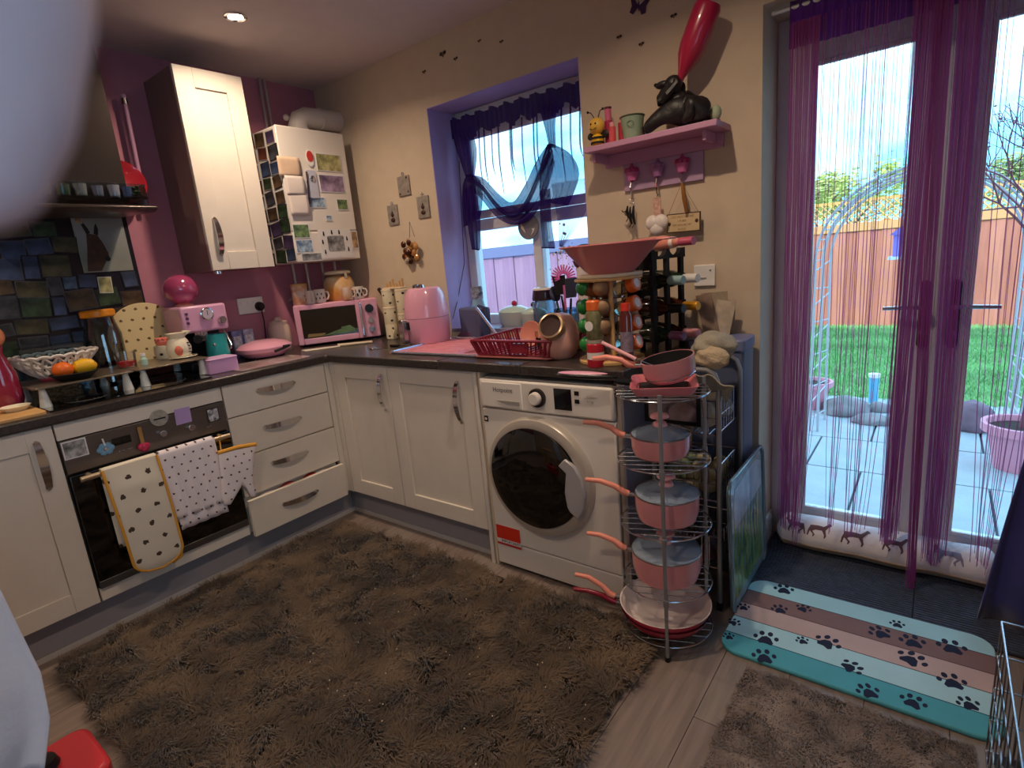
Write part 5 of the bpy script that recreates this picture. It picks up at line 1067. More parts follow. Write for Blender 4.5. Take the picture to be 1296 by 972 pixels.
G().lathe([(0, 0), (.012, 0), (.013, .045), (.022, .07), (.040, .11), (.046, .145), (.047, .262), (.041, .278), (.02, .282), (0, .278)], n=32).done('bottle', mat('crimson gloss bottle', '#a81a42', .28, coat=.6), t); G().lathe([(0, -.012), (.0145, -.012), (.0145, .03), (.0135, .032)], n=18).done('neck_foil', mat('dark foil', '#501420', .3), t)
t = thing('small_ornament', 'pale green and brown rounded ornament at the right end of the shelf', 'ornament', (2.432, -.09, SH)); G().sph((0, 0, .032), .022, (.9, .8, 1.25)).done('body', mat('pale green resin', '#9aa488', .6), t); G().lathe([(0, 0), (.014, 0), (.016, .008), (0, .008)]).done('base', mat('brown base', '#7a5040', .6), t)
# hanging things on the hooks
t = thing('charm_bunch', 'bunch of dark metal animal charms hanging from the left hook', 'charms', (2.075, -.045, 1.530)); G().tube([(0, 0, 0), (.002, -.002, -.03)], .002, 6).ring((.003, -.002, -.04), .010, .0015, M=Matrix.Rotation(PI/2, 4, 'X')).done('ring', chrome, t)
g = G()
for x0, z0, l_ in ((-.016, -.055, .05), (-.004, -.06, .07), (.010, -.058, .075)):
    g.tube([(x0, -.004, z0), (x0-.004, -.006, z0-l_*.5), (x0+.003, -.004, z0-l_)], [.003, .007, .004], 7)
    g.tube([(x0-.004, -.006, z0-l_*.4), (x0-.022, -.006, z0-l_*.45), (x0-.026, -.006, z0-l_*.3)], .0022, 5); g.tube([(x0, -.004, z0-l_), (x0-.01, -.004, z0-l_-.012)], .002, 5)
g.done('charm', mat('blackened metal', '#24201e', .4, .6), t)
g = G().tube([(.012, 0, -.04), (.016, 0, -.16)], .0012, 5); g.done('chain', chrome, t)
t = thing('heart_pendant', 'white ceramic heart hanging on a patterned ribbon from the middle hook', 'pendant', (2.185, -.046, 1.530)); G().tube([(0, 0, 0), (0, 0, -.02), (.004, 0, -.03), (0, 0, -.035)], .002, 6).done('hook', mat('dark wire', '#3a2a24', .4, .6), t)
G().box((-.016, -.003, -.11), (.016, 0, -.038)).done('ribbon', mat('rose patterned ribbon', '#c8a090', .8, noise_=.25, nscale=60), t); g = G().sph((-.018, -.008, -.135), .030, (1, .6, 1)).sph((.018, -.008, -.135), .030, (1, .6, 1)).sph((0, -.008, -.158), .030, (1.05, .6, .9)); g.done('heart', white_c, t)
t = thing('hanging_sign', 'small wooden plaque with faint lettering hanging from the right hook', 'sign', (2.285, -.03, 1.532), rot=(0, .02, 0))
G().box((-.063, -.006, -.185), (.072, 0, -.112)).done('frame', mat('dark frame', '#4a3020', .6), t); sg = G().box((-.059, -.0075, -.181), (.068, -.006, -.116)).done('board', mat('parchment board', '#cdb38c', .7, noise_=.06), t)
tx = mat('faded brown ink', '#8a6a48', .8)
for k, s in enumerate(('I DO NOT SNORE', 'I PURR', 'MY HOUSE MY', 'RULES')): text('lettering', s, .0115, tx, t, (.0, -.0078, -.130-k*.0155), (PI/2, 0, 0), 'CENTER')
for x, z in ((-.052, -.15), (.058, -.145)): G().sph((x, -.008, z), .007, (1, .4, 1), 10, 6).done('bead', mat('brown bead', '#4a2a1c', .5), t)
g = G().tube([(-.056, -.003, -.112), (0, -.012, 0), (.062, -.003, -.112)], .0012, 5); g.done('string', cork, t)
t = thing('feather_tassel', 'tan braided tassel hanging beside the plaque strings', 'tassel', (2.290, -.05, 1.530)); G().tube([(0, 0, 0), (.004, 0, -.03), (.008, 0, -.06), (.014, .003, -.112)], [.004, .008, .009, .006], 8).done('tassel', mat('tan braid', '#8a5a24', .8, noise_=.2), t)
# little pictures, crystal
for lab, x, z, w, h, mk in (('topmost of the three little silver pictures, with scrolls and a hook', .695, 1.755, .095, .105, 0), ('left of the two lower little silver pictures, with a dark bee figure', .575, 1.612, .085, .11, 1), ('right of the two lower little silver pictures, with a dark bee figure', .828, 1.625, .09, .115, 1)):
    t = thing('small_picture', lab, 'picture', (x, -.001, z)); G().box((-w/2, -.008, -h/2), (w/2, 0, h/2)).done('plaque', mat('silver grey plaque', '#9a9088', .4, .3, noise_=.18, nscale=50), t, bev=.002); G().ring((0, -.004, h/2+.010), .008, .002, M=Matrix.Rotation(PI/2, 4, 'X')).done('hanger', chrome, t)
    if mk: g = G(); g.sph((0, -.009, -.0), .013, (1, .3, .9), 10, 6).sph((0, -.009, -.028), .018, (1, .3, .7), 10, 6).sph((0, -.009, .014), .006, (1, .5, 1), 8, 6); g.done('figure', mat('bee brown', '#3a1c18', .5), t)
    else:
        g = G()
        for q in ((-.034, -.04), (.034, -.034), (.03, .04)): g.sph((q[0], -.009, q[1]), .007, (1, .4, 1), 8, 6)
        g.done('stud', mat('dark stud', '#4a3028', .5), t)
t = thing('crystal_cluster', 'brown and gold flower cluster ornament hanging on the cream wall', 'ornament', (.700, -.025, 1.405)); t.scale = (1.3, 1.3, 1.3); RR = random.Random(3)
G().tube([(-.012, .018, .055), (0, .018, .12), (.02, .018, .055)], .0012, 5).done('cord', mat('tan cord', '#8a6a58', .8), t)
for nm, mm, n_ in (('petal', mat('dark bronze', '#4a2414', .25, .4), 16), ('bead', mat('amber bead', '#b0783a', .2, coat=.6), 11), ('stone', mat('pearl stone', '#b4a090', .2, coat=.6), 6)):
    g = G()
    for _ in range(n_):
        a = RR.uniform(0, 6.3); r_ = RR.uniform(.008, .052); g.sph((r_*math.cos(a), RR.uniform(-.012, .008), r_*math.sin(a)), RR.uniform(.010, .015), (1, .6, 1), 10, 6)
    g.done(nm, mm, t)
# wall butterflies and bees
dkp = mat('dark purple decal', '#3a1c4a', .5); dkb = mat('dark bug decal', '#2a1c20', .5)
bugs = [(.944, 2.273, .012, 'lowest bug decal, nearest the corner of the ceiling'), (1.085, 2.318, .021, 'largest bug decal in the left cluster above the window'), (1.165, 2.275, .013, 'bug decal just right of the largest one above the window'), (1.322, 2.309, .010, 'smaller left one of the two lone bug decals above the window'), (1.449, 2.270, .011, 'right one of the two lone bug decals above the window'), (2.030, 2.123, .011, 'bug decal lowest left above the pink shelf'), (2.122, 2.072, .011, 'bug decal nearest above the red bottle'), (2.253, 2.131, .012, 'bug decal highest right above the pink shelf')]
for x, z, s, l in bugs:
    t = thing('bug_decal', l, 'decal', (x, -.002, z), group='bug decals on the cream wall')
    g = G(); g.sph((-s*.55, 0, s*.1), s*.55, (1, .25, .8), 8, 5).sph((s*.55, 0, s*.2), s*.55, (1, .25, .8), 8, 5); g.done('wing', dkb, t)
    G().sph((0, -.001, -s*.15), s*.45, (.7, .4, 1.3), 8, 5).done('body', mat('ochre body', '#7a5a34', .5), t)
t = thing('butterfly_decal', 'dark purple butterfly decal at the top edge above the shelf', 'decal', (2.118, -.003, 2.205))
for s in (-1, 1): G().prism([(0, 0), (s*.030, .028), (s*.040, .022), (s*.030, .0), (s*.034, -.022), (s*.018, -.028)], 'y', -.002, .001, Matrix.Rotation(.3, 4, 'Y')).done('wing', dkp, t)
G().sph((0, -.002, 0), .006, (.6, .5, 3.2), 8, 6).done('body', dkp, t)
# ================================================================== cloths on the oven rail
def cloth_strip(g, y0, y1, ztop, zfront, zback, xr=.662, rr=.013, nf=14, amp=.004, skew=0, seed=0, wav=3):
    """cloth folded over the oven rail: back layer, over the bar, front layer"""
    Lb, Lf = ztop-zback, ztop-zfront; n1 = 12
    path = [(xr-rr, zback+(ztop-zback)*k/n1) for k in range(n1)]+[(xr-rr*math.cos(a), ztop+rr*math.sin(a)) for a in [PI*k/8 for k in range(9)]]+[(xr+rr, ztop-(ztop-zfront)*k/n1) for k in range(1, n1+1)]
    def f(u, v):
        i = u*(len(path)-1); k = min(int(i), len(path)-2); q = i-k; x = path[k][0]*(1-q)+path[k+1][0]*q; z = path[k][1]*(1-q)+path[k+1][1]*q
        d = max(0, ztop-z); w = amp*math.sin(wav*2*PI*v+seed)*min(1, d*6); sgn = 1 if u > .5 else -1
        return Vector((x+sgn*abs(w)*(1 if sgn > 0 else .3), y0+(y1-y0)*v+skew*d, z))
    return g.grid(f, len(path)-1, nf)
t = thing('oven_glove', 'long double oven glove with bees and mustard edging over the oven rail', 'oven glove', (.662, -1.60, .66))
YY0, YY1 = -1.672, -1.488
def glove_path(s):   # s 0..1 down the front from the rail
    z = .673-s*.455; return Vector((.681+.012*math.sin(s*PI), 0, z))
def glove(u, v, side):
    s = u; w = 1.0; 
    if s > .86: w = math.sqrt(max(0, 1-((s-.86)/.14)**2))*.999+.001
    mid = (YY0+YY1)/2+.045*s*.2+.01*s; y = mid+(v-.5)*(YY1-YY0)*w*(1-.04*s)
    th = .013*math.sin(PI*min(1, max(0, v)))**.5*(.4+.6*min(1, s*6))*min(1, (1-s)*12+.05)
    quilt = 1-.12*abs(math.sin(s*PI*5))
    p = glove_path(s); return Vector((p.x+side*th*quilt, y, p.z))
g = G(); g.grid(lambda u, v: glove(u, v, 1), 36, 14).grid(lambda u, v: glove(u, v, -.5), 36, 14); bmesh.ops.remove_doubles(g.b, verts=g.b.verts, dist=.0004); g.done('pad', bee_mitt, t, world=True, ang=80)
for v in (0, 1): G().tube([glove(k/40, v, 0) for k in range(41)], .0055, 8).done('binding', mustard, t, world=True)
g = G(); cloth_strip(g, YY0, YY1, .662, .640, .35, rr=.0155, amp=.002); g.done('back_strip', bee_mitt, t, world=True, sol=.006)
g = G().tube([(.668, YY1-.0, .30), (.668, YY1+.012, .26), (.668, YY1+.005, .225), (.668, YY1-.03, .215)], .008, 8); g.done('back_pocket_edge', mustard, t, world=True)
t = thing('tea_towel', 'white tea towel printed with tiny bees folded over the oven rail', 'towel', (.662, -1.39, .66))
def tt(y0, y1, zt, zf, zb, sk, se, rr_): g = G(); cloth_strip(g, y0, y1, zt, zf, zb, rr=rr_, amp=.009, skew=sk, seed=se, wav=2, nf=28); return g
tt(-1.482, -1.262, .664, .385, .40, .04, .4, .0165).done('front_layer', bee_cloth, t, world=True, sol=.002, ang=80)
tt(-1.478, -1.285, .662, .335, .36, .05, 1.7, .0125).done('under_layer', bee_cloth, t, world=True, sol=.002, ang=80)
t = thing('oven_mitt', 'single bee print oven mitt with mustard cuff hanging at the right of the rail', 'oven mitt', (.662, -1.2, .66))
P = [(-1.262, .605), (-1.10, .590), (-1.118, .53), (-1.135, .47), (-1.145, .415), (-1.135, .375), (-1.15, .352), (-1.168, .362), (-1.178, .40), (-1.195, .43), (-1.225, .40), (-1.26, .365), (-1.285, .372), (-1.288, .42), (-1.275, .50)]
g = G(); C0 = (-1.20, .48)
def mitt(u, v):
    i = v*len(P); k = int(i) % len(P); q = i-int(i); p = (P[k][0]*(1-q)+P[(k+1) % len(P)][0]*q, P[k][1]*(1-q)+P[(k+1) % len(P)][1]*q); a = u*PI
    r = math.sin(a/1)**.6 if 0 < a < PI else 0
    return Vector((.690-.016*math.cos(a), C0[0]+(p[0]-C0[0])*r, C0[1]+(p[1]-C0[1])*r))
g.grid(mitt, 12, 60); bmesh.ops.remove_doubles(g.b, verts=g.b.verts, dist=.0006); g.done('pad', bee_cloth, t, world=True, ang=80)
G().tube([(.69, -1.264, .607), (.694, -1.18, .606), (.69, -1.098, .592)], .009, 8).done('cuff_binding', mustard, t, world=True)
G().tube([(.69, -1.25, .607), (.672, -1.24, .64), (.66, -1.235, .675)], .003, 6).done('loop', mustard, t, world=True)

# ================================================================== shaggy rug, floor mats
def shag(name, n, xr, yr, z, lmin, lmax, w, m, parent, seed, clump, lift, edge=.03):
    rs = np.random.RandomState(seed)
    x = rs.uniform(xr[0], xr[1], n); y = rs.uniform(yr[0], yr[1], n)
    def vn(x, y, f, s):   # smooth value noise
        q = np.random.RandomState(s).rand(64, 64); X = x*f; Y = y*f; i = np.floor(X).astype(int); j = np.floor(Y).astype(int); a = X-i; b = Y-j; a = a*a*(3-2*a); b = b*b*(3-2*b)
        return (q[i % 64, j % 64]*(1-a)+q[(i+1) % 64, j % 64]*a)*(1-b)+(q[i % 64, (j+1) % 64]*(1-a)+q[(i+1) % 64, (j+1) % 64]*a)*b
    th = vn(x, y, clump, 1)*9+vn(x, y, clump*2.3, 2)*4+rs.normal(0, .75, n); lf = lift*(.35+1.1*vn(x, y, clump*1.4, 5))+rs.uniform(-.1, .15, n)*lift
    L = rs.uniform(lmin, lmax, n)*(.75+.5*vn(x, y, clump, 7)); d = np.c_[np.cos(th), np.sin(th)]; p = np.c_[-d[:, 1], d[:, 0]]
    V = np.zeros((n, 5, 3)); ph = rs.uniform(-1, 1, n)*.25
    for k, (f, h, ww) in enumerate(((0, 0, 1), (.45, .8, .9), (1, 1, 0))):
        c = np.c_[x+d[:, 0]*L*f+p[:, 0]*L*ph*f*f, y+d[:, 1]*L*f+p[:, 1]*L*ph*f*f]; zz = z+lf*h*(1 if k < 2 else rs.uniform(.5, 1.15, n))
        if k < 2:
            for s, q in ((-1, 0), (1, 1)): V[:, 2*k+q, :2] = c+s*p*w*ww/2; V[:, 2*k+q, 2] = zz+s*w*.15
        else: V[:, 4, :2] = c; V[:, 4, 2] = zz
    T = np.array([[0, 1, 3], [0, 3, 2], [2, 3, 4]]); F = (np.arange(n)[:, None, None]*5+T[None]).reshape(-1)
    me = bpy.data.meshes.new(name); me.vertices.add(n*5); me.vertices.foreach_set('co', V.ravel()); me.loops.add(len(F)); me.polygons.add(len(F)//3)
    me.loops.foreach_set('vertex_index', F); me.polygons.foreach_set('loop_start', np.arange(len(F)//3)*3); me.update(); me.validate()
    me.materials.append(m); o = bpy.data.objects.new(name, me); C.objects.link(o); o.parent = parent; o['kind'] = 'stuff'; return o
rug_m = mat('brown shag yarn', '#463930', .85, col2='#6f5c4a', nscale=5, sheen=.3)
t = thing('shaggy_rug', 'large brown shaggy rug covering the middle of the kitchen floor', 'rug', (0, 0, 0))
G().prism(rrect(.66, -1.92, 2.41, -.69, .05), 'z', .0005, .012).done('backing', mat('rug backing', '#33271c', .95), t)
shag('pile', 110000, (.64, 2.43), (-1.945, -.70), .008, .028, .055, .0034, rug_m, t, 5, 11, .034)
# crumbs on the rug
g = G(); rs2 = np.random.RandomState(2)
for k in range(45): g.sph((rs2.uniform(1.2, 2.42), rs2.uniform(-1.5, -.75), .046), .0022, u=5, v=4)
o = g.done('crumbs', mat('pale crumb', '#e0d0b4', .6)); o['kind'] = 'stuff'; tag(o, 'pale crumbs scattered over the shaggy rug', 'crumbs')
t = thing('small_carpet_mat', 'small greige short pile mat in the bottom right corner', 'mat', (0, 0, 0))
G().prism(rrect(2.705, -1.45, 3.25, -.70, .02), 'z', .0005, .006).done('backing', mat('greige backing', '#5d5350', .95), t)
shag('pile', 36000, (2.70, 3.25), (-1.45, -.695), .005, .008, .016, .0028, mat('greige pile', '#6f625e', .9, col2='#93857f', nscale=9), t, 9, 14, .007)
t = thing('ribbed_doormat', 'dark navy ribbed doormat in front of the french doors', 'doormat', (0, 0, 0)); G().box((2.585, -.25, .0005), (3.56, .215, .006)).done('base', mat('charcoal mat', '#20222c', .9), t)
g = G()
for k in range(33): y_ = -.245+k*.0138; g.box((2.588, y_, .006), (3.10, y_+.0075, .0115)); g.box((3.104, y_, .006), (3.557, y_+.0075, .0115))
g.done('rib', mat('navy rib', '#454d62', .9, noise_=.2, nscale=50), t, kind='stuff')
# paw mat
pm_ = mat('striped memory foam', '#ffffff', .85, bump=.15, bscale=120); nt_ = pm_.node_tree; b_ = nt_.nodes['Principled BSDF']
tc_ = nt_.nodes.new('ShaderNodeTexCoord'); sx_ = nt_.nodes.new('ShaderNodeSeparateXYZ'); rp_ = nt_.nodes.new('ShaderNodeValToRGB'); mr_ = nt_.nodes.new('ShaderNodeMapRange')
nt_.links.new(tc_.outputs['Object'], sx_.inputs[0]); nt_.links.new(sx_.outputs['Y'], mr_.inputs['Value']); mr_.inputs['From Min'].default_value = -.2275; mr_.inputs['From Max'].default_value = .2275
nt_.links.new(mr_.outputs[0], rp_.inputs['Fac']); cr = rp_.color_ramp; cr.interpolation = 'CONSTANT'
sts = [(0, '#54aec0'), (.195, '#1f4650'), (.203, '#b6e2ee'), (.405, '#4a3c44'), (.412, '#cdb0ac'), (.600, '#5a3f3c'), (.607, '#8c6c6c'), (.79, '#3a4048'), (.797, '#b0e0ec')]
cr.elements[0].position = 0; cr.elements[0].color = hx(sts[0][1]); cr.elements[1].position = sts[1][0]; cr.elements[1].color = hx(sts[1][1])
for p_, c_ in sts[2:]: e = cr.elements.new(p_); e.color = hx(c_)
nzz = nt_.nodes.new('ShaderNodeTexNoise'); nzz.inputs['Scale'].default_value = 9; mxx = nt_.nodes.new('ShaderNodeMix'); mxx.data_type = 'RGBA'; mxx.blend_type = 'MULTIPLY'; mxx.inputs['Factor'].default_value = .22
nt_.links.new(tc_.outputs['Object'], nzz.inputs['Vector']); nt_.links.new(rp_.outputs[0], mxx.inputs['A']); nt_.links.new(nzz.outputs['Fac'], mxx.inputs['B']); nt_.links.new(mxx.outputs['Result'], b_.inputs['Base Color'])
t = thing('paw_print_mat', 'striped teal, brown and pink foam mat with navy paw prints', 'mat', (2.955, -.433, .001))
G().prism(rrect(-.355, -.2275, .355, .2275, .06, 8), 'z', 0, .013).done('mat', pm_, t, bev=.004)
navy = mat('navy print', '#161c3c', .85); pmesh = None
for px_, py_, s, a in ((2.717, -.245, 1.1, .2), (2.794, -.328, .8, -.3), (2.73, -.373, .9, .4), (2.725, -.555, 1.2, .1), (2.826, -.504, .65, .5), (2.888, -.478, 1.2, -.4), (2.96, -.557, 1.0, -.9), (2.742, -.644, 1.15, .3), (3.027, -.344, 1.1, .6), (3.11, -.345, 1.15, .2), (3.065, -.27, .7, .1), (3.105, -.435, 1.25, -.5), (3.207, -.483, 1.15, .2), (3.02, -.64, 1.0, .5), (3.118, -.622, 1.0, -.2), (3.207, -.318, 1.25, .1), (3.242, -.555, .9, .4), (2.62, -.42, .7, .3), (2.612, -.52, .7, -.4), (2.622, -.60, .6, .5)):
    if pmesh is None:
        g = G(); g.prism([(x, y) for x, y in [(-.014, -.006), (-.008, .008), (0, .013), (.008, .008), (.014, -.006), (.010, -.012), (0, -.009), (-.010, -.012)]], 'z', 0, .0006)
        for tx_, ty_, tr in ((-.019, .006, .0052), (-.009, .019, .006), (.006, .021, .006), (.018, .010, .0052)): g.prism([(tx_+tr*.8*math.cos(q), ty_+tr*1.15*math.sin(q)) for q in [2*PI*k/10 for k in range(10)]], 'z', 0, .0006)
        o = g.done('paw_print', navy, t, flat=True); pmesh = o
    else: o = pmesh.copy(); C.objects.link(o)
    o.location = (px_-2.955, py_+.433, .0131); o.scale = (s*1.4, s*1.4, 1); o.rotation_euler = (0, 0, a)

# ================================================================== draught excluder cushion by the doors
t = thing('draught_excluder', 'long white bolster cushion with animal silhouettes against the french doors', 'cushion', (2.975, .138, .0095))
def bol(x, a, k=1.0):
    e = min(1, max(0, (.365-abs(x))/.035)); r = .071*(e**.5 if e < 1 else 1)*k*(1+.03*math.sin(x*23)); return Vector((x, -r*1.08*math.cos(a), .068+r*.95*math.sin(a)))
seam = -.35
g = G().grid(lambda u, v: bol(-.365+.73*u, seam+(PI+.1-seam*1)*v), 60, 20); g.done('cover', mat('off white cotton', '#ebe4ea', .9, bump=.25, bscale=25), t, ang=80)
g = G().grid(lambda u, v: bol(-.365+.73*u, seam-(PI-.1+seam)*v), 60, 12); g.done('underside', mat('tan linen', '#c4b09c', .9, bump=.2, bscale=60), t, ang=80)
G().tube([bol(-.36+.72*k/40, seam, 1.02) for k in range(41)], .003, 6).done('piping', mat('tan piping', '#a48c76', .9), t)
an = mat('taupe animal print', '#6a5058', .9); shp = [(-.030, .006), (-.028, .014), (-.005, .016), (.012, .014), (.020, .022), (.026, .030), (.030, .029), (.036, .022), (.030, .020), (.022, .008), (.018, .002), (.022, -.016), (.018, -.024), (.015, -.024), (.016, -.014), (.008, 0), (-.012, 0), (-.020, -.006), (-.012, -.016), (-.016, -.024), (-.019, -.024), (-.018, -.016), (-.028, -.006), (-.032, -.022), (-.036, -.022), (-.034, -.006)]
for k, (x0, s, fl) in enumerate(((-.285, 1.15, -1), (-.195, 1.2, 1), (-.070, 1.35, 1), (.060, 1.15, 1), (.215, 1.3, -1))):
    b2 = G(); vs2 = []
    sub_ = []
    for i in range(len(shp)):
        a_, c_ = shp[i], shp[(i+1) % len(shp)]
        for q in range(2): sub_.append((a_[0]+(c_[0]-a_[0])*q/2, a_[1]+(c_[1]-a_[1])*q/2))
    from mathutils.geometry import tessellate_polygon
    tri = tessellate_polygon([[Vector((p[0], p[1], 0)) for p in sub_]])
    V_ = [b2.b.verts.new(bol(x0+fl*p[0]*s, .72+p[1]*s/.071, 1.015)) for p in sub_]
    for f_ in tri:
        try: b2.b.faces.new([V_[q] for q in f_])
        except ValueError: pass
    b2.done('animal_print', an if k < 4 else mat('pale grey animal print', '#8e88a0', .9), t, flat=True)

# ================================================================== magenta string curtain over the doors
t = thing('string_curtain', 'magenta string curtain hanging in front of the french doors', 'curtain', (2.62, .06, 2.05))
G().cyl((2.58, .06, 2.052), (3.585, .06, 2.052), .007, n=12).done('rod', white_pl, t, world=True)
g = G()
def band(u, v): x = 2.638+.93*u; return Vector((x, .056+.004*math.sin(x*190), 2.072-.15*v))
g.grid(band, 200, 3).done('heading', string_hdr, t, world=True)
g = G(); RS = random.Random(5)
def cluster(n, xt0, xt1, xb0, xb1, zb, kz=1.1, zj=.03, r=.0012, yb=.02):
    for i in range(n):
        s = (i+RS.random()*.8)/n; xt = xt0+(xt1-xt0)*s; xb = xb0+(xb1-xb0)*s+RS.gauss(0, .004); y0 = .045+RS.uniform(-.010, .010); ph = RS.uniform(0, 6); zE = zb+RS.uniform(-zj, zj)
        pts = []
        for k in range(15):
            q = k/14; z = 2.0+(zE-2.0)*q; f = q**kz; x = xt+(xb-xt)*f+.0025*math.sin(ph+q*14)*q; pts.append((x, y0-yb*q+.002*math.sin(ph*2+q*9), z))
        g.tube(pts, r*RS.uniform(.75, 1.25), 4, cap=False)
cluster(52, 2.640, 2.735, 2.640, 2.712, .15, r=.0013)
cluster(5, 2.735, 2.80, 2.690, 2.712, .10, 2.2, .05)
cluster(3, 2.78, 2.84, 2.795, 2.835, .19, 1.8)
cluster(5, 2.82, 2.88, 2.815, 2.830, .17, 2.0)
cluster(6, 2.86, 2.93, 2.870, 2.905, .17, 2.6)
cluster(7, 2.90, 2.99, 2.885, 2.935, .18, 3.4)
cluster(46, 2.990, 3.062, 2.985, 3.035, .17, 1.2, r=.0013)
cluster(30, 3.040, 3.085, 3.083, 3.100, .03, 1.6, .03, r=.0013, yb=.06)
cluster(34, 3.095, 3.155, 3.118, 3.160, .13, 1.2, r=.0013)
cluster(6, 3.150, 3.20, 3.165, 3.185, .16, 1.5)
cluster(5, 3.20, 3.30, 3.255, 3.275, .15, 2.0)
cluster(8, 3.25, 3.36, 3.270, 3.300, .13, 2.4)
cluster(20, 3.33, 3.56, 3.33, 3.52, .12, 1.5)
g.done('strings', string_m, t, world=True, kind='stuff')
# ================================================================== dark curtain at the right edge
t = thing('navy_curtain', 'heavy dark navy curtain drawn to the right of the french doors', 'curtain', (3.5, -.06, 2.1))
def nav(u, v):
    z = 2.08-2.07*v; xl = 3.272+.135*min(1, max(0, z/1.1))+.05*max(0, (z-1.1)); x = xl+(3.90-xl)*u
    return Vector((x, -.085+.028*math.sin(u*26+.6*math.sin(z*3))*(.35+.65*v)-.02*v, z))
g = G().grid(nav, 90, 24); g.done('curtain', navy_cloth, t, world=True, sol=.006, ang=80)
G().cyl((2.62+.75, -.085, 2.10), (3.93, -.085, 2.10), .012).done('pole', black_pl, t, world=True)
t = thing('dog_crate', 'silver wire crate standing in the bottom right corner', 'crate', (3.27, -.69, .002))
def wires(name, P0, U, L, H, sp, par):
    U = Vector(U); P0 = Vector(P0); o = thing  # noqa
    n = int(L/sp); src = None
    for k in range(n+1):
        if src is None: w = G().cyl((0, 0, 0), (0, 0, H), .0017, n=6).done('wire', wire_m, par); src = w
        else: w = src.copy(); C.objects.link(w)
        w.location = P0+U*(k*L/n)
    for k in range(5): G().tube([P0+Vector((0, 0, .002+k*(H-.004)/4)), P0+U*L+Vector((0, 0, .002+k*(H-.004)/4))], .0024, 6).done('rail', wire_m, par)
wires('side', (0, 0, 0), (0, -1, 0), .85, .37, .05, t); wires('end', (0.001, 0, 0), (1, 0, 0), .55, .37, .05, t); wires('end', (0.001, -.85, 0), (1, 0, 0), .55, .37, .05, t)
G().box((.01, -.84, 0), (.54, -.01, .012)).done('floor_tray', black_pl, t, bev=.003)

# ================================================================== pan rack and pans
cxr, cyr, Rr = 2.432, -.650, .150
t = thing('pan_rack', 'chromed five tier corner pan rack beside the washing machine', 'pan rack', (cxr, cyr, 0))
a0 = math.atan2(-.137, .052)
for k in range(3):
    a = a0+k*2*PI/3; x, y = Rr*math.cos(a), Rr*math.sin(a)
    pl_ = G().cyl((x, y, .012), (x, y, .885), .0062, n=12).done('pole', grey_frame, t); G().cyl((x, y, 0), (x, y, .014), .009, n=12).done('foot', black_pl, pl_)
    for z in (.21, .42, .64): G().cyl((x, y, z-.012), (x, y, z+.012), .0085, n=12).done('collar', grey_frame, pl_)
tiers = [.045, .21, .42, .64, .862]
for z in tiers:
    g = G().ring((0, 0, z), Rr-.006, .0028, n=40, m=6)
    for k in range(-3, 4): c_ = k*.036; hh_ = math.sqrt(max(0, (Rr-.006)**2-c_*c_)); g.tube([(c_*math.cos(a0)-hh_*math.sin(a0), c_*math.sin(a0)+hh_*math.cos(a0), z), (c_*math.cos(a0)+hh_*math.sin(a0), c_*math.sin(a0)-hh_*math.cos(a0), z)], .0017, 6)
    g.tube([(-(Rr-.006)*math.cos(a0), -(Rr-.006)*math.sin(a0), z-.003), ((Rr-.006)*math.cos(a0), (Rr-.006)*math.sin(a0), z-.003)], .0017, 6)
    g.done('wire_shelf', wire_m, t)
def pan_handle(t, r, z, ang, L, m, dz=.02, name='handle'):
    d = Vector((math.cos(ang), math.sin(ang), 0)); f = lambda s, h: d*(r+s)+Vector((0, 0, z+h))
    G().cyl(f(-.004, 0), f(.022, .004), .0075, .009, n=12).done('ferrule', chrome, t)
    g = G(); pts = [f(.020, .003), f(.04, .010), f(L*.4, .020+dz*.4), f(L*.7, .026+dz*.9), f(L, .026+dz)]; rr_ = [.0100, .0115, .0095, .0090, .0075]
    g.tube(pts, rr_, 10); return g.done(name, m, t, ang=60)
def saucepan(lab, loc, r, h, ang, L=.15, lidded=True, rz=0, body=pink_enamel, handle=pink_handle, group='lidded pink saucepans', rot=None):
    t = thing('saucepan', lab, 'saucepan', loc, rot=rot, group=group)
    G().lathe([(0, 0), (r*.74, 0), (r*.90, .010), (r*.985, h*.45), (r, h), (r*.97, h), (r*.955, h*.45), (r*.86, .012), (0, .006)], n=40).done('body', body, t)
    pan_handle(t, r, h*.82, ang, L, handle)
    if lidded:
        ld = G().lathe([(0, h+.028), (r*.3, h+.026), (r*.7, h+.015), (r*.985, h+.003), (r*.985, h), (0, h+.02)], n=40).done('lid', lid_glass, t); G().ring((0, 0, h+.001), r*.99, .0028).done('lid_rim', steel, ld)
        G().lathe([(0, h+.024), (.024, h+.026), (.020, h+.036), (.010, h+.042), (.011, h+.048), (.030, h+.054), (.028, h+.062), (.014, h+.067), (0, h+.068)], n=24).done('knob', mat('pale pink knob', '#dfa0a8', .35, coat=.4), ld)
    return t
HA = PI+.30
saucepan('pink lidded saucepan on the upper wire tier of the pan rack', (2.424, -.650, .645), .093, .075, HA, .155)
saucepan('larger pink lidded saucepan on the middle wire tier of the pan rack', (2.440, -.650, .425), .102, .095, HA, .165)
saucepan('widest pink lidded saucepan on the lower wire tier of the pan rack', (2.432, -.650, .215), .113, .100, HA-.02, .155)
def frypan(lab, loc, r, h, ang, body, lining, handle, L=.15, dz=.02):
    t = thing('frying_pan', lab, 'frying pan', loc, group='stacked frying pans')
    G().lathe([(0, 0), (r*.72, 0), (r*.86, .014), (r, h)], n=44).done('body', body, t, sol=.001); G().lathe([(0, .006), (r*.70, .006), (r*.84, .018), (r*.975, h), (r, h+.001)], n=44).done('lining', lining, t)
    pan_handle(t, r, h*.8, ang, L, handle, dz); return t
frypan('crimson frying pan at the bottom of the pan rack, under the cream lined one', (2.425, -.655, .049), .148, .048, HA+.02, pan_red, black_mt, pan_red, .17, .01)
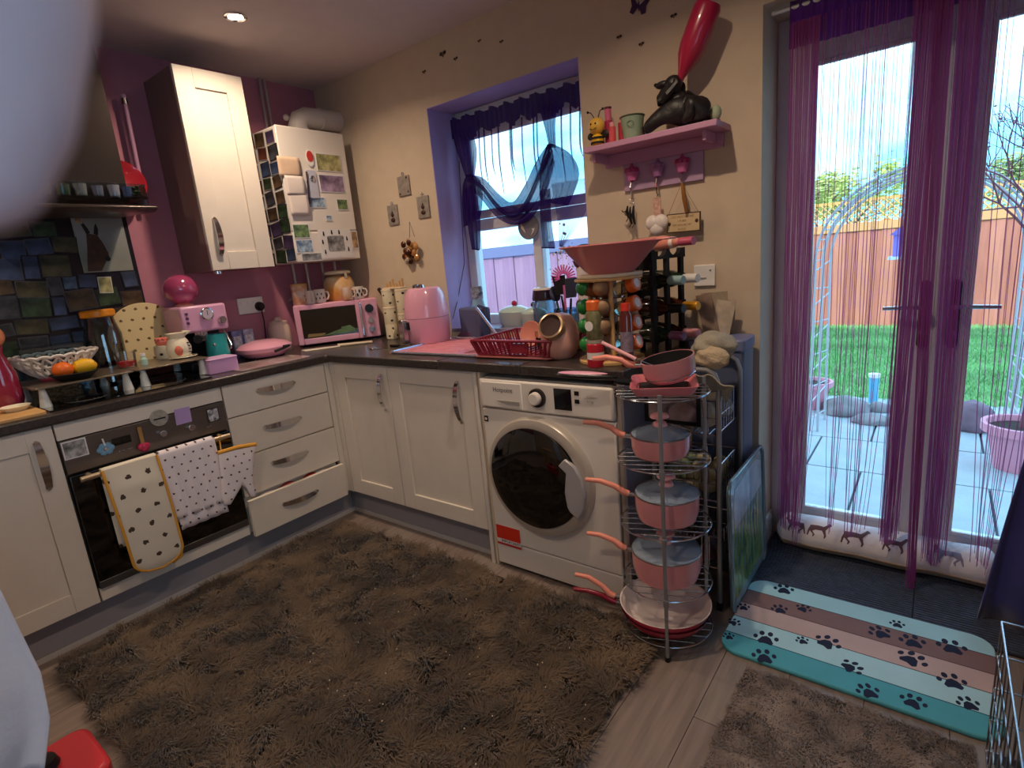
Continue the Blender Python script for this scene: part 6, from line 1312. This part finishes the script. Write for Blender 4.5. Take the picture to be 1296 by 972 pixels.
frypan('cream lined frying pan on top of the crimson one at the foot of the rack', (2.425, -.655, .060), .152, .060, HA+.0, pan_red, pan_cream, pink_handle, .16, .045)
# griddle and milk pan on top
t = thing('griddle_pan', 'square dusky pink griddle pan on the top of the pan rack', 'griddle pan', (2.440, -.650, .866), rz=.40)
g = G(); n = 12
def loopz(x, z): return [Vector((u, v, z)) for u, v in rrect(-x, -x, x, x, .02)]
ls = [loopz(.084, 0), loopz(.100, .028), loopz(.095, .028), loopz(.080, .006)]
VV = [[g.b.verts.new(p) for p in l] for l in ls]
for A, B in zip(VV, VV[1:]):
    for i in range(len(A)): g.b.faces.new((A[i], A[(i+1) % len(A)], B[(i+1) % len(A)], B[i]))
g.b.faces.new(VV[0][::-1]); g.done('body', mat('dusky pink enamel', '#cf7280', .3, coat=.4), t)
G().prism(rrect(-.075, -.075, .075, .075, .018), 'z', .006, .0075).done('lining', black_mt, t)
G().tube([(-.098, -.0, .024), (-.15, 0, .034)], .012, 8).done('bracket', black_pl, t); h_ = G().sph((-.235, 0, .052), .10, (1, .24, .12), 24, 10, Matrix.Rotation(.08, 4, 'Y')).done('handle', black_pl, t); G().sph((-.245, 0, .0585), .085, (1, .23, .09), 24, 10, Matrix.Rotation(.08, 4, 'Y')).done('handle_inlay', pink_app, h_)
t = saucepan('open pink milk pan tilted on top of the griddle pan', (2.468, -.655, .902), .080, .070, PI+.22, .15, False, group='open pink pans', rot=(.10, -.14, 0))
G().lathe([(0, .010), (.066, .012), (.074, .04), (.077, .069)], n=40).done('lining', black_mt, t); G().ring((0, 0, .016), .0755, .002).done('base_rim', chrome, t)
t = thing('thin_turner', 'slim pale pink handled tool resting in the tilted milk pan', 'utensil', (2.40, -.69, .937)); G().tube([(.02, .01, .01), (-.03, 0, .03)], .0025, 6).done('stem', chrome, t); G().tube([(-.03, 0, .03), (-.14, -.01, .082)], .006, 8).done('handle', mat('pale pink grip', '#e8aab0', .35), t)

# ================================================================== basket trolley, bin, tray behind the pan rack
t = thing('basket_trolley', 'grey three basket vegetable trolley between the bin and the pan rack', 'trolley', (2.43, -.33, 0))
for y in (-.125, .125):
    G().tube([(-.115, y, .03), (-.115, y, .84), (-.10, y, .875), (-.07, y, .89), (.08, y, .89), (.105, y, .875), (.118, y, .84), (.118, y, .03)], .0085, 10).done('frame', grey_frame, t)
for x in (-.115, .118):
    for y in (-.125, .125): G().cyl((x-.008, y, .018), (x+.008, y, .018), .018, n=14).done('castor', black_pl, t)
for z in (.16, .42, .66):
    g = G(); X_, Y_ = .105, .115
    for zz, r_ in ((z+.12, .0035), (z+.06, .002), (z, .003)): g.tube([(-X_, -Y_, zz), (X_, -Y_, zz+(.0 if zz < z+.1 else 0)), (X_, Y_, zz), (-X_, Y_, zz)], r_, 6, True)
    for k in range(9):
        q = -X_+k*2*X_/8
        for y in (-Y_, Y_): g.tube([(q, y, z), (q, y, z+.12)], .0018, 5)
        g.tube([(q, -Y_, z), (q, Y_, z)], .0018, 5); q = -Y_+k*2*Y_/8
        for x in (-X_, X_): g.tube([(x, q, z), (x, q, z+.12)], .0018, 5)
    g.done('basket', wire_m, t)
po = [mat('potato skin', '#a8956a', .85, noise_=.15, bump=.2), mat('pale potato skin', '#b9ab86', .85, noise_=.12, bump=.2), mat('olive fruit skin', '#7f8b66', .7, noise_=.1)]; RV = random.Random(8); vm = [None]*3
k = 0
wher = ['front right', 'front middle', 'front left', 'centre right', 'centre', 'centre left', 'back right', 'back middle', 'back left']
for lay in range(2):
    for j in range(3):
        for i in range(3):
            x_ = 2.43+.065-i*.06+RV.uniform(-.008, .008); y_ = -.33-.075+j*.07+RV.uniform(-.008, .008); z_ = .426+.026+lay*.048
            q = k % 3
            if vm[q] is None:
                g = G(); bmesh.ops.create_icosphere(g.b, subdivisions=3, radius=.027)
                for v in g.b.verts: v.co *= 1+.1*noise.noise(v.co*30+Vector((q, 0, 0))); v.co.x *= 1.25; v.co.z *= .9
                o = g.done('potato', po[q]); vm[q] = o
            else: o = vm[q].copy(); C.objects.link(o)
            o.location = (x_, y_, z_); o.rotation_euler = (0, 0, RV.uniform(0, 3))
            tag(o, '%s coloured potato in the middle basket, %s layer, %s' % (['sandy', 'pale', 'olive'][q], ['lower', 'upper'][lay], wher[j*3+i]), 'potato', 'potatoes in the middle basket'); k += 1
on = [mat('purple onion skin', '#6a3348', .4, noise_=.2), mat('pale grey garlic skin', '#8f8a9a', .6, noise_=.1)]; omesh = [None, None]
for k, (x_, y_) in enumerate(((2.49, -.41), (2.43, -.42), (2.37, -.41), (2.49, -.34), (2.42, -.34), (2.36, -.33))):
    q = k % 2
    if omesh[q] is None:
        root = thing('onion', 'x', 'onion', (x_, y_, .165), group='onions in the bottom basket'); G().lathe([(0, .0), (.016, .002), (.032, .02), (.033, .035), (.020, .055), (.006, .064), (.005, .075), (0, .076)], n=20).done('bulb', on[q], root); G().tube([(0, 0, .07), (.004, 0, .09)], .003, 6).done('stalk', wood_l, root); omesh[q] = root
    else: root = dup(omesh[q], (x_, y_, .165))
    root['label'] = '%s onion in the bottom trolley basket, %s' % (['purple', 'pale'][q], ['front right', 'front middle', 'front left', 'back right', 'back middle', 'back left'][k])
for k, (x_, y_, c_, l) in enumerate(((2.475, -.40, '#b9ae9a', 'crumpled beige bread bag in the top trolley basket'), (2.40, -.30, '#8a8478', 'taupe folded packet behind the beige bag in the top basket'), (2.485, -.27, '#a7a49a', 'grey white crumpled bag at the back of the top basket'))):
    g = G(); bmesh.ops.create_icosphere(g.b, subdivisions=4, radius=.05)
    for v in g.b.verts: v.co *= 1+.22*noise.noise(v.co*24+Vector((k*3, 0, 0)))+.08*noise.noise(v.co*70); v.co.z *= 1.0; v.co.y *= .8
    o = g.done('crumpled_bag', mat('bag %d' % k, c_, .7, noise_=.15)); o.location = (x_, y_, .72); tag(o, l, 'bag')
# cloths over the top
def drape(nm, lab, cat, pts_f, m, nu=24, nv=16, sol=.004):
    o = G().grid(pts_f, nu, nv).done(nm, m, None, sol=sol, ang=80); tag(o, lab, cat); return o
tw = mat('sage beige towelling', '#9a9486', .95, bump=.4, bscale=150, noise_=.1, nscale=8); tw2 = mat('cream towelling', '#b8a68c', .95, bump=.4, bscale=150)
def lump(nm, lab, loc, sc, m, seed, amp=.16):
    g = G(); bmesh.ops.create_icosphere(g.b, subdivisions=4, radius=1)
    for v in g.b.verts:
        n_ = v.co.copy(); k = 1+amp*noise.noise(n_*1.6+Vector((seed, 0, 0)))+.05*math.sin(n_.x*5+n_.z*7+seed)+.04*noise.noise(n_*6); v.co = Vector((n_.x*sc[0]*k, n_.y*sc[1]*k, n_.z*sc[2]*k))
    o = g.done(nm, m, ang=80); o.location = loc; tag(o, lab, 'towel')
lump('folded_towel', 'rolled sage beige towel on top of the trolley behind the milk pan', (2.505, -.36, .952), (.072, .085, .052), tw, 2)
lump('cream_towel', 'cream towel tucked under the sage beige towel on the trolley', (2.520, -.43, .925), (.055, .035, .036), tw2, 7)
drape('hanging_cloth', 'grey cloth with pointed corner hanging over the trolley arch', 'cloth', lambda u, v: Vector((2.44+.165*u*(1-.2*v), -.485+.10*v*.4, .888-.05*v-.05*u*u+.008*math.sin(u*14+v*3))), tw)
t = thing('kitchen_bin', 'tall slate blue plastic bin against the cream wall end', 'bin', (2.44, -.115, 0)); G().prism(rrect(-.085, -.075, .115, .075, .02), 'z', 0, .90).done('body', slate, t, bev=.006); G().prism(rrect(-.090, -.080, .120, .080, .022), 'z', .90, .945).done('lid', mat('slate lid', '#727aa4', .4), t, bev=.006)
t = thing('framed_picture', 'dark framed picture leaning behind the top pan on the rack', 'picture', (2.40, -.478, .70)); 
g = G(); g.box((-.10, -.012, 0), (-.085, 0, .14)); g.box((.10, -.012, 0), (.085, 0, .14)); g.box((-.085, -.012, 0), (.085, 0, .015)); g.box((-.085, -.012, .125), (.085, 0, .14)); g.done('frame', black_pl, t, bev=.001)
G().box((-.085, -.008, .015), (.085, -.003, .125)).done('print', mat('warm picture print', '#8f8086', .5, col2='#4a2a28', nscale=10), t)
t = thing('scenic_tray', 'large tray with blue green scene standing on edge by the trolley', 'tray', (2.592, -.245, .001), rot=(0, -.035, 0))
R2 = [(a-0, b) for a, b in rrect(-.225, .0, .225, .50, .045)]
G().prism(R2, 'x', 0, .006).done('base', mat('painted scene', '#3f7f86', .25, coat=.5, col2='#a9c4c8', nscale=6), t)
G().tube([(.008, a, b) for a, b in R2], .007, 8, True).done('rim', mat('tray rim', '#7f98a8', .25, .6), t)
g = G(); RT = random.Random(6)
for k in range(9): x_ = -.17+k*.042; g.prism([(x_-.018, .05), (x_+.018, .04), (x_+.012, .24+RT.uniform(-.05, .1)), (x_, .30+RT.uniform(-.05, .1)), (x_-.01, .22)], 'x', .0062, .0068)
g.done('green_print', mat('leaf print', '#3c6a34', .3, coat=.5, col2='#9ab86a', nscale=14), t, kind='stuff', flat=True)
G().prism([(-.20, .30), (.2, .34), (.2, .44), (.12, .47), (-.15, .45)], 'x', .0062, .0066).done('sky_print', mat('pale blue print', '#a6c4dc', .3, coat=.5, noise_=.2), t, flat=True)

# ================================================================== purple voile curtain at the kitchen window
t = thing('voile_curtain', 'dark purple sheer swag curtain tied in the kitchen window', 'curtain', (1.38, .14, 2.03))
G().cyl((.945, .162, 2.030), (1.825, .162, 2.030), .004, n=10).done('wire', white_pl, t, world=True)
def between(A, B, nf, amp, y=.145, ph=0, yb=0):
    return lambda u, v: (lambda a, b: Vector((a.x+(b.x-a.x)*u, y+yb*v+amp*math.sin(nf*2*PI*u+ph+2*v), a.y+(b.y-a.y)*u)))(sm(A, v), sm(B, v))
P2 = lambda L: [Vector((x, z, 0)) for x, z in L]
def sheet(nm, A, B, nf, amp, m, y=.145, ph=0, yb=0, nu=60, nv=20): return G().grid(between(P2(A), P2(B), nf, amp, y, ph, yb), nu, nv).done(nm, m, t, world=True, ang=80)
g = G(); 
g.grid(lambda u, v: Vector((.955+.86*u, .145+.008*math.sin(u*170), 2.060+.008*math.sin(u*61)-.095*v-(.012*math.sin(u*43) if v > .9 else 0))), 240, 4); g.done('heading', purple_net, t, world=True)
sheet('back_voile', [(.985, 1.98), (1.02, 1.60)], [(1.80, 1.98), (1.78, 1.56)], 13, .006, purple_thin, .165, nu=160)
for k, xf in enumerate((1.13, 1.165, 1.215, 1.26, 1.335, 1.345, 1.41, 1.48, 1.50, 1.64, 1.69, 1.74)):
    sheet('fold', [(xf, 1.98), (xf-.012, 1.8), (xf+.004, 1.64+.05*(k % 3))], [(xf+.010, 1.98), (xf-.002, 1.8), (xf+.006, 1.64+.05*(k % 3))], 1, .002, voile_hem if k % 2 else purple_net, .160, nu=3, nv=10)
sheet('left_fall', [(.965, 1.99), (.985, 1.88), (1.03, 1.76)], [(1.10, 1.99), (1.12, 1.88), (1.085, 1.75)], 5, .008, purple_net, .14)
sheet('left_puff', [(1.05, 1.765), (1.005, 1.72), (.985, 1.62), (.985, 1.50)], [(1.085, 1.765), (1.135, 1.72), (1.13, 1.62), (1.10, 1.53)], 4, .012, purple_net, .13)
sheet('left_tail', [(1.01, 1.70), (1.01, 1.55), (1.035, 1.38)], [(1.10, 1.70), (1.11, 1.55), (1.085, 1.37)], 3, .010, purple_net, .125)
sheet('swag', [(1.06, 1.765), (1.15, 1.735), (1.245, 1.64), (1.325, 1.59), (1.41, 1.66), (1.50, 1.77), (1.585, 1.835)], [(1.05, 1.70), (1.13, 1.63), (1.225, 1.52), (1.335, 1.475), (1.44, 1.50), (1.53, 1.60), (1.60, 1.74)], 4, .012, purple_net, .135, nu=24, nv=40)
sheet('swag_fold', [(1.06, 1.75), (1.15, 1.705), (1.24, 1.60), (1.33, 1.535), (1.42, 1.58), (1.51, 1.70), (1.59, 1.80)], [(1.055, 1.73), (1.145, 1.68), (1.235, 1.57), (1.335, 1.51), (1.425, 1.545), (1.515, 1.665), (1.597, 1.775)], 1, .004, voile_hem, .118, nu=6, nv=40)
sheet('right_fall', [(1.535, 1.99), (1.555, 1.9), (1.575, 1.81)], [(1.635, 1.99), (1.615, 1.9), (1.61, 1.80)], 4, .006, purple_net, .14)
sheet('right_puff', [(1.575, 1.82), (1.52, 1.74), (1.50, 1.62), (1.505, 1.57)], [(1.60, 1.82), (1.69, 1.76), (1.73, 1.66), (1.66, 1.53)], 5, .012, purple_net, .13)
sheet('right_tail', [(1.51, 1.62), (1.50, 1.47), (1.50, 1.345)], [(1.575, 1.62), (1.565, 1.47), (1.575, 1.34)], 3, .008, purple_net, .125)
sheet('right_side_tail', [(1.575, 1.64), (1.59, 1.5), (1.60, 1.345)], [(1.80, 1.64), (1.76, 1.5), (1.615, 1.34)], 4, .008, sheer('mid purple voile', '#44288a', .5), .135)
for nm, A, B in (('hem', (1.500, 1.347), (1.575, 1.340)), ('hem', (1.035, 1.38), (1.085, 1.37))): G().tube([(A[0], .125, A[1]), (B[0], .125, B[1])], .004, 6).done(nm, voile_hem, t, world=True)
t = thing('round_hanging', 'round dark silhouette ornament hanging on the window below the swag', 'ornament', (1.40, .165, 1.46)); g = G().ring((0, 0, 0), .062, .004, M=Matrix.Rotation(PI/2, 4, 'X')); g.done('ring', mat('grey metal', '#6a6874', .5), t)
g = G(); g.cyl((0, -.002, 0), (0, .002, 0), .060, n=32); g.done('disc', mat('grey disc', '#77757e', .6), t); G().prism([(-.045, -.005), (-.02, -.03), (-.03, .0), (-.045, .02)], 'y', -.004, -.0022).done('cutout', white_c, t); G().prism([(.012, -.045), (.03, -.03), (.04, -.012), (.022, -.012), (.026, -.024)], 'y', -.004, -.0022).done('cutout', white_c, t)
G().tube([(0, 0, .056), (0, .003, .10)], .002, 6).done('cord', black_mt, t); G().sph((0, .0, .072), .012, (1, .4, 1.2)).done('bow', black_mt, t)

# ================================================================== bottom left corner: towel over a chair, red box
t = thing('wooden_chair', 'plain wooden chair out of frame carrying the white cloth', 'chair', (1.41, -2.345, 0), rz=-PI/2)
for x in (-.19, .19):
    G().box((x-.018, .16, 0), (x+.018, .195, .86)).done('leg', wood_l, t, bev=.003); G().box((x-.018, -.195, 0), (x+.018, -.16, .44)).done('leg', wood_l, t, bev=.003)
G().box((-.22, -.21, .44), (.22, .20, .465)).done('seat', wood_l, t, bev=.004); G().box((-.19, .165, .77), (.19, .19, .85)).done('back_rail', wood_l, t, bev=.003)
def tow(u, v):
    yr = lambda z: lerp([(-2.138, 0, 0), (-2.100, 0, 0), (-2.090, 0, 0), (-2.100, 0, 0), (-2.110, 0, 0), (-2.118, 0, 0)], (z-.30)/.55).x
    if v < .15: a = v/.15*PI; return Vector((1.589-.024*math.cos(a), -2.118-.44*(1-u), .852+.024*math.sin(a)))
    q = (v-.15)/.85; zb = .30+.05*(1-u)+.02*math.sin(u*9); z = .852+(zb-.852)*q
    return Vector((1.613+.02*q+.022*math.sin(u*17+q*1.5)*min(1, q*2), yr(z)-.44*(1-u), z))
o = G().grid(tow, 50, 30).done('white_cloth', mat('pale blue white cotton', '#cfd2e2', .9, bump=.15, bscale=60), None, sol=.004, ang=80); tag(o, 'pale blue white cloth hanging into the bottom left corner', 'cloth')
t = thing('red_box', 'glossy red rounded box with a black knob in the bottom left corner', 'box', (1.40, -2.10, .001)); G().prism(rrect(-.13, -.12, .10, .10, .04, 6), 'z', 0, .14).done('body', red_m, t, bev=.012); G().lathe([(0, .14), (.032, .14), (.036, .15), (.030, .168), (0, .172)], c=(-.03, -.015, 0), n=24).done('knob', black_pl, t)
# the photographer's fingertip, close to the lens at the top left
def fp(px, py, d):
    v = Vector(((px-648)/696.66, -(py-486)/696.66, -1)); return cam.matrix_basis @ (v*d)
t = thing('finger', 'pale blurred fingertip covering the top left corner close to the lens', 'finger', (3.0121, -2.22, 1.3531))
fk = [(3.0047, -2.2137, 1.3773), (3.0121, -2.22, 1.3531), (3.0173, -2.2244, 1.337), (3.0215, -2.2285, 1.3248), (3.0231, -2.2323, 1.3163), (3.0231, -2.2349, 1.3116), (3.0224, -2.236, 1.3098)]
fr = [.0098, .0090, .0084, .0077, .0069, .0054, .0022]
N_ = 40; pts = [sm([Vector(p) for p in fk], k/N_) for k in range(N_+1)]; rad = [sm([Vector((r, 0, 0)) for r in fr], k/N_).x*(1+.02*math.sin(k*.9)) for k in range(N_+1)]
body = G().tube(pts, rad, 20).done('skin', mat('finger skin', '#c8a8ac', .6, sss=.15, bump=.1, bscale=600), t, world=True, ang=80)
nd = (Vector(fk[4])-cam.location).normalized()
G().sph(Vector(fk[4])+nd*.0058, 1, (.0055, .0025, .008), 16, 10, (nd.to_track_quat('Y', 'Z').to_matrix().to_4x4())).done('nail', mat('finger nail', '#e3bcb4', .25), t, world=True)
# ================================================================== ceiling downlights (each lamp carries its own light)
def downlight(x, y, label, power=1.0):
    t = thing('ceiling_light', label, 'ceiling light', (x, y, CZ))
    G().lathe([(.030, -.001), (.044, -.001), (.046, -.006), (.040, -.009), (.031, -.006), (.030, -.001)]).done('bezel', chrome, t)
    G().lathe([(0, -.003), (.029, -.003)]).done('bulb', mat('lamp glow', '#fff2dc', emis='#ffe8c8', est=60), t)
    ld = bpy.data.lights.new('lamp', 'AREA'); ld.shape = 'DISK'; ld.size = .05; ld.energy = LAMP_POWER*power; ld.color = LAMP_COL; ld.spread = math.radians(150)
    lo = bpy.data.objects.new('lamp', ld); C.objects.link(lo); lo.parent = t; lo.location = (0, 0, -.012)
downlight(.66, -.81, 'lit round downlight in the ceiling above the drawer corner')
downlight(2.35, -.95, 'round downlight above the pan rack, out of frame', 1.0)
downlight(.66, -2.3, 'round downlight above the left cabinets, out of frame', .6)
downlight(2.35, -2.4, 'round downlight behind the photographer, out of frame', .8)
